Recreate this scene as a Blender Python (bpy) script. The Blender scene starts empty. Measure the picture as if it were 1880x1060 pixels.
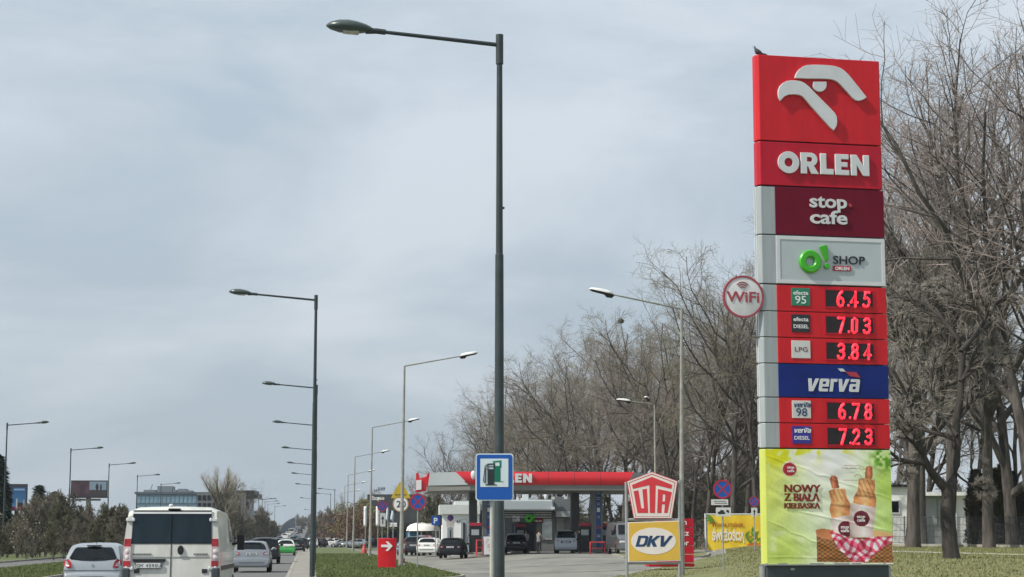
import bpy, bmesh, math, random
import numpy as np
from math import sin, cos, tan, pi, radians, atan, sqrt
from mathutils import Vector, Matrix
from mathutils.geometry import tessellate_polygon

random.seed(7)
SC = bpy.context.scene
COL = SC.collection

# ------------------------------------------------------------------ camera, sky, sun
F = 3400.0
TH = math.atan(458.0 / F)
CAMZ = 1.6
cam_d = bpy.data.cameras.new('camera')
cam_d.sensor_width = 36.0
cam_d.lens = F / 1880.0 * 36.0
cam_d.clip_start = 0.5
cam_d.clip_end = 9000
cam = bpy.data.objects.new('camera', cam_d)
cam.location = (0, 0, CAMZ)
cam.rotation_euler = (pi / 2 + TH, 0, 0)
COL.objects.link(cam)
SC.camera = cam

SUN_DIR = Vector((-0.80, -0.38, 0.90)).normalized()      # towards the sun
SUN_EL = math.asin(SUN_DIR.z)
SUN_AZ = math.atan2(SUN_DIR.x, SUN_DIR.y)
world = bpy.data.worlds.new("World")
SC.world = world
world.use_nodes = True
wn = world.node_tree
wn.nodes.clear()


def wnode(t, **kw):
    n = wn.nodes.new(t)
    for k, v in kw.items():
        setattr(n, k, v)
    return n


w_out = wnode('ShaderNodeOutputWorld')
w_bg = wnode('ShaderNodeBackground')
w_bg.inputs['Strength'].default_value = 0.1
w_sky = wnode('ShaderNodeTexSky', sky_type='NISHITA', sun_disc=False)
w_sky.sun_elevation = SUN_EL
w_sky.sun_rotation = SUN_AZ
w_sky.air_density = 1.2
w_sky.dust_density = 2.0
w_tc = wnode('ShaderNodeTexCoord')
w_map = wnode('ShaderNodeMapping')
w_map.inputs['Scale'].default_value = (2.2, 2.2, 6.5)
w_map.inputs['Location'].default_value = (3.1, 1.7, 0.4)
w_n1 = wnode('ShaderNodeTexNoise')
w_n1.inputs['Scale'].default_value = 1.6
w_n1.inputs['Detail'].default_value = 7.0
w_n1.inputs['Roughness'].default_value = 0.56
w_n1.inputs['Distortion'].default_value = 0.35
w_ramp = wnode('ShaderNodeValToRGB')
w_ramp.color_ramp.elements[0].position = 0.39
w_ramp.color_ramp.elements[0].color = (5.0, 5.95, 6.85, 1)
w_ramp.color_ramp.elements[1].position = 0.63
w_ramp.color_ramp.elements[1].color = (7.15, 7.8, 8.5, 1)
# the veil of cloud is a little darker and bluer towards the horizon
w_sep = wnode('ShaderNodeSeparateXYZ')
w_hr = wnode('ShaderNodeMapRange')
w_hr.inputs['From Min'].default_value = 0.0
w_hr.inputs['From Max'].default_value = 0.26
w_hr.inputs['To Min'].default_value = 0.88
w_hr.inputs['To Max'].default_value = 1.04
w_mul = wnode('ShaderNodeVectorMath', operation='SCALE')
w_mix = wnode('ShaderNodeMix', data_type='RGBA')
w_mix.inputs['Factor'].default_value = 0.88
L = wn.links.new
L(w_tc.outputs['Generated'], w_map.inputs['Vector'])
L(w_map.outputs[0], w_n1.inputs['Vector'])
L(w_n1.outputs['Fac'], w_ramp.inputs['Fac'])
L(w_tc.outputs['Generated'], w_sep.inputs[0])
L(w_sep.outputs['Z'], w_hr.inputs['Value'])
L(w_ramp.outputs['Color'], w_mul.inputs[0])
L(w_hr.outputs['Result'], w_mul.inputs['Scale'])
L(w_sky.outputs[0], w_mix.inputs['A'])
L(w_mul.outputs[0], w_mix.inputs['B'])
L(w_mix.outputs['Result'], w_bg.inputs['Color'])
L(w_bg.outputs[0], w_out.inputs['Surface'])

sun_d = bpy.data.lights.new('sun', 'SUN')
sun_d.energy = 4.6
sun_d.angle = radians(0.6)
sun_d.color = (1.0, 0.95, 0.87)
sun = bpy.data.objects.new('sun', sun_d)
sun.rotation_euler = SUN_DIR.to_track_quat('Z', 'Y').to_euler()
COL.objects.link(sun)
vs = SC.view_settings
vs.view_transform = 'Standard'
vs.look = 'None'
vs.exposure = 0.0
vs.gamma = 1.0

# ------------------------------------------------------------------ helpers: geometry of the view
FW = Vector((0, cos(TH), sin(TH)))
UP = Vector((0, -sin(TH), cos(TH)))


def ray(px, py):
    return Vector(((px - 940) / F, 0, 0)) + FW + UP * ((530 - py) / F)


def at(px, py, Y):
    d = ray(px, py)
    k = Y / d.y
    return Vector((d.x * k, Y, CAMZ + d.z * k))


def gx(px, Y, Z=0.3):
    c = Y * cos(TH) + (Z - CAMZ) * sin(TH)
    return (px - 940) / F * c


def ytop(py, Z):
    return (Z - CAMZ) / tan(TH + atan((530 - py) / F))


def D(s):
    return F / s


RD = Vector((-0.1108, 1.0)).normalized()          # road direction
RN = Vector((RD.y, -RD.x))                         # to the right of the road
RZ = math.atan2(-RD.x, RD.y)                       # heading as rotation about z


def lat(x, y):
    return x * RN.x + y * RN.y


def road(s, l):
    sh = 0.0 if s < 300 else ((s - 300) / 600.0) ** 2 * 3.0
    l2 = l + sh
    return (RD.x * s + RN.x * l2, RD.y * s + RN.y * l2)


def sm(t):
    t = min(1.0, max(0.0, t))
    return t * t * (3 - 2 * t)


def hgt(x, y):
    l = lat(x, y)
    st = 0.48 * sm((y - 66) / 52.0) * sm((l - 7.5) / 10.0)
    lawn = float(np.interp(y, [36, 58, 75, 95, 130, 170], [0, .45, .69, .76, .98, 1.02])) * sm((l - 7.5) / 6.0)
    k = sm((x - 5.0 - (y - 60) * 0.10) / 6.0)
    return st * (1 - k) + lawn * k


# ------------------------------------------------------------------ helpers: objects
def prop(o, label=None, cat=None, group=None, kind=None):
    if label: o['label'] = label
    if cat: o['category'] = cat
    if group: o['group'] = group
    if kind: o['kind'] = kind
    return o


def empty(name, label, cat, loc=(0, 0, 0), rz=0.0, group=None):
    o = bpy.data.objects.new(name, None)
    o.empty_display_size = 0.3
    COL.objects.link(o)
    o.location = loc
    o.rotation_euler = (0, 0, rz)
    return prop(o, label, cat, group)


def link_mesh(name, me, parent=None):
    o = bpy.data.objects.new(name, me)
    COL.objects.link(o)
    if parent is not None:
        o.parent = parent
    return o


def np_mesh(name, V, Fc, m, smooth=False):
    """V (n,3), Fc (m,k) all faces with the same corner count"""
    me = bpy.data.meshes.new(name)
    V = np.asarray(V, dtype=np.float32)
    Fc = np.asarray(Fc, dtype=np.int32)
    k = Fc.shape[1]
    me.vertices.add(len(V))
    me.vertices.foreach_set('co', V.ravel())
    me.loops.add(Fc.size)
    me.loops.foreach_set('vertex_index', Fc.ravel())
    me.polygons.add(len(Fc))
    me.polygons.foreach_set('loop_start', np.arange(0, Fc.size, k, dtype=np.int32))
    if smooth:
        me.polygons.foreach_set('use_smooth', np.ones(len(Fc), dtype=bool))
    me.update(calc_edges=True)
    me.validate()
    if m is not None:
        me.materials.append(m)
    return me


class MB:
    def __init__(self):
        self.v = []
        self.f = []

    def add(self, vs_, fs_):
        n = len(self.v)
        self.v += [tuple(p) for p in vs_]
        self.f += [tuple(i + n for i in q) for q in fs_]
        return self

    def box(self, c, s, rz=0.0, rx=0.0, ry=0.0):
        hx, hy, hz = s[0] / 2, s[1] / 2, s[2] / 2
        P = [Vector((x, y, z)) for x in (-hx, hx) for y in (-hy, hy) for z in (-hz, hz)]
        if rz or rx or ry:
            M = Matrix.Rotation(rz, 3, 'Z') @ Matrix.Rotation(ry, 3, 'Y') @ Matrix.Rotation(rx, 3, 'X')
            P = [M @ p for p in P]
        P = [p + Vector(c) for p in P]
        return self.add(P, [(0, 1, 3, 2), (4, 6, 7, 5), (0, 4, 5, 1), (2, 3, 7, 6), (0, 2, 6, 4), (1, 5, 7, 3)])

    def tube(self, pts, rads, n=8, caps=True):
        pts = [Vector(p) for p in pts]
        if not hasattr(rads, '__len__'):
            rads = [rads] * len(pts)
        V = []
        for i, p in enumerate(pts):
            a = pts[max(0, i - 1)]
            b = pts[min(len(pts) - 1, i + 1)]
            t = (b - a).normalized()
            ref = Vector((0, 0, 1)) if abs(t.z) < 0.9 else Vector((0, 1, 0))
            u = t.cross(ref).normalized()
            w = t.cross(u).normalized()
            for k in range(n):
                an = 2 * pi * k / n
                V.append(p + (u * cos(an) + w * sin(an)) * rads[i])
        Fs = []
        for i in range(len(pts) - 1):
            for k in range(n):
                k2 = (k + 1) % n
                Fs.append((i * n + k, i * n + k2, (i + 1) * n + k2, (i + 1) * n + k))
        if caps:
            Fs.append(tuple(reversed(range(n))))
            Fs.append(tuple((len(pts) - 1) * n + k for k in range(n)))
        return self.add(V, Fs)

    def prism(self, outlines, y0, y1, frame=None):
        """outlines in (x,z); from y0 (front, smaller y) to y1 (back)."""
        tess = tessellate_polygon([[Vector((p[0], p[1], 0)) for p in o] for o in outlines])
        flat = [p for o in outlines for p in o]
        n = len(flat)
        V = [(p[0], y0, p[1]) for p in flat] + [(p[0], y1, p[1]) for p in flat]
        Fs = []
        for t in tess:
            a, b, c = [flat[i] for i in t]
            ar = (b[0] - a[0]) * (c[1] - a[1]) - (b[1] - a[1]) * (c[0] - a[0])
            if abs(ar) < 1e-10:
                continue
            t = tuple(t) if ar > 0 else tuple(reversed(t))
            Fs.append(t)
            Fs.append(tuple(i + n for i in reversed(t)))
        k = 0
        for oi, o in enumerate(outlines):
            m_ = len(o)
            ar = sum(o[i][0] * o[(i + 1) % m_][1] - o[(i + 1) % m_][0] * o[i][1] for i in range(m_))
            fl = (ar > 0) == (oi == 0)
            for i in range(m_):
                a, b = k + i, k + (i + 1) % m_
                Fs.append((a, a + n, b + n, b) if fl else (b, b + n, a + n, a))
            k += m_
        return self.add(V, Fs)

    def lathe(self, prof, c=(0, 0, 0), n=20, axis='Z'):
        V = []
        for (r, h) in prof:
            for k in range(n):
                a = 2 * pi * k / n
                if axis == 'Z':
                    V.append((c[0] + r * cos(a), c[1] + r * sin(a), c[2] + h))
                elif axis == 'X':
                    V.append((c[0] + h, c[1] + r * cos(a), c[2] + r * sin(a)))
                else:
                    V.append((c[0] + r * cos(a), c[1] + h, c[2] + r * sin(a)))
        Fs = []
        for i in range(len(prof) - 1):
            for k in range(n):
                k2 = (k + 1) % n
                Fs.append((i * n + k, i * n + k2, (i + 1) * n + k2, (i + 1) * n + k))
        return self.add(V, Fs)

    def ell(self, c, r, nu=10, nv=7, R=None):
        V = []
        for i in range(nv + 1):
            ph = -pi / 2 + pi * i / nv
            for k in range(nu):
                a = 2 * pi * k / nu
                p = Vector((r[0] * cos(ph) * cos(a), r[1] * cos(ph) * sin(a), r[2] * sin(ph)))
                if R: p = R @ p
                V.append(p + Vector(c))
        Fs = [(i * nu + k, i * nu + (k + 1) % nu, (i + 1) * nu + (k + 1) % nu, (i + 1) * nu + k)
              for i in range(nv) for k in range(nu)]
        return self.add(V, Fs)

    def mesh(self, name, m=None, smooth=False, ang=35, recalc=True):
        me = bpy.data.meshes.new(name)
        me.from_pydata(self.v, [], self.f)
        if recalc:
            bm = bmesh.new()
            bm.from_mesh(me)
            bmesh.ops.remove_doubles(bm, verts=bm.verts, dist=1e-6)
            bmesh.ops.recalc_face_normals(bm, faces=bm.faces)
            bm.to_mesh(me)
            bm.free()
        if smooth:
            me.polygons.foreach_set('use_smooth', [True] * len(me.polygons))
            me.set_sharp_from_angle(angle=radians(ang))
        if m is not None:
            me.materials.append(m)
        me.update()
        return me

    def build(self, name, m=None, parent=None, smooth=False, ang=35, bevel=0.0):
        o = link_mesh(name, self.mesh(name, m, smooth, ang), parent)
        if bevel:
            b = o.modifiers.new('bevel', 'BEVEL')
            b.width = bevel
            b.segments = 2
            b.limit_method = 'ANGLE'
        return o


def copy_tree(o, parent=None, loc=None, rz=None, label=None):
    c = o.copy()
    COL.objects.link(c)
    if parent is not None:
        c.parent = parent
    if loc is not None:
        c.location = loc
    if rz is not None:
        c.rotation_euler = (0, 0, rz)
    if label:
        c['label'] = label
    for ch in list(o.children):
        copy_tree(ch, c)
    return c


# ------------------------------------------------------------------ helpers: materials
def lin(c):
    return tuple(((x / 255.0) / 12.92 if x / 255.0 <= 0.04045 else ((x / 255.0 + 0.055) / 1.055) ** 2.4) for x in c)


MATS = {}


def mat(name, col, rough=0.6, metal=0.0, var=0.12, scale=3.0, bump=0.0, bscale=20.0, emit=0.0, spec=0.5,
        col2=None, coat=0.0, stretch=(1, 1, 1), alpha=None):
    if name in MATS:
        return MATS[name]
    m = bpy.data.materials.new(name)
    m.use_nodes = True
    nt = m.node_tree
    b = nt.nodes['Principled BSDF']
    b.inputs['Roughness'].default_value = rough
    b.inputs['Metallic'].default_value = metal
    b.inputs['Specular IOR Level'].default_value = spec
    b.inputs['Coat Weight'].default_value = coat
    tc = nt.nodes.new('ShaderNodeTexCoord')
    mp = nt.nodes.new('ShaderNodeMapping')
    mp.inputs['Scale'].default_value = stretch
    nt.links.new(tc.outputs['Object'], mp.inputs[0])
    n = nt.nodes.new('ShaderNodeTexNoise')
    n.inputs['Scale'].default_value = scale
    n.inputs['Detail'].default_value = 6
    n.inputs['Roughness'].default_value = 0.6
    nt.links.new(mp.outputs[0], n.inputs['Vector'])
    r = nt.nodes.new('ShaderNodeValToRGB')
    c1 = col
    c2 = col2 if col2 else tuple(min(1, x * (1 + var)) for x in col)
    if not col2:
        c1 = tuple(x * (1 - var) for x in col)
    r.color_ramp.elements[0].position = 0.36
    r.color_ramp.elements[1].position = 0.64
    r.color_ramp.elements[0].color = (*c1, 1)
    r.color_ramp.elements[1].color = (*c2, 1)
    nt.links.new(n.outputs['Fac'], r.inputs['Fac'])
    nt.links.new(r.outputs['Color'], b.inputs['Base Color'])
    if emit:
        b.inputs['Emission Color'].default_value = (*col, 1)
        b.inputs['Emission Strength'].default_value = emit
    if bump:
        n2 = nt.nodes.new('ShaderNodeTexNoise')
        n2.inputs['Scale'].default_value = bscale
        n2.inputs['Detail'].default_value = 4
        nt.links.new(mp.outputs[0], n2.inputs['Vector'])
        bp = nt.nodes.new('ShaderNodeBump')
        bp.inputs['Strength'].default_value = bump
        bp.inputs['Distance'].default_value = 0.03
        nt.links.new(n2.outputs['Fac'], bp.inputs['Height'])
        nt.links.new(bp.outputs[0], b.inputs['Normal'])
    MATS[name] = m
    return m


def vcol_mat(name, rough=0.5, bump=0.0):
    m = bpy.data.materials.new(name)
    m.use_nodes = True
    nt = m.node_tree
    b = nt.nodes['Principled BSDF']
    b.inputs['Roughness'].default_value = rough
    a = nt.nodes.new('ShaderNodeAttribute')
    a.attribute_name = 'print'
    nt.links.new(a.outputs['Color'], b.inputs['Base Color'])
    return m


M_ORED = mat('orlen_red', (.58, .014, .022), .42, var=.09, scale=1.2, spec=.3, stretch=(3, 3, .5))
M_ORED2 = mat('orlen_deep_red', (.47, .008, .026), .42, var=.09, scale=1.2, spec=.3, stretch=(3, 3, .5))
M_MAROON = mat('maroon_panel', (.145, .004, .020), .45, var=.06, scale=.8, spec=.2)
M_PGREY = mat('pylon_grey', (.345, .385, .395), .42, var=.09, scale=1.4, stretch=(5, 5, .5))
M_SHOPGREY = mat('shop_panel_grey', (.46, .51, .53), .45, var=.04, scale=.9)
M_NAVY = mat('verva_navy', (.006, .022, .17), .45, var=.25, scale=.7, spec=.25)
M_WHITE = mat('white_letter', (.62, .64, .645), .4, var=.05, scale=2)
M_PRINTW = mat('white_print', (.78, .78, .77), .5, var=.03, scale=2)
M_BLACK = mat('black_plastic', (.012, .013, .015), .45, var=.2)
M_SEAM = mat('dark_seam', (.02, .02, .025), .7, var=.2)
M_BASE = mat('pylon_base_dark', (.045, .058, .068), .55, var=.15, scale=1.5)
M_GREEN = mat('lime_green', (.05, .40, .015), .35, var=.08, scale=1.5)
M_PINK = mat('small_red_sign', (.42, .03, .05), .4)
M_BGREEN = mat('efecta_green', (.02, .20, .12), .4)
M_BBLACK = mat('efecta_black', (.02, .025, .03), .4)
M_BBLUE = mat('verva_blue', (.03, .03, .28), .4)
M_BWHITE = mat('badge_white', (.62, .62, .60), .4, var=.04)
M_LED = mat('led_red', (1.0, .035, .065), .5, var=.02, emit=.95)
M_LEDBG = mat('led_black', (.010, .008, .010), .45, var=.3, scale=6)
M_DPOLE = mat('dark_green_paint', (.030, .042, .044), .42, var=.2, scale=2.5)
M_CPOLE = mat('weathered_concrete_grey', (.27, .27, .24), .75, var=.22, scale=2.2, bump=.2)
M_GALV = mat('galvanised_steel', (.36, .38, .38), .42, metal=.5, var=.12, scale=4)
M_LAMPW = mat('white_lamp_shell', (.72, .73, .70), .35, var=.06)
M_LAMPD = mat('dark_lamp_shell', (.055, .075, .070), .3, var=.2, scale=5)
M_LAMPGL = mat('lamp_glass', (.42, .42, .36), .15, var=.2, scale=9)
M_SBLUE = mat('sign_blue', (.006, .085, .38), .35, var=.05, scale=1.5)
M_SRED = mat('sign_red', (.38, .02, .045), .4, var=.06)
M_SYEL = mat('sign_yellow', (.50, .36, .03), .4, var=.08)
M_SGREEN = mat('sign_green', (.0, .16, .10), .4)
M_SPALE = mat('sign_pale', (.60, .70, .72), .4, var=.04)
M_DKVY = mat('dkv_yellow', (.72, .46, .07), .45, var=.05, scale=1.5)
M_DKVB = mat('dkv_blue', (.02, .055, .14), .45)
M_UTAR = mat('uta_red', (.66, .045, .06), .45, var=.05)
M_UTAW = mat('uta_cream', (.80, .74, .70), .5, var=.04)
M_GLASS = mat('dark_glass', (.008, .011, .014), .08, var=.3, spec=.28)
M_TYRE = mat('tyre_rubber', (.015, .015, .016), .85)
M_RIM = mat('rim_alloy', (.35, .36, .37), .35, metal=.7)
M_TAIL = mat('tail_lamp_red', (.36, .012, .020), .2, var=.25, scale=9, coat=.5)
M_TAILC = mat('tail_lamp_clear', (.55, .42, .42), .2, var=.2, scale=12, coat=.5)
M_PLATE = mat('plate_white', (.66, .67, .66), .45)
M_ASPH = mat('asphalt', (.115, .115, .112), .92, col2=(.15, .149, .143), scale=.6, bump=.4, bscale=30)
M_ASPH2 = mat('forecourt_paving', (.155, .155, .135), .92, col2=(.235, .232, .20), scale=.35, bump=.3, bscale=20,
              stretch=(1, .3, 1))
M_GRASS = mat('grass_ground', (.066, .094, .026), .95, col2=(.125, .142, .050), scale=.35, bump=.3, bscale=9)
M_LAWN = mat('lawn_ground', (.105, .125, .036), .95, col2=(.20, .19, .085), scale=.8, bump=.6, bscale=9)
M_DIRT = mat('dirt_ground', (.085, .075, .05), .95, col2=(.09, .11, .035), scale=.2, bump=.5, bscale=4)
M_KERB = mat('kerb_concrete', (.29, .275, .235), .9, var=.18, scale=1.5, bump=.3)
M_PAVE = mat('pavement_concrete', (.25, .235, .20), .9, var=.15, scale=1.0, bump=.3)
M_PATH = mat('pale_path', (.50, .48, .43), .9, var=.08, scale=.5)
M_ROADPAINT = mat('road_paint', (.50, .50, .48), .8, var=.2, scale=2)
M_BARK = mat('bark', (.038, .033, .029), .95, col2=(.115, .10, .087), scale=5, bump=.6, bscale=18, stretch=(1, 1, .25))
M_TWIG = mat('twigs', (.20, .18, .158), .95, col2=(.33, .30, .262), scale=.5)
M_TWIG2 = mat('twigs_olive', (.175, .155, .108), .95, col2=(.27, .24, .165), scale=.5)
M_TWIGP = mat('twigs_pale', (.34, .30, .22), .95, col2=(.46, .41, .30), scale=.5)
M_BARKD = mat('bark_dark', (.028, .024, .021), .95, col2=(.062, .054, .046), scale=4, bump=.8, bscale=16, stretch=(1, 1, .2))
M_CONIF = mat('conifer_green', (.012, .028, .014), .9, col2=(.028, .055, .024), scale=2)
M_THUJA = mat('thuja_brown_green', (.030, .040, .012), .9, col2=(.080, .080, .02), scale=1.5)
M_THUJAD = mat('thuja_dark', (.022, .026, .014), .9, col2=(.06, .042, .026), scale=1.5)
M_SHRUBY = mat('yellow_green_buds', (.13, .13, .045), .9, col2=(.20, .19, .07), scale=1)
M_SHRUBR = mat('red_brown_buds', (.11, .055, .040), .9, col2=(.16, .09, .06), scale=1)
M_SHRUBB = mat('brown_scrub', (.120, .112, .080), .95, col2=(.23, .205, .155), scale=.8)
M_SHRUBG = mat('dull_green_scrub', (.085, .088, .052), .95, col2=(.155, .150, .090), scale=.8)
M_BLOSSOM = mat('white_blossom', (.30, .28, .23), .9, col2=(.42, .40, .34), scale=2)
M_BARKG = mat('bark_pale_grey', (.10, .095, .085), .95, col2=(.20, .19, .17), scale=4, bump=.5, bscale=14, stretch=(1, 1, .3))
M_TWIGR = mat('twigs_reddish', (.215, .18, .165), .95, col2=(.34, .285, .255), scale=.5)
M_SKIN = mat('skin', (.42, .24, .17), .6)
M_CLOTHG = mat('grey_jacket', (.20, .19, .18), .85)
M_CLOTHD = mat('dark_clothes', (.020, .022, .03), .85)
M_CLOTHW = mat('white_shirt', (.62, .60, .58), .85)
M_HAIR = mat('brown_hair', (.03, .02, .015), .8)


# ------------------------------------------------------------------ sign planes: a frame in the world, px -> local x,z
class Plane:
    def __init__(self, ox, oy, rz):
        self.o = Vector((ox, oy, 0))
        self.t = Vector((cos(rz), sin(rz), 0))
        self.b = Vector((-sin(rz), cos(rz), 0))
        self.rz = rz

    def __call__(self, px, py, yf=0.0):
        d = ray(px, py)
        c0 = Vector((0, 0, CAMZ))
        k = (self.b.dot(self.o) + yf - self.b.dot(c0)) / self.b.dot(d)
        p = c0 + d * k
        return ((p - self.o).dot(self.t), p.z)


def zpts(pl, pts, zx, zy, sc, yf=0.0):
    """points read off an enlargement (origin zx,zy and scale sc) -> local"""
    return [pl(zx + p[0] / sc, zy + p[1] / sc, yf) for p in pts]


def arc(cx, cy, r, a0, a1, n=12, ry=None):
    ry = r if ry is None else ry
    return [(cx + r * cos(radians(a0 + (a1 - a0) * i / n)), cy + ry * sin(radians(a0 + (a1 - a0) * i / n))) for i in range(n + 1)]


def circ(cx, cy, r, n=32, ry=None):
    return arc(cx, cy, r, 0, 360 - 360 / n, n - 1, ry)


GL = {
    'O': ([circ(.52, .5, .52, 36), circ(.52, .5, .21, 24)], 1.04),
    'R': ([[(0, 0), (0, 1), (.5, 1)] + arc(.5, .68, .32, 80, -65, 10) + [(.88, 0), (.52, 0), (.36, .34), (.3, .34), (.3, 0)],
           [(.3, .57), (.3, .79), (.45, .79)] + arc(.46, .68, .11, 80, -80, 6) + [(.45, .57)]], .88),
    'L': ([[(0, 0), (0, 1), (.3, 1), (.3, .27), (.66, .27), (.66, 0)]], .66),
    'E': ([[(0, 0), (0, 1), (.68, 1), (.68, .76), (.3, .76), (.3, .62), (.62, .62), (.62, .39), (.3, .39), (.3, .25), (.7, .25), (.7, 0)]], .7),
    'N': ([[(0, 0), (0, 1), (.3, 1), (.62, .5), (.62, 1), (.92, 1), (.92, 0), (.62, 0), (.3, .5), (.3, 0)]], .92),
    'D': ([[(0, 0), (0, 1), (.8, 1), (1.0, .85), (1.0, .2), (.8, 0)], [(.28, .2), (.28, .8), (.62, .8), (.72, .7), (.72, .32), (.60, .2)]], 1.0),
    'K': ([[(0, 0), (0, 1), (.28, 1), (.28, .6), (.65, 1), (1.03, 1), (.58, .52), (.95, 0), (.6, 0), (.28, .42), (.28, 0)]], 1.0),
    'V': ([[(0, 1), (.3, 1), (.46, .35), (.8, 1), (1.12, 1), (.6, 0), (.25, 0)]], 1.1),
    'v': ([[(0, 1), (.32, 1), (.46, .34), (.72, 1), (1.04, 1), (.62, 0), (.22, 0)]], 1.0),
    'e': ([[(.1, 0), (.88, 0), (.88, .22), (.3, .22), (.3, .38), (.92, .38), (.92, .9), (.82, 1), (.1, 1), (0, .9), (0, .1)],
           [(.3, .57), (.3, .78), (.62, .78), (.62, .57)]], .92),
    'r': ([[(0, 0), (0, 1), (.62, 1), (.62, .76), (.3, .76), (.3, 0)]], .60),
    'a': ([[(.06, .78), (.06, 1), (.84, 1), (.94, .9), (.94, 0), (.1, 0), (0, .1), (0, .52), (.1, .62), (.62, .62), (.62, .78)],
           [(.3, .2), (.3, .42), (.62, .42), (.62, .2)]], .94),
}


def word(mb, s, x, z, h, y0, y1, gap=.12, shear=0.0, sx=1.0):
    for ch in s:
        outs, w = GL[ch]
        mb.prism([[(x + (p[0] * sx + p[1] * shear) * h, z + p[1] * h) for p in o] for o in outs], y0, y1)
        x += (w * sx + gap) * h
    return x


def text_mesh(s, x, z, size, y0, thick=.01, bold=0.0, align='CENTER', shear=0.0, sx=1.0, spacing=1.0, width=None):
    c = bpy.data.curves.new('text', 'FONT')
    c.body = s
    c.size = size
    c.offset = bold * size
    c.extrude = thick / 2
    c.align_x = align
    c.align_y = 'BOTTOM_BASELINE'
    c.shear = shear
    c.space_character = spacing
    c.resolution_u = 3
    o = bpy.data.objects.new('text', c)
    me = bpy.data.meshes.new_from_object(o)
    n = len(me.vertices)
    co = np.zeros(n * 3, dtype=np.float32)
    me.vertices.foreach_get('co', co)
    co = co.reshape(-1, 3)
    if width:
        w0 = co[:, 0].max() - co[:, 0].min()
        sx = width / w0
    out = np.stack([co[:, 0] * sx + x, y0 - co[:, 2], co[:, 1] + z], axis=1)
    me.vertices.foreach_set('co', out.astype(np.float32).ravel())
    me.update()
    bpy.data.objects.remove(o)
    bpy.data.curves.remove(c)
    me.materials.clear()
    return me


def text(name, s, x, z, size, y0, m, parent, **kw):
    me = text_mesh(s, x, z, size, y0, **kw)
    me.materials.append(m)
    me.name = name
    return link_mesh(name, me, parent)

ORD = ['nearest', 'second', 'third', 'fourth', 'fifth', 'sixth', 'seventh', 'eighth', 'ninth', 'tenth', 'eleventh', 'twelfth']

# ------------------------------------------------------------------ ground, roads
def grid(xs, ys, zf):
    V = [(x, y, zf(x, y)) for y in ys for x in xs]
    nx = len(xs)
    Fc = [(j * nx + i, j * nx + i + 1, (j + 1) * nx + i + 1, (j + 1) * nx + i) for j in range(len(ys) - 1) for i in range(nx - 1)]
    return V, Fc


gxs = [-1500, -1100, -800, -400, -200, -120] + list(range(-80, 82, 4)) + [120, 200, 400, 800, 1100, 1500]
gys = [-300, -100, -20] + list(range(0, 204, 4)) + [240, 320, 450, 700, 1100, 1700, 2300]
V, Fc = grid(gxs, gys, lambda x, y: hgt(x, y) - 0.16)
prop(link_mesh('ground', np_mesh('ground', V, Fc, M_DIRT)), kind='structure')


def sheet(name, s_list, lf, rf, nx, off, m, zf=None, kind='structure'):
    V = []
    for s in s_list:
        a, b = lf(s), rf(s)
        for i in range(nx + 1):
            x, y = road(s, a + (b - a) * i / nx)
            V.append((x, y, (zf(s) if zf else hgt(x, y)) + off))
    n = nx + 1
    Fc = [(j * n + i, j * n + i + 1, (j + 1) * n + i + 1, (j + 1) * n + i) for j in range(len(s_list) - 1) for i in range(nx)]
    o = link_mesh(name, np_mesh(name, V, Fc, m))
    return prop(o, kind=kind)


def fr(a, b, n):
    return [a + (b - a) * i / n for i in range(n + 1)]


def cst(v):
    return lambda s: v


def ramp(s):
    return 0.0 if s < 330 else 6.6 * sm((s - 330) / 800.0) * 1.25


sheet('road', fr(-60, 330, 80), cst(-9.7), cst(-0.72), 4, 0.0, M_ASPH)
sheet('forecourt', fr(-60, 230, 90), cst(-0.72), cst(48), 24, 0.0, M_ASPH2)
sheet('slip_road', fr(230, 1100, 60), cst(-0.6), cst(7.5), 3, 0.0, M_ASPH, zf=cst(0.0))
sheet('overpass_road', fr(330, 1300, 60), cst(-9.7), cst(-0.9), 4, 0.01, M_ASPH, zf=ramp)
sheet('service_road', fr(-40, 420, 60), cst(-19.2), cst(-15.6), 2, 0.005, M_ASPH)


def island(name, s_list, lf, rf, nx, off, m, kerb=True, kname='kerb'):
    sheet(name, s_list, lf, rf, nx, off, m)
    if not kerb:
        return
    w = 0.16
    b = MB()
    for side in (-1, 1):
        f = lf if side < 0 else rf
        V, Fs = [], []
        for s in s_list:
            e = f(s)
            for (dl, dz) in ((0, -0.05), (0, off + 0.012), (-side * w, off + 0.012), (-side * w, -0.05)):
                x, y = road(s, e + dl + side * 0.003)
                V.append((x, y, hgt(x, y) + dz))
        for j in range(len(s_list) - 1):
            for k in range(3):
                Fs.append((j * 4 + k, j * 4 + k + 1, (j + 1) * 4 + k + 1, (j + 1) * 4 + k))
        b.add(V, Fs)
    for s in (s_list[0], s_list[-1]):
        (x0, y0), (x1, y1) = road(s, lf(s)), road(s, rf(s))
        b.box(((x0 + x1) / 2, (y0 + y1) / 2, hgt(x0, y0) + off / 2), (abs(rf(s) - lf(s)), .17, off + .03), rz=RZ)
    prop(b.build(kname, M_KERB), kind='structure')


def med_r(s):
    return float(np.interp(s, [64, 68, 71, 73.5, 76, 300], [2.6, 4.2, 5.5, 6.2, 6.5, 6.3]))


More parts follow.
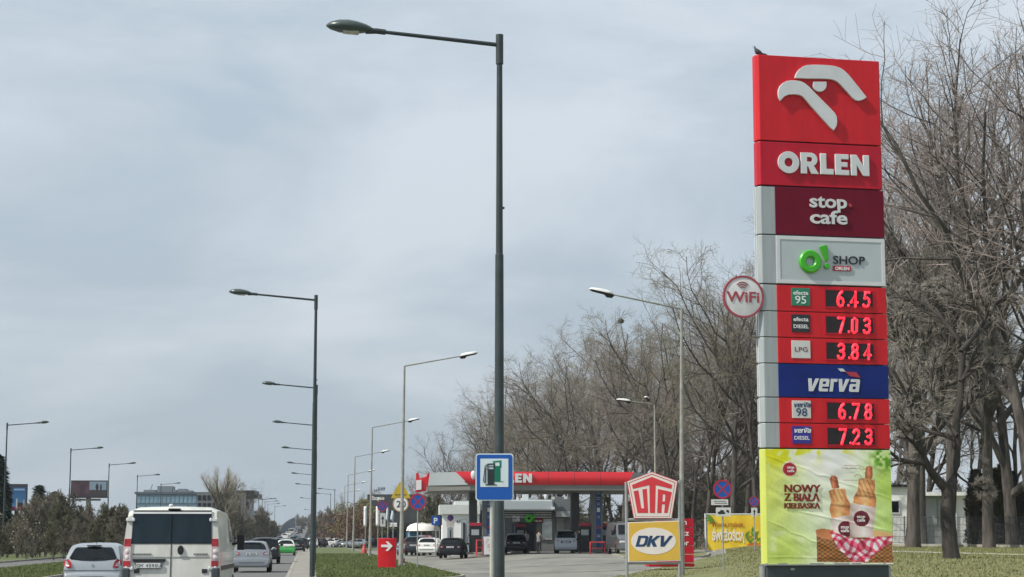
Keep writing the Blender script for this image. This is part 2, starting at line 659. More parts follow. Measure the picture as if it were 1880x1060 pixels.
med_s = fr(64, 78, 14) + fr(80, 296, 72)
island('grass_median', med_s, cst(0.36), med_r, 10, 0.12, M_GRASS)
sheet('pavement', med_s, cst(-0.56), cst(0.355), 1, 0.12, M_PAVE)
b = MB()
for s0_, s1_ in zip(med_s[:-1], med_s[1:]):
    x, y = road((s0_ + s1_) / 2, -0.64)
    b.box((x, y, .055), (.16, s1_ - s0_, .15), rz=RZ)
prop(b.build('kerb', M_KERB), kind='structure')
island('grass_verge', fr(20, 400, 76), cst(-15.4), cst(-9.9), 3, 0.10, M_GRASS)
island('grass_strip', fr(20, 330, 62), cst(-28), cst(-19.35), 4, 0.10, M_GRASS)


def lawn_l(s):
    return float(np.interp(s, [25, 66, 85, 108, 130, 170], [6.5, 9.8, 16.2, 24.5, 29.5, 34]))


island('lawn', fr(25, 165, 70), lawn_l, cst(95), 30, 0.10, M_LAWN)
island('grass_corner', fr(105, 119, 7), lambda s: 18.0 + (s - 105) * .12, lambda s: lawn_l(s) - .9, 3, 0.11, M_LAWN)
sheet('traffic_island', fr(20, 50, 12), cst(2.4), cst(5.6), 3, 0.12, M_GRASS)
# pale path across the lawn
V = []
for i in range(31):
    t = i / 30
    px = 1500 + 480 * t
    Yc = 107 - 27 * t
    for dy in (-3.3, 0, 3.3):
        x = gx(px, Yc, .8)
        V.append((x, Yc + dy, hgt(x, Yc + dy) + 0.118))
Fc = [(j * 3 + i, j * 3 + i + 1, (j + 1) * 3 + i + 1, (j + 1) * 3 + i) for j in range(30) for i in range(2)]
prop(link_mesh('path', np_mesh('path', V, Fc, M_PATH)), kind='structure')
M_TAR = mat('tar_seam', (.085, .085, .08), .95, var=.3, scale=.6)
for (Y0_, xa_, xb_) in ((84.5, -3.0, 7.0), (96.0, -6.5, 8.5), (112.0, -8, 12)):
    V = []
    for i in range(25):
        x = xa_ + (xb_ - xa_) * i / 24
        yy = Y0_ + .5 * sin(i * .7) + i * .05
        for d_ in (0, .45 + .25 * sin(i * 1.7)):
            V.append((x, yy + d_, hgt(x, yy + d_) + .006))
    prop(link_mesh('tar_seam', np_mesh('tar_seam', V, [(2 * i, 2 * i + 2, 2 * i + 3, 2 * i + 1) for i in range(24)], M_TAR)), kind='structure')
# lane dashes and edge line
b = MB()
for k in range(24):
    for l0 in (-4.3,):
        s = 30 + k * 12
        x, y = road(s, l0)
        b.box((x, y, .003), (.12, 4.0, .004), rz=RZ)
prop(b.build('road_markings', M_ROADPAINT), kind='structure')

# tufts of grass on the visible lawns
rg = np.random.default_rng(5)


def tufts(name, m, count, sf, lf, off, hmin, hmax):
    sx = rg.random(count * 2)
    S = sf[0] + (sf[1] - sf[0]) * sx ** 1.6
    keep_s, keep_l = [], []
    for s in S[:count]:
        a, b_ = lf(s)
        keep_s.append(s)
        keep_l.append(a + (b_ - a) * rg.random())
    P = np.array([(*road(s, l), 0) for s, l in zip(keep_s, keep_l)])
    Z = np.array([hgt(p[0], p[1]) for p in P]) + off
    n = len(P)
    H = hmin + (hmax - hmin) * rg.random(n) ** 2
    A = rg.random(n) * pi
    w = 0.012 + 0.02 * rg.random(n)
    V = np.zeros((n, 3, 3))
    V[:, 0] = np.stack([P[:, 0] - np.cos(A) * w, P[:, 1] - np.sin(A) * w, Z], 1)
    V[:, 1] = np.stack([P[:, 0] + np.cos(A) * w, P[:, 1] + np.sin(A) * w, Z], 1)
    V[:, 2] = np.stack([P[:, 0] + rg.normal(0, .025, n), P[:, 1] + rg.normal(0, .025, n), Z + H], 1)
    o = link_mesh(name, np_mesh(name, V.reshape(-1, 3), np.arange(n * 3).reshape(-1, 3), m))
    return prop(o, kind='stuff')


o = tufts('grass_tufts', mat('grass_blades', (.075, .108, .028), .9, col2=(.135, .155, .055), scale=.5), 60000, (64, 180), lambda s: (.45, med_r(s) - .15), .12, .02, .08)
prop(o, 'short green grass blades on the median with the lamp posts', 'grass')
o = tufts('lawn_tufts', mat('lawn_blades', (.135, .15, .045), .9, col2=(.25, .235, .105), scale=1.2), 70000, (50, 125), lambda s: (lawn_l(s) + .1, 45), .10, .03, .10)
prop(o, 'short yellowish grass blades on the lawn around the price pylon', 'grass')
o = tufts('verge_tufts', MATS['grass_blades'], 18000, (72, 120), lambda s: (-15.2, -10.0), .10, .04, .12)
prop(o, 'grass blades on the verge left of the silver hatchback', 'grass')

# overpass: retaining wall, parapet, noise barrier
b = MB()
S_ = fr(332, 1300, 60)
V, Fs = [], []
for s in S_:
    for l, dz in ((-0.88, None), (-0.88, .55), (-0.6, .55), (-0.6, None)):
        x, y = road(s, l)
        V.append((x, y, -0.05 if dz is None else ramp(s) + dz))
for j in range(len(S_) - 1):
    for k in range(3):
        Fs.append((j * 4 + k, j * 4 + k + 1, (j + 1) * 4 + k + 1, (j + 1) * 4 + k))
b.add(V, Fs)
prop(b.build('retaining_wall', mat('far_concrete', (.12, .125, .12), .9, scale=.2)),
     'long grey concrete retaining wall of the ramp climbing to the overpass', 'wall')
b = MB()
nb = [(509, 500, 986, 991), (511, 540, 981, 989), (514, 590, 973, 987), (519, 660, 965, 985), (526, 740, 959, 983), (534, 830, 954, 980), (542, 900, 951, 978)]
for (a, c) in zip(nb[:-1], nb[1:]):
    pa0, pa1 = at(a[0], a[3], a[1]), at(a[0], a[2], a[1])
    pc0, pc1 = at(c[0], c[3], c[1]), at(c[0], c[2], c[1])
    off = Vector((-.3, 0.25, 0))
    b.add([pa0, pa1, pc1, pc0, pa0 + off, pa1 + off, pc1 + off, pc0 + off],
          [(0, 1, 2, 3), (4, 7, 6, 5), (1, 5, 6, 2), (0, 3, 7, 4), (0, 4, 5, 1), (3, 2, 6, 7)])
ro = empty('noise_barrier', 'curved dark blue noise barrier rising beside the far overpass', 'noise barrier', (0, 0, 0))
b.build('barrier_panel', mat('barrier_blue_grey', (.045, .06, .085), .6, scale=.3), ro)
b = MB()
for (a, c) in zip(nb[:-1], nb[1:]):
    b.tube([at(a[0], a[2] - .6, a[1]), at(c[0], c[2] - .6, c[1])], .22, 5)
b.build('top_rail', M_BLACK, ro)

# ------------------------------------------------------------------ price pylon
PY0, PY1 = 42.5, 43.14
pX0, pX1 = gx(1407, PY0, 2), gx(1635.5, PY1, 2)
PRZ = math.atan2(PY1 - PY0, pX1 - pX0)
PW = sqrt((pX1 - pX0) ** 2 + (PY1 - PY0) ** 2)
TD = 0.34                                           # thickness
TP = Plane(pX0, PY0, PRZ)                           # local x from the front left edge, front plane y=0
tx, ty = pX0, PY0
pyl = empty('price_pylon', 'tall red petrol station price pylon with four price rows standing on the lawn', 'price pylon', (tx, ty, 0), PRZ)
CH = 0.07


def zt(py):
    return TP(1406.5, py)[1]


def chbox(name, z0, z1, m, xa=-CH + .02, xb=None, d0=0.0, ch=CH, parent=pyl, bev=.012):
    """box with chamfered vertical edges on the left, front at y=d0"""
    xb = PW + .03 if xb is None else xb
    out = [(xa + ch, d0), (xb - .03, d0), (xb, d0 + .03), (xb, TD - .03), (xb - .03, TD), (xa + ch, TD), (xa, TD - ch), (xa, d0 + ch)]
    mb = MB()
    n = len(out)
    mb.add([(p[0], p[1], z0) for p in out] + [(p[0], p[1], z1) for p in out],
           [tuple(reversed(range(n))), tuple(range(n, 2 * n))] + [(i, (i + 1) % n, (i + 1) % n + n, i + n) for i in range(n)])
    return mb.build(name, m, parent, bevel=bev)


chbox('core', zt(1060) - .4, zt(103), M_SEAM, xa=.02, xb=PW - .05, d0=.05, ch=.05)
chbox('logo_panel', zt(257.5), zt(101), M_ORED)
chbox('name_panel', zt(339.5), zt(260), M_ORED2)
rows = [(342, 429.5, 'cafe_panel'), (431.5, 520, 'shop_panel'), (522.5, 570, 'price_panel'), (571.5, 618, 'price_panel'),
        (619.5, 666, 'price_panel'), (667.5, 728.5, 'brand_panel'), (730, 775.5, 'price_panel'), (777, 822, 'price_panel')]
xg = TP(1427.5, 600)[0]
cols = {'cafe_panel': M_MAROON, 'shop_panel': M_SHOPGREY, 'price_panel': M_ORED, 'brand_panel': M_NAVY}
panels = []
for (a, b_, nm) in rows:
    z1, z0 = zt(a), zt(b_)
    chbox('grey_cladding', z0, z1, M_PGREY, xb=PW + .02, d0=.012)
    mb = MB().box(((xg + PW + .03) / 2, .003, (z0 + z1) / 2), (PW + .03 - xg, .03, z1 - z0 - .004))
    p = mb.build(nm, cols[nm], pyl, bevel=.004)
    panels.append(p)
# white frame round the shop panel
z1, z0 = zt(432.5), zt(519)
mb = MB()
mb.prism([[(xg + .01, z0), (xg + .01, z1), (PW + .02, z1), (PW + .02, z0)], [(xg + .09, z0 + .08), (xg + .09, z1 - .08), (PW - .06, z1 - .08), (PW - .06, z0 + .08)]], -.022, -.010)
mb.build('frame', M_WHITE, panels[1])
# hinge like rails on the left flank
for (a, b_, nm) in rows:
    z1, z0 = zt(a + 2), zt(b_ - 2)
    for fy in (.34, .72):
        MB().box((-CH + .012, TD * fy, (z0 + z1) / 2), (.026, .03, z1 - z0)).build('side_rail', M_WHITE, pyl)
chbox('base', -0.35, zt(1038.5), M_BASE, xa=-.03, xb=PW - .06, d0=.04, ch=.05)
MB().box((-.062, .18, zt(1038.5) - 1.02), (.05, .22, 2.0)).build('base_post', M_GALV, pyl)
MB().box((PW - .03, .18, zt(1038.5) - 1.02), (.05, .22, 2.0)).build('base_post', M_GALV, pyl)
mb = MB().box((PW / 2 - .02, .16, zt(1036.5)), (PW + .02, .38, .05))
mb.build('poster_rail', M_GALV, pyl)
mb = MB().box((TP(1456, 1045)[0], .035, zt(1045.5)), (.09, .02, .045))
mb.build('base_label', M_GALV, pyl)


# eagle emblem
def emblem(name, pts, m=M_WHITE, zx=1360, zy=80, sc=4.077, ridge=.06, depth=.075):
    P = zpts(TP, pts, zx, zy, sc)
    mb = MB().prism([P], -depth, -.002)
    return mb.build(name, m, pyl, bevel=ridge)


up_w = [(400, 262), (404, 240), (416, 218), (434, 196), (458, 178), (486, 168), (530, 165), (600, 166), (660, 170), (700, 176), (735, 188), (765, 208), (795, 236), (835, 284), (880, 340), (933, 408), (910, 424), (880, 434), (852, 430), (828, 412), (800, 380), (768, 345), (738, 312), (710, 288), (680, 276), (640, 270), (570, 268), (480, 268)]
lo_w = [(290, 434), (278, 410), (273, 380), (276, 350), (288, 322), (310, 300), (338, 286), (370, 282), (405, 283), (440, 288), (470, 302), (500, 326), (545, 372), (600, 428), (660, 488), (695, 524), (710, 552), (714, 590), (708, 624), (688, 656), (664, 636), (620, 588), (570, 532), (520, 476), (480, 428), (455, 402), (430, 390), (400, 386), (350, 388), (322, 400), (304, 418)]
emblem('eagle_wing', up_w, ridge=.045)
emblem('eagle_wing', lo_w, ridge=.045)
emblem('eagle_ball', [(537, 292), (632, 292)] + [(584 + 50 * cos(radians(a)), 316 + 50 * sin(radians(a))) for a in range(-5, 186, 12)], ridge=.045)
x0, zb = TP(1360 + 276 / 4.077, 80 + 972 / 4.077)
x1, zb2 = TP(1360 + 958 / 4.077, 80 + 994 / 4.077)
zc = TP(1360 + 360 / 4.077, 80 + 818 / 4.077)[1]
hh = zc - zb
z_ = (zb + zb2) / 2
tot = 1.04 + .88 + .66 + .70 + .92
gap = ((x1 - x0) / hh - tot) / 4
xx = x0
for ch in 'ORLEN':
    mb = MB()
    word(mb, ch, xx, z_, hh, -.055, -.003)
    mb.build('letter', M_WHITE, pyl, bevel=.012)
    xx += (GL[ch][1] + gap) * hh
# stop cafe
xa, za = TP(1486, 383)
xb_, zb_ = TP(1554, 383)
for s, py, wd in (('stop', 382, xb_ - xa), ('cafe', 411.5, xb_ - xa)):
    z = TP(1486, py)[1]
    text('cafe_lettering', s, (xa + xb_) / 2, z + .02, .44, -.03, M_WHITE, panels[0], thick=.03, bold=.022, width=wd)
xd, zd = TP(1560.5, 378)
MB().lathe([(.0, -.035), (.038, -.035), (.045, -.02), (.045, -.012)], c=(xd, 0, zd), axis='Y').build('red_dot', M_PINK, panels[0])
# O! shop
xo, zo = TP(1486, 481)
mb = MB()
R1, R2 = .272, .105
mb.lathe([(R1, -.013), (R1, -.07), (R1 - .03, -.10), (R2 + .03, -.10), (R2, -.07), (R2, -.013)], c=(xo, 0, zo), n=36, axis='Y')
mb.build('o_ring', M_GREEN, panels[1], smooth=True)
P = zpts(TP, [(795, 487), (835, 474), (852, 480), (858, 585), (838, 592)], 1300, 330, 3.925)
MB().prism([P], -.09, -.013).build('exclamation_bar', M_GREEN, panels[1], bevel=.012)
xe, ze = TP(1300 + 850 / 3.925, 330 + 626 / 3.925)
MB().lathe([(0, -.09), (.055, -.09), (.066, -.07), (.066, -.013)], c=(xe, 0, ze), n=20, axis='Y').build('exclamation_dot', M_GREEN, panels[1], smooth=True)
xs0, zs0 = TP(1529, 485.5)
xs1, _ = TP(1587, 486)
text('shop_lettering', 'SHOP', (xs0 + xs1) / 2, zs0 + .01, .275, -.025, M_BLACK, panels[1], thick=.02, width=xs1 - xs0, bold=.004)
P = [TP(1528.5, 488.5), TP(1561.5, 489.5), TP(1561.5, 498.5), TP(1528.5, 497.5)]
MB().prism([P], -.035, -.013).build('small_plaque', M_PINK, panels[1])
text('plaque_lettering', 'ORLEN', (P[0][0] + P[1][0]) / 2, P[3][1] + .02, .10, -.04, M_PRINTW, panels[1], thick=.006, bold=.03, width=.36)

# price rows
prices = {2: '6.45', 3: '7.03', 4: '3.84', 6: '6.78', 7: '7.23'}
SEG = {
    '0': [[(.12, .0 + .12), (.12, .88), (.3, 1), (.5, .88), (.5, .12), (.3, 0), (.12, .12)]],
    '2': [[(.08, .80), (.16, .95), (.32, 1), (.48, .93), (.54, .78), (.50, .6), (.06, .02), (.56, .02)]],
    '3': [[(.08, .88), (.2, 1), (.42, .98), (.52, .84), (.50, .64), (.34, .52), (.22, .52)], [(.34, .52), (.52, .40), (.55, .22), (.45, .05), (.28, 0), (.12, .04), (.05, .16)]],
    '4': [[(.42, 0), (.42, 1), (.05, .28), (.60, .28)]],
    '5': [[(.52, 1), (.16, 1), (.12, .58), (.34, .62), (.50, .52), (.54, .30), (.44, .06), (.26, 0), (.10, .04), (.05, .12)]],
    '6': [[(.42, 1), (.26, .90), (.12, .62), (.08, .32), (.14, .10), (.30, 0), (.48, .06), (.55, .26), (.50, .48), (.34, .58), (.18, .54), (.09, .40)]],
    '7': [[(.06, 1), (.56, 1), (.46, .62), (.26, 0)]],
    '8': [[(.30, .54), (.14, .64), (.10, .80), (.18, .96), (.31, 1), (.44, .96), (.52, .80), (.48, .64), (.30, .54), (.12, .44), (.06, .24), (.14, .05), (.31, 0), (.48, .05), (.56, .24), (.50, .44), (.30, .54)]],
}
shear_k = (PY1 - PY0) * 0
for i, pr in prices.items():
    a, b_, nm = rows[i]
    yc = (a + b_) / 2
    off = (i - 2) * .75
    c0 = TP(1515.5 + off * 1.0, yc + 17.0)
    c1 = TP(1602 + off * 1.0, yc + 17.0)
    ct = TP(1515.5 + off * 1.0, yc - 13.5)
    hgt_s = ct[1] - c0[1]
    scr = MB().prism([[(c0[0], c0[1]), (c0[0], ct[1]), (c1[0], ct[1] - .02), (c1[0], c1[1])]], -.016, -.004).build('price_screen', M_LEDBG, panels[i])
    mb = MB().prism([[(c0[0] - .03, c0[1] - .03), (c0[0] - .03, ct[1] + .03), (c1[0] + .03, ct[1] + .01), (c1[0] + .03, c1[1] - .03)],
                     [(c0[0], c0[1]), (c0[0], ct[1]), (c1[0], ct[1] - .02), (c1[0], c1[1])]], -.024, -.004)
    mb.build('screen_frame', M_ORED2, panels[i])
    dh = hgt_s * .86
    zb0 = c0[1] + hgt_s * .05
    xs_ = [TP(1535 + off, yc)[0], 0, TP(1560 + off, yc)[0], TP(1583 + off, yc)[0]]
    for k, ch in enumerate(pr):
        mb = MB()
        if ch == '.':
            mb.ell((TP(1556.5 + off, yc)[0], -.03, zb0 + .02), (.032, .018, .032), 8, 6)
        else:
            for pl in SEG[ch]:
                P3 = [(xs_[k] + (p[0] * .92 + p[1] * .06) * dh * .92, -.03, zb0 + p[1] * dh) for p in pl]
                mb.tube(P3, .035, 6)
                for q in P3:
                    mb.ell(q, (.035, .03, .035), 6, 4)
        mb.build('led_digit', M_LED, scr, smooth=True, ang=80)
    # fuel badge
    ba = TP(1452.5 + off * .5, yc + 15)
    bb = TP(1486 + off * .5, yc - 16.5)
    bm_ = [M_BGREEN, M_BBLACK, M_BWHITE, None, M_BWHITE, M_BBLUE][i - 2]
    bd = MB().box(((ba[0] + bb[0]) / 2, -.018, (ba[1] + bb[1]) / 2), (bb[0] - ba[0], .02, bb[1] - ba[1])).build('fuel_badge', bm_, panels[i], bevel=.004)
    cx = (ba[0] + bb[0]) / 2
    hB = bb[1] - ba[1]
    top, bot = {2: ('efecta', '95'), 3: ('efecta', 'DIESEL'), 4: (None, 'LPG'), 6: ('verva', '98'), 7: ('verva', 'DIESEL')}[i]
    tm = M_DKVB if i in (4, 6) else M_PRINTW
    if top == 'efecta':
        text('badge_lettering', top, cx, ba[1] + hB * .62, .13, -.032, tm, bd, thick=.004, bold=.02, width=.37)
    if top == 'verva':
        mb = MB()
        word(mb, 'verva', cx - .19, ba[1] + hB * .62, .085, -.033, -.0285, gap=.08, shear=.18)
        mb.prism([[(cx + .06, ba[1] + hB * .90), (cx + .14, ba[1] + hB * .90), (cx + .19, ba[1] + hB * .84), (cx + .10, ba[1] + hB * .85)]], -.033, -.0285)
        mb.build('badge_lettering', tm, bd)
    if bot == 'DIESEL':
        text('badge_lettering', bot, cx, ba[1] + hB * .22, .12, -.032, tm, bd, thick=.004, bold=.015, width=.37)
    elif bot == 'LPG':
        text('badge_lettering', bot, cx, ba[1] + hB * .38, .15, -.032, mat('badge_dark_red', (.16, .02, .03), .5), bd, thick=.004, width=.31)
    else:
        text('badge_lettering', bot, cx, ba[1] + hB * .12, .26, -.032, tm, bd, thick=.004, bold=.006, width=.27)

# verva
xv0, zv0 = TP(1480.5, 718.5)
xv1, zv1 = TP(1579, 719)
zv2 = TP(1480.5, 695)[1]
hV = zv2 - zv0
mb = MB()
sxx = ((xv1 - xv0) / hV - .15 - .12 * 4) / (1.0 + .92 + .60 + 1.0 + .94)
word(mb, 'verva', xv0, zv0, hV, -.03, -.013, gap=.12, shear=.15, sx=sxx)
mb.build('brand_lettering', M_WHITE, panels[5])
P = zpts(TP, [(1005, 412), (1045, 412), (1068, 436), (1028, 434)], 1300, 580, 4.24)
MB().prism([P], -.03, -.013).build('white_swoosh', M_WHITE, panels[5])
P = zpts(TP, [(1065, 436), (1150, 440), (1184, 484), (1100, 470)], 1300, 580, 4.24)
MB().prism([P], -.03, -.013).build('red_swoosh', M_PINK, panels[5])

# poster: printed cloth, slightly wrinkled
PN, PM = 240, 226
uu, vv_ = np.meshgrid(np.linspace(0, 1, PN + 1), np.linspace(0, 1, PM + 1))
ZX, ZY = 583 + uu * 967, 58 + vv_ * 900      # coordinates of the enlargement


def inpoly(P, X, Y):
    r = np.zeros(X.shape, bool)
    n = len(P)
    for i in range(n):
        x0, y0 = P[i]
        x1, y1 = P[(i + 1) % n]
        if y0 == y1: continue
        c = ((y0 > Y) != (y1 > Y)) & (X < (x1 - x0) * (Y - y0) / (y1 - y0) + x0)
        r ^= c
    return r


def vnoise(X, Y, s, seed):
    r = np.random.default_rng(seed)
    g = r.random((64, 64))
    x, y = X / s, Y / s
    xi, yi = np.floor(x).astype(int), np.floor(y).astype(int)
    fx, fy = x - xi, y - yi
    fx, fy = fx * fx * (3 - 2 * fx), fy * fy * (3 - 2 * fy)
    G = lambda a, b: g[a % 64, b % 64]
    return (G(xi, yi) * (1 - fx) + G(xi + 1, yi) * fx) * (1 - fy) + (G(xi, yi + 1) * (1 - fx) + G(xi + 1, yi + 1) * fx) * fy


def mixc(A, c, k):
    k = np.clip(k, 0, 1)[..., None]
    return A * (1 - k) + np.array(c, float) * k


def blob(x, y, rx, ry=None):
    ry = ry or rx
    return np.exp(-(((ZX - x) / rx) ** 2 + ((ZY - y) / ry) ** 2))


n1 = vnoise(ZX, ZY, 70, 1)
n2 = vnoise(ZX, ZY, 22, 2)
A = np.zeros(ZX.shape + (3,)) + np.array([214, 226, 198.])
A = mixc(A, (222, 232, 226), blob(1050, 130, 330, 170) * 1.1)
A = mixc(A, (178, 200, 96), blob(590, 560, 250, 300) * 1.1)
A = mixc(A, (168, 192, 60), blob(640, 860, 260, 170) * 1.2)
A = mixc(A, (196, 204, 60), blob(590, 300, 190, 300) * (0.6 + .6 * n1))
A = mixc(A, (140, 176, 40), blob(1530, 300, 170, 300) * (0.8 + .4 * n1))
A = mixc(A, (150, 184, 70), blob(1530, 640, 150, 140))
A = mixc(A, (228, 232, 206), np.full(ZX.shape, .26))
lf = np.clip((vnoise(ZX + ZY * .5, ZY, 46, 3) - .42) * 5, 0, 1)
A = mixc(A, (206, 204, 20), lf * np.clip(blob(660, 70, 230, 110) * 1.8, 0, 1))
A = mixc(A, (214, 206, 60), np.clip((vnoise(ZX, ZY, 38, 13) - .5) * 6, 0, 1) * np.clip(blob(1060, 60, 150, 45) * 1.8, 0, 1))
A = mixc(A, (84, 138, 24), np.clip((n2 - .35) * 3, 0, 1) * np.clip(blob(1500, 120, 75, 80) * 2, 0, 1))
A = mixc(A, (232, 236, 214), np.clip((n1 - .6) * 3, 0, 1) * .5 * (ZY > 700))


def put(P, c, k=1.0):
    global A
    m_ = inpoly(P, ZX, ZY)
    cc = np.array(c, float)
    A[m_] = A[m_] * (1 - k) + cc * k
    return m_


def shade(m_, xc, w, c_dark, c_light):
    t = np.clip(np.abs(ZX - xc) / w, 0, 1)[..., None]
    col = np.array(c_light) * (1 - t) + np.array(c_dark) * t
    A[m_] = col[m_]


# basket
m_ = put([(960, 690), (1000, 680), (1090, 690), (1340, 730), (1420, 690), (1545, 720), (1552, 950), (960, 940)], (150, 98, 52))
wv = ((np.floor(ZX / 22) + np.floor(ZY / 15)) % 2)
A[m_] = (A * (.72 + .38 * wv[..., None] * (.8 + .4 * n2[..., None])))[m_]
m_ = put([(955, 690), (1005, 680), (1090, 690), (1180, 760), (1060, 770), (960, 740)], (190, 120, 76))
m_ = put([(1340, 720), (1420, 690), (1548, 715), (1545, 760), (1400, 760)], (214, 172, 120))
# cups and rolls
for (roll, cup, sau, xc, w) in (
        ([(1060, 385), (1110, 365), (1190, 368), (1200, 430), (1225, 480), (1222, 575), (1080, 600), (1065, 530), (1080, 470)],
         [(1065, 605), (1225, 570), (1225, 740), (1100, 720)],
         [(1072, 290), (1085, 264), (1110, 262), (1132, 278), (1146, 360), (1088, 368)], 1140, 85),
        ([(1298, 290), (1340, 280), (1425, 300), (1420, 400), (1432, 440), (1425, 520), (1250, 480), (1255, 430), (1288, 380)],
         [(1225, 480), (1425, 512), (1395, 750), (1215, 750)],
         [(1350, 215), (1362, 188), (1385, 183), (1408, 195), (1408, 260), (1395, 292), (1345, 282)], 1340, 95)):
    m_ = inpoly(sau, ZX, ZY)
    shade(m_, (sau[0][0] + sau[3][0]) / 2 - 4, 36, (128, 58, 36), (206, 128, 88))
    m_ = inpoly(roll, ZX, ZY)
    shade(m_, xc, w, (184, 112, 62), (236, 178, 122))
    st = ((ZX * .9 - ZY * .38) % 30) < 8
    A[m_ & st & (ZY < (470 if xc < 1200 else 430))] *= .78
    A[m_] *= (1 + (n2[m_][:, None] - .5) * .22)
    A[m_ & (np.abs(ZY - (500 if xc < 1200 else 425) - (ZX - xc) * .1) < 9)] *= .8
    m_ = inpoly(cup, ZX, ZY)
    shade(m_, xc - 15, 125, (178, 156, 150), (232, 218, 214))
m_ = ((ZX - 1190) ** 2 + (ZY - 682) ** 2 < 62 ** 2) & (ZX < 1218)
A[m_] = (104, 18, 40)
m_ = (ZX - 1312) ** 2 + (ZY - 601) ** 2 < 62 ** 2
A[m_] = (98, 16, 38)
m_ = (ZX - 765) ** 2 + (ZY - 216) ** 2 < 58 ** 2
A[m_] = (236, 190, 170)
m_ = (ZX - 765) ** 2 + (ZY - 216) ** 2 < 52 ** 2
A[m_] = (158, 34, 48)
# chequered cloth
wz_ = 10 * np.sin(ZX * .045 + 1) + 8 * np.sin(ZY * .05)
m_ = inpoly([(1060, 700), (1110, 712), (1215, 752), (1330, 765), (1375, 745), (1555, 738), (1545, 785), (1470, 830), (1420, 870), (1350, 940), (1235, 945), (1140, 850), (1090, 770)], ZX, ZY)
a_ = ((ZX * .8 + ZY * .6 + wz_) / 33) % 2 < 1
b2 = ((ZX * -.6 + ZY * .8 + wz_) / 28) % 2 < 1
A[m_] = (232, 214, 222)
A[m_ & (a_ ^ b2)] = (214, 96, 124)
A[m_ & a_ & b2] = (178, 22, 58)
fold = 1 + .14 * np.sin((ZX * .75 - ZY * .5) * .055 + n1 * 5)
A[m_] *= fold[m_][:, None]
A *= (1 + (vnoise(ZX, ZY, 9, 9)[..., None] - .5) * .06)
lum = np.clip(A / 255.0, 0, 1)
linA = np.where(lum <= .04045, lum / 12.92, ((lum + .055) / 1.055) ** 2.4) * 1.12
linA = np.clip(linA * 1.08, 0, .88)
A4 = np.concatenate([linA, np.ones(linA.shape[:2] + (1,))], -1).reshape(-1, 4)
pz1, pz0 = zt(824.5), zt(1036.5)
wr = (vnoise(ZX * .6 - ZY * .9, ZY * .5 + ZX * .35, 55, 21) - .5) * .035 + (vnoise(ZX - ZY * 1.6, ZY * .3, 60, 22) - .5) * .03
wr += .012 * np.exp(-((ZY - 120 - (ZX - 583) * .35 + 20 * n1) / 9) ** 2) + .014 * np.exp(-((ZY - 560 - (ZX - 900) * .22) / 9) ** 2) * (ZX > 820)
wr += .014 * np.exp(-((ZY - 640 - (ZX - 583) * .42 + 25 * n1) / 8) ** 2) + .01 * np.exp(-((ZY - 900 - 10 * n1) / 8) ** 2)
wr *= .55
edge = np.minimum(1, np.minimum(uu, 1 - uu) * 12) * np.minimum(1, np.minimum(vv_, 1 - vv_) * 12)
wr = wr * (.3 + .7 * edge)
PV = np.stack([(uu * (PW + .02)).ravel(), (-.03 - wr).ravel(), (pz1 + (pz0 - pz1) * vv_).ravel()], 1)
ii = np.arange((PN + 1) * (PM + 1)).reshape(PM + 1, PN + 1)
PF = np.stack([ii[1:, :-1], ii[1:, 1:], ii[:-1, 1:], ii[:-1, :-1]], -1).reshape(-1, 4)
chbox('poster_box', pz0, pz1, mat('poster_flank_yellow', (.56, .62, .12), .5, var=.06, scale=.8), xb=PW + .0, d0=.03)
me = np_mesh('poster', PV, PF, vcol_mat('poster_print', .42), smooth=True)
ca = me.color_attributes.new('print', 'FLOAT_COLOR', 'POINT')
ca.data.foreach_set('color', A4.astype(np.float32).ravel())
pos = link_mesh('poster', me, pyl)
pos['label'] = 'wrinkled printed poster of sausages in rolls above a picnic basket'
WRG = wr.copy()


def conform(o, lift=.020):
    W0 = PW + .02
    for v in o.data.vertices:
        u_c = min(1, max(0, v.co.x / W0)) * PN
        v_c = min(1, max(0, (pz1 - v.co.z) / (pz1 - pz0))) * PM
        i, j = min(PN - 1, int(u_c)), min(PM - 1, int(v_c))
        a, b = u_c - i, v_c - j
        w_ = (WRG[j, i] * (1 - a) + WRG[j, i + 1] * a) * (1 - b) + (WRG[j + 1, i] * (1 - a) + WRG[j + 1, i + 1] * a) * b
        v.co.y = -.03 - w_ - lift + (v.co.y + .062) * .5


M_PBROWN = mat('poster_brown', (.21, .022, .014), .5)
for s, zy, wpx, sz in (('NOWY', 397, 280, .24), ('Z BIAŁĄ', 466, 278, .24), ('KIEŁBASKĄ', 524, 278, .17)):
    a = TP(1270 + 714 / 4.24, 810 + zy / 4.24)
    b3 = TP(1270 + (714 + wpx) / 4.24, 810 + zy / 4.24)
    for dx_, lf_q in ((-.007, .018), (.007, .021)):
        conform(text('poster_lettering', s, (a[0] + b3[0]) / 2 + dx_, a[1], sz, -.062, M_PBROWN, pos, thick=.001, bold=.022, width=b3[0] - a[0]), lf_q)
for cxp, cyp, sz in ((765, 216, .085), (1312, 601, .10), (1186, 682, .10)):
    for s, dy in (('stop', -2), ('cafe', 26)):
        a = TP(1270 + cxp / 4.24, 810 + (cyp + dy) / 4.24)
        text_o = text('poster_lettering', s, a[0], a[1], sz, -.062, M_PRINTW, pos, thick=.002, bold=.03, width=.17 if sz < .09 else .2)
        conform(text_o)
mb = MB()
for (xa_, ya_, xb4, n_) in ((1185, 190, 1255, 1), (1165, 211, 1275, 1), (1180, 305, 1285, 1)):
    p = TP(1270 + xa_ / 4.24, 810 + ya_ / 4.24)
    q = TP(1270 + xb4 / 4.24, 810 + ya_ / 4.24)
    x = p[0]
    while x < q[0]:
        w_ = random.uniform(.01, .03)
        mb.box((x, -.06, p[1]), (w_, .003, .012))
        x += w_ + .012
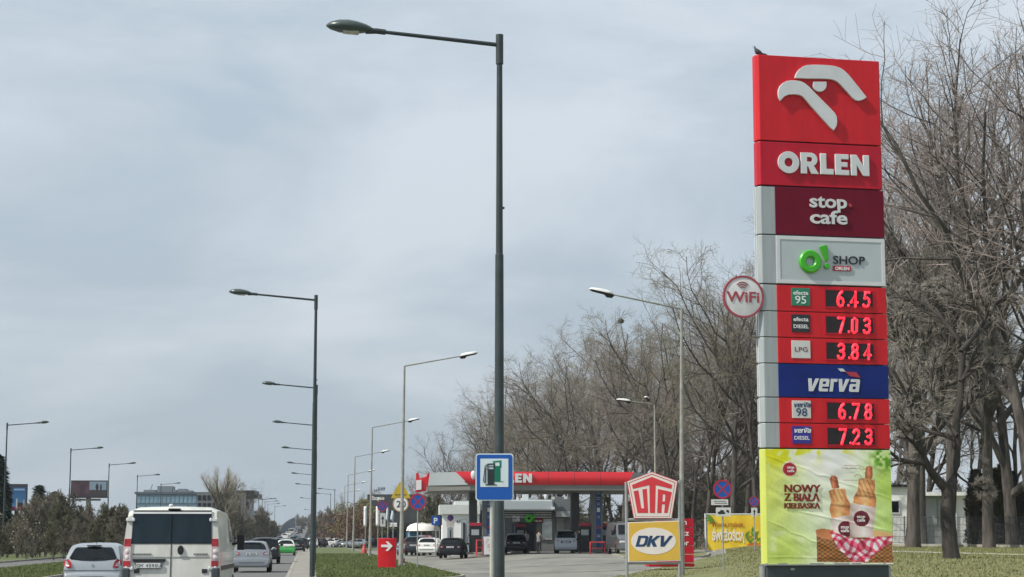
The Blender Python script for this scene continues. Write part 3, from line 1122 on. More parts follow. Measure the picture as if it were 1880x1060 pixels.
for pts in ([(1255, 195), (1290, 190), (1325, 205), (1345, 220)], [(1262, 280), (1275, 262), (1295, 258), (1312, 275)], [(1300, 205), (1310, 225), (1335, 222)]):
    P = zpts(TP, pts, 1270, 810, 4.24)
    mb.tube([(p[0], -.058, p[1]) for p in P], .004, 4)
conform(mb.build('poster_notes', M_PBROWN, pos))

# wifi disc on the left flank
wx, wz = TP(1365, 545, .0)
wf = empty('wifi_sign', 'round white WiFi disc with red rim fixed to the left side of the price pylon', 'sign', (tx, ty, 0), PRZ)
WR = 38.5 / F * 43.5
MB().lathe([(0, .05), (WR, .05), (WR, .01), (WR - .02, .005), (0, .005)], c=(wx, 0, wz), n=40, axis='Y').build('disc', mat('wifi_white', (.68, .68, .68), .4), wf, smooth=True)
MB().lathe([(WR - .045, .003), (WR - .045, -.005), (WR + .004, -.005), (WR + .004, .055)], c=(wx, 0, wz), n=40, axis='Y').build('rim', mat('wifi_red', (.35, .06, .08), .4), wf, smooth=True)
text('wifi_lettering', 'WiFi', wx, wz - .12, .34, -.002, MATS['wifi_red'], wf, thick=.01, bold=.02, width=.80)
mb = MB()
for r in (.07, .125, .18):
    mb.tube([(p[0], -.004, p[1]) for p in arc(wx - .02, wz + .16, r, 40, 140, 8)], .012, 5)
mb.build('wifi_waves', MATS['wifi_red'], wf)
MB().box((wx + .30, .09, wz + .15), (.36, .06, .04)).box((wx + .30, .09, wz - .15), (.36, .06, .04)).build('bracket', M_GALV, wf)

# pigeon on the top left corner
pg = empty('pigeon', 'dark grey pigeon perched on the top left corner of the price pylon', 'bird', (*TP.o.xy, 0), PRZ)
px_, pz_ = TP(1402, 99.5)
pz_ = zt(101)
bx = px_ - .02
mb = MB()
body = [(.14, 0, .09, .012), (.08, 0, .10, .04), (.02, 0, .125, .07), (-.04, 0, .155, .075), (-.075, 0, .19, .052), (-.085, 0, .225, .036), (-.09, 0, .255, .036), (-.10, 0, .275, .012)]
V, Fs = [], []
for (x, y, z, r) in body:
    for k in range(10):
        a = 2 * pi * k / 10
        V.append((bx + x + r * .35 * sin(a), .3 + r * .8 * cos(a), pz_ + z + r * .8 * sin(a)))
for i in range(len(body) - 1):
    for k in range(10):
        Fs.append((i * 10 + k, i * 10 + (k + 1) % 10, (i + 1) * 10 + (k + 1) % 10, (i + 1) * 10 + k))
Fs += [tuple(range(10)), tuple(range(len(body) * 10 - 10, len(body) * 10))]
mb.add(V, Fs)
mb.build('body', mat('pigeon_grey', (.05, .055, .065), .7, var=.4, scale=14), pg, smooth=True, ang=80)
MB().prism([[(bx + .12, pz_ + .085), (bx + .24, pz_ + .045), (bx + .25, pz_ + .06), (bx + .13, pz_ + .115)]], .26, .34).build('tail', M_BLACK, pg)
MB().tube([(bx - .12, .3, pz_ + .262), (bx - .15, .3, pz_ + .252)], [.009, .003], 5).build('beak', M_BLACK, pg)
for s_ in (-1, 1):
    MB().tube([(bx - .01, .3 + s_ * .025, pz_ + .08), (bx - .01, .3 + s_ * .025, pz_)], .006, 5).build('leg', M_PINK, pg)

# ------------------------------------------------------------------ street lamps
def dark_lamp(name, label, x, y, dirv, H, arm, group, rz):
    """local +x is the direction of the arm"""
    o = empty(name, label, 'street lamp', (x, y, 0), rz, group)
    MB().tube([(0, 0, -.1), (0, 0, .02), (0, 0, 1.7), (0, 0, 1.75), (0, 0, H * .62), (0, 0, H * .621), (0, 0, H)],
              [.105, .105, .10, .092, .078, .066, .052], 12).build('pole', M_DPOLE, o, smooth=True)
    MB().tube([(0, 0, H - .55), (0, 0, H + .02)], .072, 12).build('collar', M_DPOLE, o, smooth=True)
    MB().box((-.07, 0, H * .70), (.05, .03, .04)).build('bolt', M_DPOLE, o)
    MB().box((0, -.095, 1.0), (.11, .03, .45)).build('access_door', M_BASE, o, bevel=.008)
    MB().box((0, -.096, 1.75), (.07, .02, .10)).build('number_sticker', M_PLATE, o)
    r = .085
    ze = H - .18 + arm * r
    MB().tube([(0, 0, H - .18), (arm, 0, ze)], [.042, .036], 8).build('arm', M_DPOLE, o, smooth=True)
    mb = MB().tube([(arm - .15, 0, ze - .012), (arm + .05, 0, ze + .008)], .055, 8)
    mb.tube([(arm + .02, 0, ze), (arm + .22, 0, ze + .015)], [.05, .075], 8)
    mb.build('arm_socket', M_DPOLE, o, smooth=True)
    n, V, Fs = 12, [], []
    prof = [(0, .05), (.10, .09), (.25, .125), (.42, .145), (.60, .13), (.76, .08), (.84, .02)]
    for (t, w) in prof:
        for k in range(n):
            a = 2 * pi * k / n
            sz = sin(a)
            V.append((arm + .12 + t, cos(a) * w * 1.55, ze + .03 + t * .06 + (w * 1.0 * sz if sz > 0 else w * .72 * sz)))
    for i in range(len(prof) - 1):
        for k in range(n):
            Fs.append((i * n + k, i * n + (k + 1) % n, (i + 1) * n + (k + 1) % n, (i + 1) * n + k))
    Fs += [tuple(range(n)), tuple(range(len(V) - n, len(V)))]
    hd = MB().add(V, Fs).build('lamp_head', M_LAMPD, o, smooth=True, ang=70)
    MB().box((arm + .50, 0, ze - .034), (.30, .22, .03), ry=-.06).build('lamp_glass', M_LAMPGL, hd, bevel=.008)
    return o


proto_d = None
RZL = math.atan2(-RN.y, -RN.x)       # arm to the left of the road
RZR = math.atan2(RN.y, RN.x)
# nearest one stands on the traffic island
dk = []
spec = [(915.5, 66, 'tall dark green street lamp towering behind the blue petrol sign'),
        (580.5, 543, 'dark green street lamp at the kerb right of the main road, second tallest'),
        (583, 707.5, 'third dark green lamp in the line, just behind the second tallest pole')]
tops = [(576.5, 777), (576, 823.5), (576, 851), (577, 870), (577, 889.5), (577, 915), (577, 936)]
for i, t in enumerate(tops):
    spec.append((t[0], t[1], 'dark street lamp behind the second tall pole, arm %s from the front' % ORD[i + 3]))
for i, (px, py, lb) in enumerate(spec):
    H = 11.0
    Y = ytop(py, H)
    p = at(px, py, Y)
    if i == 0:
        p.x = gx(916.5, Y, 3)
        proto_d = dark_lamp('street_lamp', lb, p.x, p.y, None, H, 2.30, 'dark green lamps along the main road', RZL)
        proto_d0 = proto_d
    elif i == 1:
        p.x = gx(575, Y, 3)
        proto_d1 = dark_lamp('street_lamp', lb, p.x, p.y, None, H, 2.42, 'dark green lamps along the main road', RZL)
    else:
        p.x = p.x - .05
        copy_tree(proto_d1, None, (p.x, p.y, 0), RZL, lb)
for px, py, lb in ((614, 898, 'thin dark street lamp beyond the median, right one of the far pair with arms left'),
                   (606.5, 906.5, 'thin dark street lamp beyond the median, left one of the far pair with arms left')):
    Y = ytop(py, 11)
    copy_tree(proto_d1, None, (gx(px, Y, 5), Y, 0), RZL, lb)
lp = [(13.5, 777), (132, 823.5), (203, 851.5), (255.5, 872.5), (299, 888)]
for i, (px, py) in enumerate(lp):
    Y = ytop(py, 11)
    o = copy_tree(proto_d1, None, (gx(px - 5, Y, 5), Y, 0), RZR,
                  'dark street lamp with arm to the right beside the left thicket, %s from the left' % ['first', 'second', 'third', 'fourth', 'fifth'][i])
    o['group'] = 'dark lamps along the left side of the road'
for i, (px, py) in enumerate([(446, 915), (481, 922), (486, 926), (491, 930), (504, 934), (474, 922)]):
    Y = ytop(py, 11) * .92
    o = copy_tree(proto_d1, None, (gx(px, Y, 5), Y, 0), RZ, 'very distant thin lamp post on the far left of the overpass')
    o['group'] = 'distant lamp posts left of the overpass'


def pale_lamp(name, label, x, y, z0, H, arm, rz, group, double=False, lean=0.0, rise=.19):
    o = empty(name, label, 'street lamp', (x, y, z0), rz, group)
    sg = lean
    MB().tube([(-sg, 0, -.1), (-sg * .7, 0, 2.4), (-sg * .68, 0, 2.42), (0, 0, H)], [.135, .115, .10, .055], 10).build('pole', M_CPOLE, o, smooth=True)
    for dr in ((1, -1) if double else (1,)):
        a2 = arm if dr > 0 else arm * .45
        MB().tube([(0, 0, H - .05), (dr * .05, 0, H), (dr * a2, 0, H + a2 * rise)], [.05, .042, .03], 8).build('arm', M_GALV if double else M_CPOLE, o, smooth=True)
        e = Vector((dr * a2, 0, H + a2 * rise))
        Rm = Matrix.Rotation(-dr * rise * 1.1, 3, 'Y')
        V, Fs, n = [], [], 12
        for (t, w, h) in ((0, .06, .04), (.05, .10, .10), (.25, .14, .14), (.6, .145, .13), (.9, .12, .09), (1.0, .04, .03)):
            for k in range(n):
                a = 2 * pi * k / n
                q = Rm @ Vector((dr * t, cos(a) * w, max(0, sin(a)) * h + min(0, sin(a)) * .02 + .01))
                V.append(e + q)
        for i in range(5):
            for k in range(n):
                Fs.append((i * n + k, i * n + (k + 1) % n, (i + 1) * n + (k + 1) % n, (i + 1) * n + k))
        Fs += [tuple(range(n)), tuple(range(5 * n, 6 * n))]
        hd = MB().add(V, Fs).build('lamp_head', M_LAMPW, o, smooth=True, ang=60)
        mb = MB()
        V, Fs = [], []
        for (t, w, h) in ((-.06, .05, .05), (0, .11, .14), (.22, .135, .16), (.34, .135, .07), (.85, .12, .055), (.95, .06, .02)):
            for k in range(n):
                a = 2 * pi * k / n
                q = Rm @ Vector((dr * t, cos(a) * w, min(0, sin(a)) * h + max(0, sin(a)) * .01 - .012))
                V.append(e + q)
        for i in range(5):
            for k in range(n):
                Fs.append((i * n + k, i * n + (k + 1) % n, (i + 1) * n + (k + 1) % n, (i + 1) * n + k))
        Fs += [tuple(range(n)), tuple(range(5 * n, 6 * n))]
        mb.add(V, Fs).build('lamp_underside', M_BLACK, hd, smooth=True, ang=60)
    return o


wl = [(741.5, 672), (684, 785), (652.5, 839), (640, 872.5), (634, 892), (629, 906)]
G_ = 'pale concrete lamps along the grass median'
for i, (px, py) in enumerate(wl):
    Y = ytop(py, 10.9)
    bx_ = gx(px - (3.5 if i == 0 else 1.5), Y, 6)
    lb = 'weathered pale lamp post with white head in the median row, %s from the front' % ORD[i]
    if i == 0:
        proto_w = pale_lamp('street_lamp', lb, bx_ + .1, Y, 0, 10.9, 3.1, RZR + .1, G_, lean=.12)
    else:
        copy_tree(proto_w, None, (bx_, Y, 0), RZR + .1, lb)
Y = ytop(567, 10.9)
pale_lamp('street_lamp', 'weathered pale lamp post leaning slightly behind the red and white UTA sign', gx(1254, Y, 6), Y, .2, 10.7, 2.85, RZL, 'pale lamps by the petrol station', lean=-.14)
Y = ytop(742, 10.9)
dl_ = pale_lamp('street_lamp', 'double headed pale lamp in front of the bare trees behind the red canopy', gx(1203, Y, 6), Y, .4, 10.5, 1.7, RZL, 'pale lamps by the petrol station', rise=.1)
for ch in list(dl_.children):
    if ch.name.startswith(('arm', 'lamp_head')):
        copy_tree(ch, dl_, rz=1.15)
Y = ytop(825, 10.9)
pale_lamp('street_lamp', 'small distant lamp above the right end of the red canopy', gx(1152, Y, 6), Y, .4, 10.5, .5, RZL + .9, 'pale lamps by the petrol station')


# ------------------------------------------------------------------ road signs
def disc(parent, name, cx, cz, R, y0, th, m, n=40):
    return MB().lathe([(0, y0), (R, y0), (R, y0 + th), (0, y0 + th)], c=(cx, 0, cz), n=n, axis='Y').build(name, m, parent)


def ringm(cx, cz, r0, r1, y0, y1, n=40):
    return MB().lathe([(r0, y1), (r0, y0), (r1, y0), (r1, y1)], c=(cx, 0, cz), n=n, axis='Y')


def post(parent, H, r=.035, m=M_GALV, x=0, y=.06, z0=-.1):
    return MB().tube([(x, y, z0), (x, y, H)], r, 10).build('post', m, parent, smooth=True)


def no_stop(label, px, Y, R, cy, group='no stopping signs', gz=None, rz=0.0, xoff=0.0):
    """returns root; disc centre at pixel row cy"""
    c = at(px, cy, Y)
    z0 = hgt(c.x, Y) + .1 if gz is None else gz
    o = empty('no_stopping_sign', label, 'road sign', (c.x, Y, z0), rz, group)
    h = c.z - z0
    post(o, h + R * .9, .032, x=xoff)
    d = disc(o, 'sign_disc', 0, h, R, 0, .02, M_SBLUE)
    ringm(0, h, R * .82, R, -.008, .022).build('red_rim', M_SRED, d)
    mb = MB()
    for a in (45, -45):
        ca, sa = cos(radians(a)), sin(radians(a))
        w = R * .075
        l = R * .83
        if a > 0:
            mb.prism([[(ca * -l - sa * -w, h + sa * -l + ca * -w), (ca * l - sa * -w, h + sa * l + ca * -w), (ca * l - sa * w, h + sa * l + ca * w), (ca * -l - sa * w, h + sa * -l + ca * w)]], -.006, .0)
        else:
            mb.prism([[(ca * -l - sa * -w, h + sa * -l + ca * -w), (ca * l - sa * -w, h + sa * l + ca * -w), (ca * l - sa * w, h + sa * l + ca * w), (ca * -l - sa * w, h + sa * -l + ca * w)]], -.009, .0)
    mb.build('red_cross', M_SRED, d)
    return o, h


no_stop('round blue and red no stopping sign on a thin post in the grass median', 767, 95, .42, 921.5, gz=.12, rz=.05)
s2, h2 = no_stop('round no stopping sign above two white plates in front of the yellow banner', 1326.5, 72, .37, 898.5, rz=.06)
pl_ = MB().box((-.12, -.005, h2 - .50), (.66, .02, .22)).build('upper_plate', M_BWHITE, s2)
mb = MB()
for r_ in (0, 1):
    x = -.34 + .03 * r_
    while x < .10:
        w_ = random.uniform(.02, .06)
        mb.box((x + w_ / 2, -.017, h2 - .465 - .075 * r_), (w_, .003, .032))
        x += w_ + .018
mb.build('plate_lettering', M_BBLACK, pl_)
pl_ = MB().box((.02, -.005, h2 - .87), (.58, .02, .34)).build('lower_plate', M_BWHITE, s2)
# tow-away pictogram
mb = MB().prism([[(-.20, h2 - .93), (-.20, h2 - .87), (-.12, h2 - .85), (-.08, h2 - .79), (.03, h2 - .81), (.06, h2 - .88), (.10, h2 - .91), (.06, h2 - .95), (-.16, h2 - .96)]], -.02, -.015)
mb.prism([[(.12, h2 - .86), (.24, h2 - .92), (.24, h2 - .82), (.19, h2 - .80), (.15, h2 - .78)]], -.02, -.015)
mb.build('tow_pictogram', M_BBLACK, pl_)
s3, h3 = no_stop('small purple looking no stopping sign behind the pylon edge, by the trees', 1384.5, 110, .30, 921, rz=.1)
pl_ = MB().box((0, -.005, h3 - .62), (.36, .02, .5)).build('arrow_plate', M_BWHITE, s3)
MB().prism([[(-.03, h3 - .82), (-.03, h3 - .62), (-.09, h3 - .62), (0, h3 - .46), (.09, h3 - .62), (.03, h3 - .62), (.03, h3 - .82)]], -.02, -.015).build('arrow', M_BBLACK, pl_)
s4, h4 = no_stop('no stopping sign with a white upward arrow plate, behind the red arrow box', 702, 175, .48, 930, gz=.0, rz=.15)
pl_ = MB().box((.05, -.005, h4 - 1.25), (.50, .02, 1.25)).build('arrow_plate', M_BWHITE, s4)
MB().prism([[(.0, h4 - 1.65), (.0, h4 - 1.2), (-.10, h4 - 1.2), (.05, h4 - .85), (.20, h4 - 1.2), (.10, h4 - 1.2), (.10, h4 - 1.65)]], -.02, -.015).build('arrow', M_BBLACK, pl_)
s5, h5 = no_stop('small no stopping sign in front of the white station wall', 827, 140, .24, 951, rz=.1)
pl_ = MB().box((.0, -.005, h5 - .48), (.60, .02, .36)).build('plate', M_BWHITE, s5)
MB().box((0, .03, h5 - 1.45), (.46, .05, 1.5)).build('lower_board', M_PGREY, s5)
MB().box((0, -.0, h5 - 1.45), (.07, .02, 1.1)).build('board_mark', M_BBLACK, s5)

# 20 limit with yellow triangle
Y = 113
c = at(735.5, 925.5, Y)
sp = empty('speed_sign', 'round 20 speed limit sign under a yellow triangular bump warning sign', 'road sign', (c.x, Y, 0), .03)
h = c.z
R = 14.5 / F * Y
post(sp, h + 1.3, .035, x=.0)
disc(sp, 'limit_disc', 0, h, R, 0, .02, M_PRINTW)
ringm(0, h, R * .86, R, -.006, .022).build('limit_rim', mat('faded_red_rim', (.45, .30, .16), .5), sp)
text('limit_number', '20', .03, h - .20, .56, -.01, M_BBLACK, sp, thick=.004, bold=.008, width=.56)
a_, b_, c_ = at(718, 915, Y), at(753.5, 915, Y), at(736, 885, Y)
tri = [(a_.x - c.x, a_.z), (b_.x - c.x, b_.z), (b_.x - c.x - .06, b_.z + .16), (c_.x - c.x + .07, c_.z), (c_.x - c.x - .07, c_.z), (a_.x - c.x + .06, a_.z + .16)]
tr = MB().prism([tri], 0, .02).build('warning_triangle', M_SYEL, sp)
zl = at(718, 909.5, Y).z
MB().prism([[(-.36, zl), (.36, zl), (.36, zl + .045), (.22, zl + .045), (.12, zl + .11), (.02, zl + .045), (-.36, zl + .045)]], -.008, -.001).build('bump_pictogram', M_BBLACK, tr)

# blue petrol station sign in front of the tall lamp
Yb = 29.3
BP = Plane(gx(907.5, Yb, 2), Yb, .03)
bs = empty('petrol_sign', 'blue road sign with two fuel pumps in front of the tall dark lamp post', 'road sign', (BP.o.x, BP.o.y, 0), BP.rz)
c0, c1 = BP(873, 919.5), BP(942.5, 833)


def rrect(x0, z0, x1, z1, r, n=5):
    return arc(x1 - r, z1 - r, r, 0, 90, n) + arc(x0 + r, z1 - r, r, 90, 180, n) + arc(x0 + r, z0 + r, r, 180, 270, n) + arc(x1 - r, z0 + r, r, 270, 360, n)


MB().prism([rrect(c0[0], c0[1], c1[0], c1[1], .045)], .0, .03).build('border', M_SPALE, bs)
MB().prism([rrect(c0[0] + .018, c0[1] + .018, c1[0] - .018, c1[1] - .018, .035)], -.006, .0).build('blue_face', M_SBLUE, bs)
w0, w1 = BP(620 + 1262 / 4.82, 840 + 262 / 4.82), BP(620 + 1510 / 4.82, 840 + 12 / 4.82)
fp = MB().box(((w0[0] + w1[0]) / 2, -.008, (w0[1] + w1[1]) / 2), (w1[0] - w0[0], .006, w1[1] - w0[1])).build('white_square', M_SPALE, bs)


def zp(pts):
    return zpts(BP, pts, 620, 840, 4.82)


mb = MB()
mb.prism([zp([(1384, 205), (1384, 60), (1370, 34), (1448, 26), (1448, 88), (1440, 92), (1440, 212), (1466, 212), (1466, 217), (1384, 217)]), zp([(1392, 44), (1432, 42), (1432, 76), (1392, 76)])], -.0145, -.0115)
mb.build('green_pump', M_SGREEN, fp)
mb = MB()
mb.prism([zp([(1325, 238), (1325, 62), (1322, 56), (1386, 52), (1390, 62), (1390, 104), (1384, 108), (1384, 238), (1408, 240), (1408, 246), (1306, 246), (1306, 240)]),
          zp([(1332, 66), (1378, 64), (1378, 80), (1332, 80)]), zp([(1332, 86), (1378, 86), (1378, 104), (1332, 104)])], -.0185, -.015)
hose = zp([(1326, 66), (1312, 68), (1302, 82), (1300, 110), (1294, 160), (1288, 205), (1294, 222), (1304, 222), (1308, 205), (1308, 110), (1316, 92)])
mb.tube([(p[0], -.0165, p[1]) for p in hose], .006, 5)
mb.build('black_pump', M_BBLACK, fp)
post(bs, c1[1] - .1, .034, mat('pale_post', (.42, .42, .38), .6), x=-.035, y=.07, z0=-.05)
MB().box((0, .045, c0[1] + .2), (.14, .03, .05)).box((0, .045, c1[1] - .2), (.14, .03, .05)).build('clamp', M_GALV, bs)

# UTA / DKV sign frame
Yu = 53
UP_ = Plane(gx(1198, Yu, 1), Yu, .03)
uf = empty('sign_frame', 'steel frame carrying the red and white UTA pentagon above the yellow DKV board', 'sign frame', (UP_.o.x, UP_.o.y, 0), UP_.rz)


def zu(pts):
    return zpts(UP_, pts, 900, 840, 4.7)


for xx_, tpx in ((1151, 885), (1247, 882)):
    p = UP_(xx_, 1000)
    q = UP_(xx_ - (2 if xx_ < 1200 else 0) + 1, tpx)
    MB().tube([(p[0], .06, -.1), (q[0], .06, q[1])], .045, 10).build('post', M_GALV, uf, smooth=True)
for py_ in (954, 1034.5):
    p, q = UP_(1151, py_), UP_(1247, py_)
    MB().tube([(p[0], .06, p[1]), (q[0], .06, q[1])], .035, 8).build('crossbar', M_GALV, uf, smooth=True)
ut = MB().prism([zu([(1395, 125), (1617, 205), (1566, 527), (1238, 527), (1178, 206)])], -.02, .03).build('pentagon_sign', M_UTAR, uf)
MB().prism([zu([(1395, 129), (1612, 208), (1562, 523), (1242, 523), (1183, 209)]), zu([(1395, 142), (1597, 216), (1550, 512), (1252, 512), (1196, 217)])], -.026, -.0205).build('cream_edge', M_UTAW, ut)
MB().prism([zu([(1395, 150), (1590, 221), (1545, 508), (1257, 508), (1203, 222)])], -.026, -.0205).build('cream_field', M_UTAW, ut)
mb = MB()
mb.prism([zu([(1222, 238), (1395, 168), (1570, 238), (1562, 272), (1427, 240), (1420, 480), (1376, 480), (1372, 240), (1230, 272)])], -.031, -.0265)
mb.prism([zu([(1236, 292), (1277, 284), (1303, 440), (1326, 440), (1312, 277), (1350, 270), (1362, 480), (1270, 480)])], -.031, -.0265)
mb.prism([zu([(1446, 272), (1566, 300), (1528, 480), (1500, 480), (1506, 405), (1480, 405), (1476, 480), (1440, 480)]), zu([(1488, 318), (1510, 322), (1506, 380), (1484, 380)])], -.031, -.0265)
mb.build('uta_lettering', M_UTAR, ut)
dk_ = MB().prism([zu([(1186, 560), (1630, 545), (1642, 893), (1190, 903)])], -.01, .03).build('dkv_board', M_UTAW, uf)
MB().prism([zu([(1195, 567), (1622, 553), (1634, 885), (1198, 895)])], -.016, -.0105).build('yellow_face', M_DKVY, dk_)
e0, e1 = zu([(1216, 722)])[0], zu([(1602, 722)])[0]
ec = zu([(1409, 722)])[0]
er = (e1[0] - e0[0]) / 2
eh = zu([(1409, 607)])[0][1] - ec[1]
MB().prism([circ(ec[0], ec[1], er, 48, eh)], -.022, -.0165).build('white_oval', M_UTAW, dk_)
d0 = zu([(1252, 770)])[0]
d1 = zu([(1574, 676)])[0]
hd = d1[1] - d0[1]
mb = MB()
sxx = ((d1[0] - d0[0]) / hd - .3 - .04 * 2) / (1.0 + 1.0 + 1.1)
word(mb, 'DKV', d0[0], d0[1], hd, -.028, -.0225, gap=.04, shear=.3, sx=sxx)
mb.build('dkv_lettering', M_DKVB, dk_)

# red arrow box
Y = 94
RP = Plane(gx(710, Y, 1), Y, .04)
ra = empty('arrow_box', 'red rectangular box sign with white arrow pointing right, in the grass', 'sign', (RP.o.x, Y, .1), .04)
a_, b_ = RP(693.5, 1040), RP(727.5, 988.5)
V = []
n = 8
out = [(a_[0] + (b_[0] - a_[0]) * i / n, -.06 * sin(pi * i / n)) for i in range(n + 1)] + [(b_[0], .35), (a_[0], .35)]
k = len(out)
MB().add([(p[0], p[1], -.15) for p in out] + [(p[0], p[1], b_[1] - .1) for p in out],
         [tuple(reversed(range(k))), tuple(range(k, 2 * k))] + [(i, (i + 1) % k, (i + 1) % k + k, i + k) for i in range(k)]).build('box_body', M_ORED, ra, bevel=.015)
P = zpts(RP, [(385, 773), (448, 773), (424, 745), (446, 745), (486, 784), (446, 828), (424, 828), (448, 795), (385, 795)], 620, 840, 4.82)
MB().prism([[(p[0], p[1] - .1) for p in P]], -.075, -.04).build('white_arrow', M_PRINTW, ra)

# red stacked information column behind the DKV board
Y = 82
IP = Plane(gx(1235, Y, 1), Y, .08)
ic = empty('info_column', 'red stacked panel column with white lettering behind the DKV board', 'sign', (IP.o.x, Y, 0), .08)
bz = .45
a_, b_ = IP(1191, 1049), IP(1275, 1035)
MB().box(((a_[0] + b_[0]) / 2, .5, (b_[1] + bz - .1) / 2), (b_[0] - a_[0], 1.1, b_[1] - bz + .1)).build('plinth', M_ORED2, ic, bevel=.03)
ys = [952, 969, 985, 1002, 1018, 1034]
for i in range(5):
    p, q = IP(1205, ys[i + 1] - .8), IP(1273, ys[i] + .6)
    MB().box(((p[0] + q[0]) / 2, .15, (p[1] + q[1]) / 2), (q[0] - p[0], .5, q[1] - p[1])).build('panel', M_ORED2, ic, bevel=.01)
for s, py_, px__ in (('h', 963.5, 1257), ('cz', 983.5, 1258), ('or', 1001.5, 1257)):
    p = IP(px__, py_)
    text('panel_lettering', s, p[0], p[1] - .0, .34, -.105, M_PRINTW, ic, thick=.004, bold=.012)

# yellow banner between posts
Y = 138
YP = Plane(gx(1296, Y, 1), Y, -.02)
yb = empty('banner', 'yellow advertising banner on white posts behind the no stopping sign', 'banner', (YP.o.x, Y, 0), YP.rz)
a_, b_ = YP(1299, 1011), YP(1425, 946)
nx_, nz_ = 30, 14
V = [(a_[0] + (b_[0] - a_[0]) * i / nx_, .0 + .05 * sin(i * .9 + j * .5) * sin(pi * j / nz_), a_[1] + (b_[1] - a_[1]) * j / nz_) for j in range(nz_ + 1) for i in range(nx_ + 1)]
Fc = [(j * (nx_ + 1) + i, j * (nx_ + 1) + i + 1, (j + 1) * (nx_ + 1) + i + 1, (j + 1) * (nx_ + 1) + i) for j in range(nz_) for i in range(nx_)]
cl = link_mesh('banner_cloth', np_mesh('banner_cloth', V, Fc, mat('banner_yellow', (.78, .50, .02), .55, col2=(.80, .62, .05), scale=.6), True), yb)
for px_2 in (1296, 1425):
    p = YP(px_2, 1000)
    MB().tube([(p[0], .05, .5), (p[0], .05, YP(px_2, 943)[1])], .08, 8).build('post', M_WHITE, yb, smooth=True)
for py_ in (944.5, 1012.5):
    p, q = YP(1296, py_), YP(1425, py_)
    MB().tube([(p[0], .05, p[1]), (q[0], .05, q[1])], .06, 6).build('rail', M_WHITE, yb)
M_BROWNL = mat('banner_brown', (.30, .07, .01), .5)
p, q = YP(1307, 967), YP(1364, 967)
text('banner_lettering', 'Wiosna smakuje', (p[0] + q[0]) / 2, p[1], .5, -.07, M_BROWNL, cl, thick=.004, bold=.01, width=q[0] - p[0])
p, q = YP(1307, 992), YP(1366, 992)
text('banner_lettering', 'ŚWIEŻOŚCIĄ', (p[0] + q[0]) / 2, p[1], .86, -.07, M_PRINTW, cl, thick=.004, bold=.03, width=q[0] - p[0])
mb = MB()
P = YP(1382, 990)
for k in range(14):
    a = random.uniform(0, 2 * pi)
    cx_, cz_ = P[0] + random.uniform(-.5, 1.2), P[1] + random.uniform(-.6, .7)
    mb.prism([[(cx_ + .35 * cos(a), cz_ + .35 * sin(a)), (cx_ + .1 * cos(a + 1.6), cz_ + .1 * sin(a + 1.6)), (cx_ - .3 * cos(a), cz_ - .3 * sin(a)), (cx_ + .1 * cos(a - 1.6), cz_ + .1 * sin(a - 1.6))]], -.075 - k * .001, -.0705 - k * .001)
P = YP(1305, 951)
for k in range(5):
    a = 2.5 + k * .7
    mb.prism([[(P[0] + .5 * cos(a), P[1] + .5 * sin(a)), (P[0] + .12 * cos(a + 1.6), P[1] + .12 * sin(a + 1.6)), (P[0], P[1]), (P[0] + .12 * cos(a - 1.6), P[1] + .12 * sin(a - 1.6))]], -.075 - k * .001, -.0705 - k * .001)
mb.build('printed_leaves', mat('print_leaf_green', (.10, .24, .02), .5), cl)
mb = MB()
P = YP(1376, 997)
for k in range(4):
    mb.prism([circ(P[0] + k * .35, P[1] - .2 + .1 * (k % 2), .17, 12)], -.092 - k * .001, -.0885 - k * .001)
mb.build('printed_fruit', mat('print_orange', (.62, .16, .03), .5), cl)

# ------------------------------------------------------------------ petrol station
GZ = .45                                             # ground level of the station
CY = D(25.7)
CR = radians(5)
CP = Plane(gx(862, CY, 5), CY, CR)
can = empty('petrol_canopy', 'petrol station canopy with glossy red fascia and grey chamfered corners on grey columns', 'canopy', (CP.o.x, CP.o.y, 0), CR)
zT, zB = CP(1000, 866.5)[1], CP(1000, 890.5)[1]
xL, xR = 0.0, CP(1150, 880)[0]
CHM = 3.3
DEP = 12.5
plan = [(xL, 0), (xR, 0), (xR + CHM * .66, CHM * .8), (xR + CHM * .66, DEP), (xL - CHM * .86, DEP), (xL - CHM * .86, CHM * .8)]


def fascia_seg(p, q, name, m, slope=.42, bulge=True, mit0=0.0, mit1=0.0):
    """sloped, slightly bulging fascia from p to q (plan points), leaning outwards at the bottom"""
    p, q = Vector((*p, 0)), Vector((*q, 0))
    t = (q - p).normalized()
    nrm = Vector((t.y, -t.x, 0))
    V, Fs = [], []
    N = 7
    for i in range(N + 1):
        f = i / N
        z = zB + (zT - zB) * f
        o_ = .12 * sin(pi * f) if bulge else 0
        a = p + nrm * o_ + t * (mit0 * f)
        c = q + nrm * o_ + t * (mit1 * f)
        V += [(a.x, a.y, z), (c.x, c.y, z)]
    for i in range(N):
        Fs.append((2 * i, 2 * i + 1, 2 * i + 3, 2 * i + 2))
    k = len(V)
    a = p - nrm * .3
    c = q - nrm * .3
    V += [(a.x, a.y, zB), (c.x, c.y, zB), (a.x, a.y, zT), (c.x, c.y, zT)]
    Fs += [(0, k, k + 1, 1), (2 * N, 2 * N + 1, k + 3, k + 2), (k, k + 2, k + 3, k + 1)]
    Fs += [tuple([2 * i for i in range(N + 1)] + [k + 2, k]), tuple([2 * i + 1 for i in range(N + 1)] + [k + 3, k + 1])]
    return MB().add(V, Fs).build(name, m, can, smooth=True)


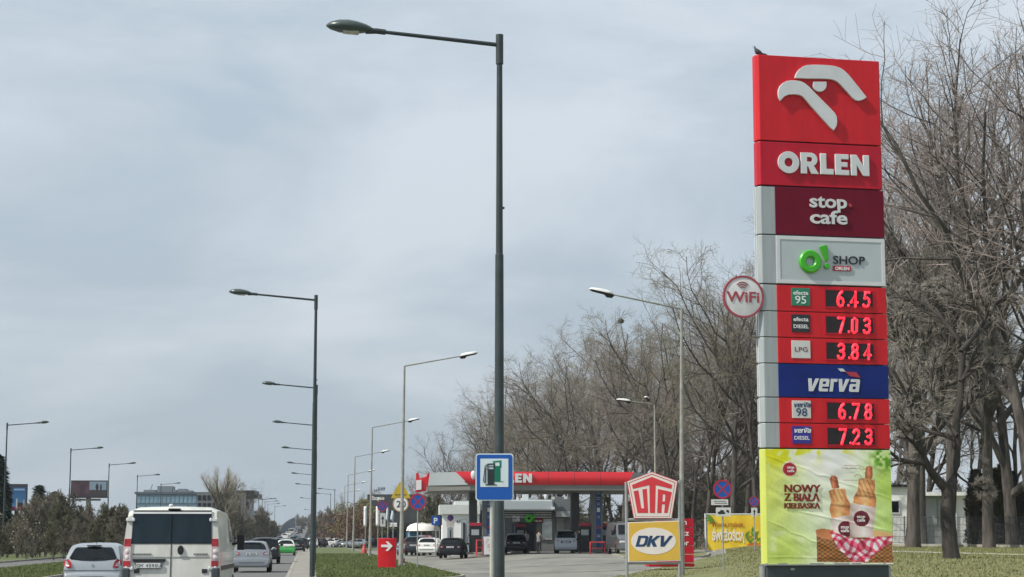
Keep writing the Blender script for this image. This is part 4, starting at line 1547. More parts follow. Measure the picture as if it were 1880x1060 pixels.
M_CANR = mat('canopy_red', (.60, .015, .025), .3, var=.04, scale=.3, coat=.3)
M_CANG = mat('canopy_grey', (.30, .335, .345), .5, metal=.15, var=.05, scale=.3)
fr_ = fascia_seg((xL - .02, 0), (xR, 0), 'red_fascia', M_CANR, mit0=-1.0, mit1=.55)
fascia_seg((xL - CHM * .86, CHM * .8), (xL - .1, 0.03), 'corner_panel', M_CANG, bulge=False, mit0=.15, mit1=-1.0)
fascia_seg((xR + .06, 0.02), (xR + CHM * .66, CHM * .8), 'corner_panel', M_CANG, bulge=False, mit0=.7, mit1=0)
fascia_seg((xL - CHM * .86, DEP), (xL - CHM * .86, CHM * .8 + .3), 'side_fascia', M_CANR)
fascia_seg((xR + CHM * .66, CHM * .8 + .1), (xR + CHM * .66, DEP), 'side_fascia', M_CANR)
for k in range(1, 6):
    xj = xL + (xR - xL) * k / 6
    N = 7
    V = []
    for i in range(N + 1):
        f = i / N
        z = zB + .01 + (zT - zB - .02) * f
        V += [(xj - .012, -.12 * sin(pi * f) - .004, z), (xj + .012, -.12 * sin(pi * f) - .004, z)]
    MB().add(V, [(2 * i, 2 * i + 1, 2 * i + 3, 2 * i + 2) for i in range(N)]).build('fascia_joint', M_SEAM, can)
for k in range(5):
    for j in range(2):
        MB().box((1.5 + k * 2.6, 2.5 + j * 5, zB - .36), (.5, .5, .06)).build('ceiling_light', M_WHITE, can)
# left red wing tip with lamp
wl_ = [CP(765.5, 903), CP(767, 866), CP(771, 865), CP(774, 876), CP(789, 872), CP(786, 899)]
MB().prism([[(p[0], p[1]) for p in wl_]], 3.2, 3.6).build('red_wing', M_CANR, can)
p_ = CP(769.5, 889)
MB().prism([[(p_[0] - .1, p_[1] - .35), (p_[0] + .28, p_[1] - .3), (p_[0] + .28, p_[1] + .4), (p_[0] - .1, p_[1] + .35)]], 3.1, 3.19).build('white_mark', M_PRINTW, can)
# underside and roof
ins = .35
un = [(p[0], p[1], zB) for p in plan]
MB().add([(p[0] * .985 + .05, p[1] + .1, zB - .38) for p in plan] + [(p[0], p[1] + .05, zB + .02) for p in plan], [tuple(range(6)), tuple(range(6, 12))] + [(i, (i + 1) % 6, (i + 1) % 6 + 6, i + 6) for i in range(6)]).build('underside', mat('canopy_underside', (.20, .20, .19), .6, var=.05), can)
MB().add([(p[0], p[1] + .05, zT - .12) for p in plan], [tuple(range(6))]).build('roof_deck', M_CANG, can)
lx0, lz0 = CP(894, 887)
lx1, lz1 = CP(976, 886.5)
lhh = CP(976, 870)[1] - lz1
mb = MB()
sxx = ((lx1 - lx0) / lhh - .12 * 4) / (1.04 + .88 + .66 + .70 + .92)
xx = lx0
for ch in 'ORLEN':
    mb = MB()
    word(mb, ch, xx, lz1, lhh, -.26, -.13, sx=sxx)
    mb.build('letter', M_WHITE, fr_)
    xx += (GL[ch][1] * sxx + .12) * lhh
# small round dish hint beside the lettering
MB().ell((CP(869, 873)[0], -.05, CP(869, 873)[1]), (.2, .15, .34), 10, 7).build('white_globe', M_WHITE, can, smooth=True)
# columns
M_COLD = mat('column_grey', (.11, .12, .125), .5, var=.1, scale=1)
M_COLB = mat('column_blue_band', (.02, .06, .20), .45, var=.1)
for (pl0, pl1, yy, nm, band) in ((861.5, 876, 7.0, 'column', 0), (886, 906, 2.2, 'column', 1), (1049, 1064, 8.5, 'column', 0), (1086, 1107, 2.4, 'column', 1)):
    a, c = CP(pl0, 1000, yy)[0], CP(pl1, 1000, yy)[0]
    col = MB().box(((a + c) / 2, yy + .35, (GZ + zB - .38) / 2), (c - a, .7, zB - .38 - GZ)).build('column', M_COLD if not band else mat('column_pale', (.125, .135, .14), .5, var=.08), can, bevel=.02)
    if band:
        bx0 = CP(pl0 + (7.5 if pl0 < 1000 else 9), 1000, yy)[0]
        bx1 = CP(pl0 + (15.5 if pl0 < 1000 else 17), 1000, yy)[0]
        bd = MB().box(((bx0 + bx1) / 2, yy - .02, 3.0), (bx1 - bx0, .03, 4.2)).build('price_band', M_COLB, col)
        for k, (za_, m_) in enumerate(((4.85, M_PGREY), (4.45, M_PGREY), (4.05, M_PGREY), (3.62, M_WHITE), (3.1, M_PGREY), (2.35, M_SRED), (1.75, M_BWHITE))):
            mb = MB()
            if k == 3:
                mb.box(((bx0 + bx1) / 2, yy - .045, za_), (.22, .01, .30))
            elif k == 5:
                mb.box(((bx0 + bx1) / 2, yy - .045, za_), (.28, .01, .14))
            else:
                mb.box(((bx0 + bx1) / 2, yy - .045, za_ + .06), (.22, .01, .045)).box(((bx0 + bx1) / 2, yy - .045, za_ - .06), (.22, .01, .045))
            mb.build('price_mark', m_, bd)

# pumps
def pump(label, px, Y, w=.9, h=1.9, m=M_BLACK):
    x = gx(px, Y, 1)
    o = empty('fuel_pump', label, 'fuel pump', (x, Y, GZ), CR, 'fuel pumps under the canopy')
    MB().box((0, 0, .07), (w + .5, 1.4, .14)).build('island_kerb', M_KERB, o, bevel=.02)
    MB().box((0, 0, .14 + h * .5), (w * .9, .55, h)).build('cabinet', m, o, bevel=.03)
    MB().box((0, -.29, 1.55), (w * .6, .03, .40)).build('display', M_PGREY, o)
    MB().box((0, -.28, 2.12), (w * .96, .08, .22)).build('top_sign', M_SRED, o)
    for s in (-1, 1):
        MB().tube([(s * w * .42, -.2, 1.5), (s * w * .62, -.35, 1.2), (s * w * .60, -.38, .7), (s * w * .45, -.28, .5)], .022, 6).build('hose', M_BLACK, o)
        MB().box((s * w * .47, -.1, 1.35), (.07, .25, .14)).build('nozzle', M_BLACK, o)
    return o


pump('dark fuel pump beside the left canopy columns', 872, 134)
pump('dark fuel pump behind the silver minivan', 1073, 136)
pump('fuel pump behind the dark car in the shade near the shop door', 955, 146)
pump('fuel pump behind the right canopy column beside the grey van', 1110, 142)

# red hoop barriers
def hoop(label, px, Y, w, h):
    x = gx(px, Y, .8)
    o = MB().tube([(-w / 2, 0, -.05), (-w / 2, 0, h), (w / 2, 0, h), (w / 2, 0, -.05)], .055, 8).tube([(-w / 2, 0, h * .5), (w / 2, 0, h * .5)], .04, 6).build('hoop_barrier', mat('hoop_red', (.62, .06, .07), .5), None, smooth=True)
    o.location = (x, Y, GZ)
    o.rotation_euler = (0, 0, .5)
    prop(o, label, 'barrier', 'red hoop barriers')
    return o


hoop('red hoop barrier at the foot of the left canopy columns', 881, 128, .5, 1.0)
hoop('low red hoop barrier between the right column and the grey van', 1097, 131, 1.2, .85)
# white advert board
Y = 130
x = gx(896.5, Y, 1)
ab = empty('advert_board', 'white framed advert board standing beside the left columns', 'notice board', (x, Y, GZ), .05)
MB().box((0, .1, .62), (.66, .12, 1.24)).build('board', M_WHITE, ab, bevel=.02)
mb = MB()
for k in range(5):
    mb.tube([(random.uniform(-.2, .2), .03, .3 + .17 * k), (random.uniform(-.2, .2), .03, .38 + .17 * k), (random.uniform(-.2, .2), .03, .34 + .17 * k)], .012, 4)
mb.build('drawing', M_PINK, ab)
MB().box((-.2, .1, -.02), (.08, .5, .06)).box((.2, .1, -.02), (.08, .5, .06)).build('foot', M_GALV, ab)
# red and white bollard
Y = 101
x = gx(739, Y, .5)
bo = empty('striped_bollard', 'red and white striped bollard beside the arrow box', 'bollard', (x, Y, 0), 0)
for k in range(6):
    MB().tube([(0, 0, .26 * k - (.05 if k == 0 else 0)), (0, 0, .26 * k + .255)], .13 - .004 * k, 12).build('band', M_SRED if k % 2 else M_PRINTW, bo)
# road hydrant like red blob behind flags
Y = 185
x = gx(668.5, Y, .3)
o = MB().lathe([(0, 0), (.26, 0), (.27, .28), (.19, .62), (.13, .72), (.14, .95), (.06, 1.05), (0, 1.05)], n=14).build('flag_base', mat('flag_base_red', (.50, .07, .07), .6), None, smooth=True)
o.location = (x, Y, 0)
prop(o, 'small red weighted barrel on the grass behind the lamp row', 'barrel')

# shop building
SY = D(22)
SP = Plane(gx(905, SY, 3), SY, radians(2))
shop = empty('station_shop', 'petrol station shop with pale grey parapet, striped walls and dark doorway', 'shop', (SP.o.x, SP.o.y, 0), SP.rz)
xr = SP(1015.5, 950)[0]
xr2 = SP(1050, 950)[0]
zP1, zP0 = SP(950, 918)[1], SP(950, 938)[1]
xl = SP(876, 950)[0]
MB().box(((xl + xr2) / 2, 4.5, (zP0 + GZ) / 2 + .2), (xr2 - xl, 8, zP0 - GZ + .3)).build('wall', mat('shop_wall_grey', (.12, .125, .125), .7, var=.08, scale=.5), shop)
MB().box(((xl + xr) / 2, .1, (zP1 + zP0) / 2), (xr - xl, 1.4, zP1 - zP0)).build('parapet', mat('parapet_grey', (.40, .45, .46), .5, var=.04, scale=.4), shop, bevel=.12)
MB().box(((xr + xr2) / 2 + .03, .2, (zP1 + zP0) / 2 + .1), (xr2 - xr - .07, .9, zP1 - zP0 + .3)).build('dark_parapet', mat('parapet_dark', (.14, .16, .165), .6, var=.08, scale=.4), shop)
b_ = SP(1017, 950)[0]
MB().box(((b_ + xr2) / 2, .15, SP(950, 944)[1]), (xr2 - b_ - .3, .8, .5)).build('awning', mat('awning_grey', (.30, .32, .32), .6), shop, bevel=.03)
MB().box(((b_ + xr2) / 2 - .2, .42, SP(950, 963)[1]), (xr2 - b_ - .9, .1, 1.1)).build('shutter', mat('shutter_grey', (.16, .17, .15), .6), shop)
# striped cladding: each slat
M_SLAT = mat('slat_white', (.50, .50, .49), .6)
sl_me = MB().box((0, 0, 0), (SP(924, 950)[0] - SP(900, 950)[0] + .3, .06, .11)).mesh('slat', M_SLAT)
sl_me2 = MB().box((0, 0, 0), (SP(1013, 950)[0] - SP(998, 950)[0], .06, .11)).mesh('slat', M_SLAT)
sl_me3 = MB().box((0, 0, 0), (SP(1013, 950)[0] - SP(905, 950)[0], .06, .09)).mesh('slat', M_SLAT)
for k in range(13):
    z = SP(950, 950)[1] - .22 * k
    o = link_mesh('slat', sl_me, shop); o.location = ((SP(924, 950)[0] + SP(900, 950)[0]) / 2, .44, z)
    if k < 4:
        o = link_mesh('slat', sl_me2, shop); o.location = ((SP(1013, 950)[0] + SP(998, 950)[0]) / 2, .44, z)
for k in range(3):
    o = link_mesh('slat', sl_me3, shop); o.location = ((SP(1013, 950)[0] + SP(905, 950)[0]) / 2, .44, SP(950, 941)[1] - .19 * k)
dx0, dx1 = SP(957, 985)[0], SP(981, 985)[0]
MB().box(((dx0 + dx1) / 2, .42, (GZ + SP(950, 960)[1]) / 2), (dx1 - dx0, .12, SP(950, 960)[1] - GZ)).build('doorway', M_GLASS, shop)
MB().box((dx1 + .1, .36, (GZ + SP(950, 957)[1]) / 2), (.12, .12, SP(950, 957)[1] - GZ)).box((dx0 - .1, .36, (GZ + SP(950, 957)[1]) / 2), (.12, .12, SP(950, 957)[1] - GZ)).build('door_frame', M_BLACK, shop)
wx0, wx1 = SP(941, 985)[0], SP(955, 985)[0]
MB().box(((wx0 + wx1) / 2, .42, SP(950, 972)[1]), (wx1 - wx0, .1, 1.0)).build('window', mat('shop_window', (.05, .07, .13), .15, var=.4, scale=3), shop)
wx0, wx1 = SP(996, 985)[0], SP(1014, 985)[0]
MB().box(((wx0 + wx1) / 2, .40, SP(950, 974)[1]), (wx1 - wx0, .1, 1.5)).build('poster_board', mat('pale_board', (.42, .45, .44), .5, var=.2, scale=2), shop)
MB().box((SP(988, 950)[0], .38, SP(950, 956)[1]), (.9, .1, .35)).build('maroon_board', M_MAROON, shop)
a = SP(948, 951.5)
text('shop_lettering', 'stop', a[0], a[1], .42, .26, M_PRINTW, shop, thick=.03, bold=.01, width=.62)
a = SP(948, 957.5)
text('shop_lettering', 'cafe', a[0], a[1], .42, .26, M_PRINTW, shop, thick=.03, bold=.01, width=.62)
a = SP(971.5, 952)
ringm(a[0], a[1], .12, .34, .15, .3, 24).build('green_ring', M_GREEN, shop)
MB().prism([[(a[0] + .32, a[1]), (a[0] + .44, a[1] + .38), (a[0] + .58, a[1] + .34), (a[0] + .42, a[1] - .04)]], .15, .3).ell((a[0] + .44, .2, a[1] - .18), (.07, .06, .07)).build('green_exclamation', M_GREEN, shop)
a = SP(988, 956.5)
text('shop_lettering', 'ORLEN', a[0], a[1] - .08, .2, .31, M_PRINTW, shop, thick=.02, width=.7)
# things on the shop roof
for (px0, px1, py0, py1, m_) in ((960, 971, 904, 918, M_WHITE), (949, 953, 913, 918, M_WHITE), (957, 960, 914, 918, M_WHITE), (972, 976, 914, 918, M_PGREY)):
    a, c = SP(px0, py1), SP(px1, py0)
    MB().box(((a[0] + c[0]) / 2, 1.2, (a[1] + c[1]) / 2), (c[0] - a[0], .8, c[1] - a[1])).build('roof_unit', m_, shop)
a = SP(1003.5, 911.5)
MB().ell((a[0], 1.0, a[1]), (.16, .1, .30), 12, 8).tube([(a[0], 1.1, a[1]), (a[0], 1.2, a[1] - .5)], .04, 6).build('satellite_dish', M_WHITE, shop, smooth=True)
for (px_2, py_) in ((1014.5, 915), (1037.5, 914.5), (1014.5, 933.5)):
    a = SP(px_2, py_)
    MB().box((a[0], -.68, a[1]), (.26, .25, .22)).build('floodlight', M_WHITE, shop)

# white block left of the canopy columns
WY = D(22.5)
WP = Plane(gx(812, WY, 3), WY, radians(3))
wb = empty('white_annex', 'white flat roofed service building left of the canopy columns', 'building', (WP.o.x, WP.o.y, 0), WP.rz)
M_WWALL = mat('white_render', (.84, .85, .84), .8, var=.05, scale=.4)
a, c = WP(812, 1000)[0], WP(880, 1000)[0]
MB().box(((a + c) / 2, 3, (WP(830, 944)[1] + .1) / 2), (c - a, 6, WP(830, 944)[1] - .1)).build('wall', M_WWALL, wb)
MB().box(((a + c) / 2 - .1, 2.9, (WP(830, 927)[1] + WP(830, 944)[1]) / 2), (c - a + .3, 6.3, WP(830, 927)[1] - WP(830, 944)[1])).build('parapet', mat('parapet_pale', (.62, .65, .63), .7, var=.03), wb)
a2 = WP(835, 1000)[0]
MB().box(((a2 + c) / 2, 3, (WP(830, 920)[1] + WP(830, 927)[1]) / 2), (c - a2, 5.6, WP(830, 920)[1] - WP(830, 927)[1] - .004)).build('upper_parapet', MATS['parapet_pale'], wb)
a = WP(832.5, 920.5)
MB().tube([(a[0], -.1, a[1] - .3), (a[0], -.1, a[1]), (a[0] - .15, -.3, a[1] + .02)], .06, 6).build('roof_lamp', M_WHITE, wb)
for (p0, p1, q0, q1, m_, nm) in ((838.5, 845, 955, 960, M_BLACK, 'house_mark'), (846, 857, 954, 1013, M_PGREY, 'corner_post'), (850, 853, 960, 1012, M_BLACK, 'service_door')):
    a, c = WP(p0, q1), WP(p1, q0)
    if nm == 'house_mark':
        text('number_lettering', '6 4', (a[0] + c[0]) / 2, a[1], .30, -.03, M_BLACK, wb, thick=.02, bold=.02, width=c[0] - a[0])
    else:
        MB().box(((a[0] + c[0]) / 2, -.03 - (.08 if nm == 'service_door' else 0), (a[1] + c[1]) / 2), (c[0] - a[0], .1, c[1] - a[1])).build(nm, m_, wb)
# parking P sign
Y = 146
c = at(799.5, 956, Y)
ps = empty('parking_sign', 'blue square parking sign with white P above the white market tent', 'road sign', (c.x, Y, .2), 0)
post(ps, c.z - .3, .03)
fz = c.z - .2
pf = MB().box((0, 0, fz), (.62, .03, .72)).build('sign_plate', M_SBLUE, ps)
text('sign_lettering', 'P', 0, fz - .21, .60, -.02, M_PRINTW, pf, thick=.004, bold=.03)
MB().box((.42, .02, fz + .02), (.20, .03, .76)).build('side_plate', mat('plate_violet', (.035, .035, .12), .5), ps)
# white tent
Y = 190
TPn = Plane(gx(775, Y, 2), Y, 0)
tn = empty('market_tent', 'white domed market tent above the queue of cars', 'tent', (TPn.o.x, Y, 0), 0)
n = 12
V, Fs = [], []
x0_, x1_ = TPn(743, 975)[0], TPn(809, 975)[0]
z0_, z1_ = TPn(775, 975)[1], TPn(775, 959.5)[1]
for j, (f, dz) in enumerate(((1.0, 0), (.93, .45), (.75, .78), (.45, .96), (.1, 1.0))):
    for k in range(n):
        a = 2 * pi * (k + .5) / n
        sx_, sy_ = cos(a), sin(a)
        V.append(((x0_ + x1_) / 2 + (x1_ - x0_) / 2 * f * sx_, 2 + 2.4 * f * sy_, z0_ + (z1_ - z0_) * dz))
for j in range(4):
    for k in range(n):
        Fs.append((j * n + k, j * n + (k + 1) % n, (j + 1) * n + (k + 1) % n, (j + 1) * n + k))
Fs.append(tuple(range(4 * n, 5 * n)))
MB().add(V, Fs).build('roof', mat('tent_white', (.74, .72, .66), .7, var=.06, scale=.6), tn, smooth=True, ang=50)
for px_2 in (750, 773, 800, 806):
    MB().tube([(TPn(px_2, 980)[0], 1.0, 0), (TPn(px_2, 980)[0], 1.0, z0_ + .1)], .07, 6).build('leg', M_WHITE, tn)
MB().box(((x0_ + x1_) / 2 - .8, 2.6, z0_ / 2), (2.0, .1, z0_ * .9)).build('back_curtain', mat('tent_blue', (.05, .20, .34), .6), tn)
# beach flags
for i, (px0, px1, py0, py1, ft) in enumerate(((667.5, 673.5, 930, 967, 1000), (690, 697, 930, 966, 1000), (710, 714, 931, 953, 1000), (719, 724, 937, 953, 1000))):
    Y = 190
    P1, P0 = at(px1, py0, Y), at(px0, py1, Y)
    fl = empty('beach_flag', ['tall white beach flag between the median lamp posts', 'tall white beach flag left of the arrow plate sign',
                              'small pale blue flag left of the twenty sign', 'small pale flag just left of the twenty sign post'][i], 'flag', (P0.x, Y, 0), 0, 'advertising flags')
    w, z0_, z1_ = P1.x - P0.x, P0.z, P1.z
    V = [(0 + w * f + (.0 if i < 2 else -w * .5 * g), .05 * sin(6 * f + 3 * g), z1_ - (z1_ - z0_) * g - (0 if i < 2 else .3 * f)) for g in [k / 8 for k in range(9)] for f in (0, .5, 1)]
    Fc = [(j * 3 + k, j * 3 + k + 1, j * 3 + k + 4, j * 3 + k + 3) for j in range(8) for k in range(2)]
    me = np_mesh('flag_cloth', V, Fc, mat('flag_white', (.70, .72, .73), .7) if i < 2 else mat('flag_pale_blue', (.48, .56, .62), .7), True)
    o = link_mesh('flag_cloth', me, fl)
    so = o.modifiers.new('solid', 'SOLIDIFY'); so.thickness = .02
    MB().tube([(w * .55, .12, 0), (w * .55, .12, z1_)], .045, 6).build('flag_pole', M_GALV, fl)

# dark commercial building right of the median
DY = 330
DP = Plane(gx(658, DY, 5), DY, radians(-3))
db = empty('commercial_building', 'dark grey flat roofed commercial building with white roof lettering behind the flags', 'building', (DP.o.x, DP.o.y, 0), DP.rz)
M_DKW = mat('dark_wall', (.040, .042, .046), .7, var=.2, scale=.15)
for (px0, px1, pyt, yy) in ((658, 674, 917, 0), (674, 762, 908, -.5)):
    a, c = DP(px0, 1000)[0], DP(px1, 1000)[0]
    z = DP(700, pyt)[1]
    MB().box(((a + c) / 2, 8 + yy, z / 2), (c - a - .02, 16, z)).build('wall', M_DKW, db)
a, c = DP(655, 1000)[0], DP(775, 1000)[0]
MB().box(((a + c) / 2, 6, DP(700, 965)[1]), (c - a, 14, .8)).build('canopy_slab', M_BLACK, db)
for k in range(11):
    a, c = DP(662 + k * 10, 1000)[0], DP(669 + k * 10, 1000)[0]
    MB().box(((a + c) / 2, -.6, DP(700, 982)[1]), (c - a, .1, 1.8)).build('window', M_GLASS, db)
MB().box((DP(724, 962)[0], -1.5, DP(724, 962)[1]), (1.3, .2, .35)).box((DP(724, 967)[0], -1.5, DP(724, 966)[1]), (1.3, .2, .25)).build('white_strip', M_PRINTW, db)
mb = MB()
for (x0_, x1_, yy, hh_) in ((691, 703, 901, .7), (684, 688, 903, .5)):
    x = x0_
    while x < x1_:
        p = DP(x, yy)
        mb.tube([(p[0], 3, p[1]), (p[0] + random.uniform(-.1, .2), 3, p[1] + hh_)], .07, 4)
        mb.tube([(p[0], 3, p[1] + hh_ * .5), (p[0] + .25, 3, p[1] + hh_ * random.uniform(.3, .8))], .06, 4)
        x += 2.6
mb.build('roof_lettering', mat('far_sign_dark', (.10, .11, .13), .6), db)
p = DP(685, 918.5)
text('wall_lettering', 'Stop', p[0] + .7, p[1], 1.0, -1.6, M_PRINTW, db, thick=.05, bold=.01, width=1.4)
mb = MB()
x = DP(695, 918)[0]
for k in range(5):
    mb.tube([(x, -1.6, p[1]), (x + .1, -1.6, p[1] + .5)], .05, 4).tube([(x, -1.6, p[1] + .1), (x + .2, -1.6, p[1] + .2)], .05, 4)
    x += .26
mb.build('wall_lettering', M_PRINTW, db)

# ------------------------------------------------------------------ left: billboards and far buildings
Y = 272
BB = Plane(gx(164, Y, 10), Y, radians(4))
bb = empty('billboard', 'wide dark billboard with a photo of two figures above the left thicket', 'billboard', (BB.o.x, BB.o.y, 0), BB.rz)
a, c = BB(130, 914.5), BB(198, 882.5)
fp = MB().box(((a[0] + c[0]) / 2, 0, (a[1] + c[1]) / 2), (c[0] - a[0], .35, c[1] - a[1])).build('frame', M_BLACK, bb)
NXB, NZB = 68, 32
u_, v_ = np.meshgrid(np.linspace(0, 1, NXB + 1), np.linspace(0, 1, NZB + 1))
Bc = np.zeros(u_.shape + (3,)) + np.array([72, 52, 62.])
Bc = Bc + (vnoise(u_ * 60, v_ * 30, 9, 5)[..., None] - .5) * 30
r_ = u_ > .5
sky_ = r_ & (v_ < .55)
Bc[sky_] = (126, 144, 160)
Bc[r_ & (v_ >= .55)] = (58, 54, 56)
Bc[r_ & (((u_ - .73) / .04) ** 2 + ((v_ - .36) / .22) ** 2 < 1)] = (26, 26, 32)
Bc[r_ & (((u_ - .84) / .028) ** 2 + ((v_ - .38) / .2) ** 2 < 1)] = (26, 26, 32)
ln = np.where(Bc / 255 <= .04045, Bc / 255 / 12.92, ((np.clip(Bc, 0, 255) / 255 + .055) / 1.055) ** 2.4)
V = np.stack([(a[0] + .15 + (c[0] - a[0] - .3) * u_).ravel(), np.full(u_.size, -.19), (c[1] - .15 - (c[1] - a[1] - .3) * v_).ravel()], 1)
ii = np.arange(u_.size).reshape(u_.shape)
Fc = np.stack([ii[1:, :-1], ii[1:, 1:], ii[:-1, 1:], ii[:-1, :-1]], -1).reshape(-1, 4)
M_BPR = vcol_mat('billboard_print', .5)
me = np_mesh('print', V, Fc, M_BPR)
ca = me.color_attributes.new('print', 'FLOAT_COLOR', 'POINT')
ca.data.foreach_set('color', np.concatenate([ln, np.ones(ln.shape[:2] + (1,))], -1).astype(np.float32).ravel())
link_mesh('print', me, bb)
p = BB(161, 940)
MB().tube([(p[0], .4, 0), (p[0], .4, a[1] + 1)], .35, 10).box((p[0], .35, a[1] - .25), (3.5, .5, .3)).build('mast', mat('mast_pale', (.22, .21, .19), .7, var=.3, scale=.8), bb)

Y = 215
BB = Plane(gx(28, Y, 8), Y, radians(10))
bb = empty('billboard', 'blue billboard half hidden behind the dark spruce at the left edge', 'billboard', (BB.o.x, BB.o.y, 0), BB.rz)
a, c = BB(0, 938), BB(51, 889)
MB().box(((a[0] + c[0]) / 2, .05, (a[1] + c[1]) / 2), (c[0] - a[0], .4, c[1] - a[1])).build('frame', mat('billboard_frame', (.045, .045, .055), .6), bb)
u_, v_ = np.meshgrid(np.linspace(0, 1, 41), np.linspace(0, 1, 41))
Bc = np.zeros(u_.shape + (3,)) + np.array([40, 84, 132.])
Bc = Bc * (1 - v_[..., None] * .3) + np.array([110, 160, 190.]) * (v_[..., None] * .45)
Bc[v_ > .86] = (110, 40, 60)
Bc[(v_ > .5) & (np.abs(u_ - .35) < .05)] = (190, 190, 180)
Bc[(v_ > .55) & (np.abs(u_ - .85) < .06)] = (150, 160, 150)
Bc[(v_ > .68) & (v_ < .87) & (np.abs(u_ - .6) < .2)] = (60, 42, 50)
Bc[(v_ > .05) & (v_ < .13) & (u_ > .1) & (u_ < .9)] = (140, 170, 200)
ln = ((Bc / 255 + .055) / 1.055) ** 2.4
p0_, p1_ = BB(22, 936), BB(48.5, 895)
V = np.stack([(p0_[0] + (p1_[0] - p0_[0]) * u_).ravel(), np.full(u_.size, -.17), (p1_[1] - (p1_[1] - p0_[1]) * v_).ravel()], 1)
ii = np.arange(u_.size).reshape(u_.shape)
Fc = np.stack([ii[1:, :-1], ii[1:, 1:], ii[:-1, 1:], ii[:-1, :-1]], -1).reshape(-1, 4)
me = np_mesh('print', V, Fc, M_BPR)
ca = me.color_attributes.new('print', 'FLOAT_COLOR', 'POINT')
ca.data.foreach_set('color', np.concatenate([ln, np.ones(ln.shape[:2] + (1,))], -1).astype(np.float32).ravel())
link_mesh('print', me, bb)
p = BB(30, 940)
MB().tube([(p[0], .3, 0), (p[0], .3, a[1])], .25, 8).build('mast', M_BLACK, bb)

# far glass office
Y = 640
OP = Plane(gx(247, Y, 10), Y, radians(3))
of = empty('office_building', 'distant long glass office block with rooftop plant rooms behind the white van', 'building', (OP.o.x, OP.o.y, 0), OP.rz)
a, c = OP(247.5, 1000)[0], OP(440, 1000)[0]
zt_, = (OP(300, 907)[1],)
MB().box(((a + c) / 2, 12, zt_ / 2), (c - a, 24, zt_)).build('wall', mat('office_wall', (.10, .15, .19), .5, var=.1, scale=.05), of)
MB().box(((a + c) / 2, 12, zt_ + .3), (c - a + 1, 25, .7)).build('roof_edge', mat('office_edge', (.07, .09, .11), .6), of)
wm = MB().box((0, 0, 0), (1.15, .1, 2.6)).mesh('window', mat('office_glass', (.16, .27, .34), .15, var=.25, scale=.5))
nw = int((c - a - 1) / 1.45)
for r in range(3):
    for k in range(nw):
        o = link_mesh('window', wm, of)
        o.location = (a + 1 + k * 1.45, -.06, zt_ - 1.9 - r * 3.3)
for (px0, px1, py0, py1) in ((262, 284, 901, 906), (287, 315, 894, 906), (316, 323, 901, 906), (325, 340, 899, 906), (340, 350, 902, 906)):
    a_, c_ = OP(px0, py1), OP(px1, py0)
    MB().box(((a_[0] + c_[0]) / 2, 6, (a_[1] + c_[1]) / 2), (c_[0] - a_[0], 8, c_[1] - a_[1] + .6)).build('plant_room', mat('plant_grey', (.16, .19, .21), .6), of)
p = OP(273, 902)
MB().tube([(p[0], 3, p[1]), (p[0] + .8, 3, p[1] + 2.4)], .2, 5).build('roof_mast', M_GALV, of)
# grey block nearer, with dark slab roof
Y = 430
OP = Plane(gx(392, Y, 8), Y, radians(2))
of = empty('grey_building', 'grey building with overhanging dark roof slab right of the white van', 'building', (OP.o.x, OP.o.y, 0), OP.rz)
a, c = OP(360, 1000)[0], OP(450, 1000)[0]
zt_ = OP(400, 904)[1]
MB().box(((a + c) / 2, 9, zt_ / 2), (c - a, 18, zt_)).build('wall', mat('grey_block_wall', (.13, .135, .14), .8, var=.12, scale=.2), of)
a_, c_ = OP(432, 906), OP(466.5, 900.5)
MB().box(((a_[0] + c_[0]) / 2, 6, (a_[1] + c_[1]) / 2), (c_[0] - a_[0], 12, c_[1] - a_[1])).build('roof_slab', M_BLACK, of)
a_, c_ = OP(448, 914.5), OP(472.5, 906.3)
MB().box(((a_[0] + c_[0]) / 2, 6, (a_[1] + c_[1]) / 2), (c_[0] - a_[0], 11, c_[1] - a_[1])).build('roof_slab', M_BLACK, of)
a_, c_ = OP(449, 1000), OP(457.5, 915)
MB().box(((a_[0] + c_[0]) / 2, 6, c_[1] / 2), (c_[0] - a_[0], 10, c_[1])).build('tower_wall', mat('block_pale', (.36, .38, .39), .8), of)
MB().box((OP(454, 930)[0], .9, OP(454, 928)[1]), (.8, .15, 1.7)).build('window', M_GLASS, of)
for k in range(9):
    for r in range(3):
        p = OP(366 + k * 9, 914 + r * 14)
        MB().box((p[0], -.05, p[1]), (.75, .1, 1.1)).build('window', M_GLASS, of)

# white house on the right behind the fence
HY = 152
HP = Plane(gx(1636, HY, 3), HY, radians(-2))
ho = empty('white_house', 'low white house with flat roof edge behind the foreground tree and fence', 'house', (HP.o.x, HP.o.y, 0), HP.rz)
M_HW = mat('house_white', (.80, .80, .78), .85, var=.07, scale=.5)
M_HG = mat('house_grey', (.27, .29, .30), .85, var=.1, scale=.5)
for (px0, px1, pyt, yy, m_) in ((1590, 1685, 893, 0, M_HW), (1685, 1785, 906, .8, M_HG), (1750, 1776, 910, .3, M_HW)):
    a, c = HP(px0, 990)[0], HP(px1, 990)[0]
    z = HP(1700, pyt)[1]
    MB().box(((a + c) / 2, 4 + yy, (z + .6) / 2), (c - a - .01, 8, z - .6)).build('wall', m_, ho)
a, c = HP(1686, 990)[0], HP(1788, 990)[0]
MB().box(((a + c) / 2, 4.2, HP(1700, 907)[1]), (c - a, 9.4, .30)).build('roof', M_HW, ho)
a, c = HP(1585, 990)[0], HP(1684, 990)[0]
MB().box(((a + c) / 2, 4.0, HP(1700, 892)[1]), (c - a, 8.6, .2)).build('roof', M_BLACK, ho)
p = HP(1643, 931)
w_ = MB().box((p[0], -.03, p[1]), (.62, .08, .95)).build('window', M_GLASS, ho)
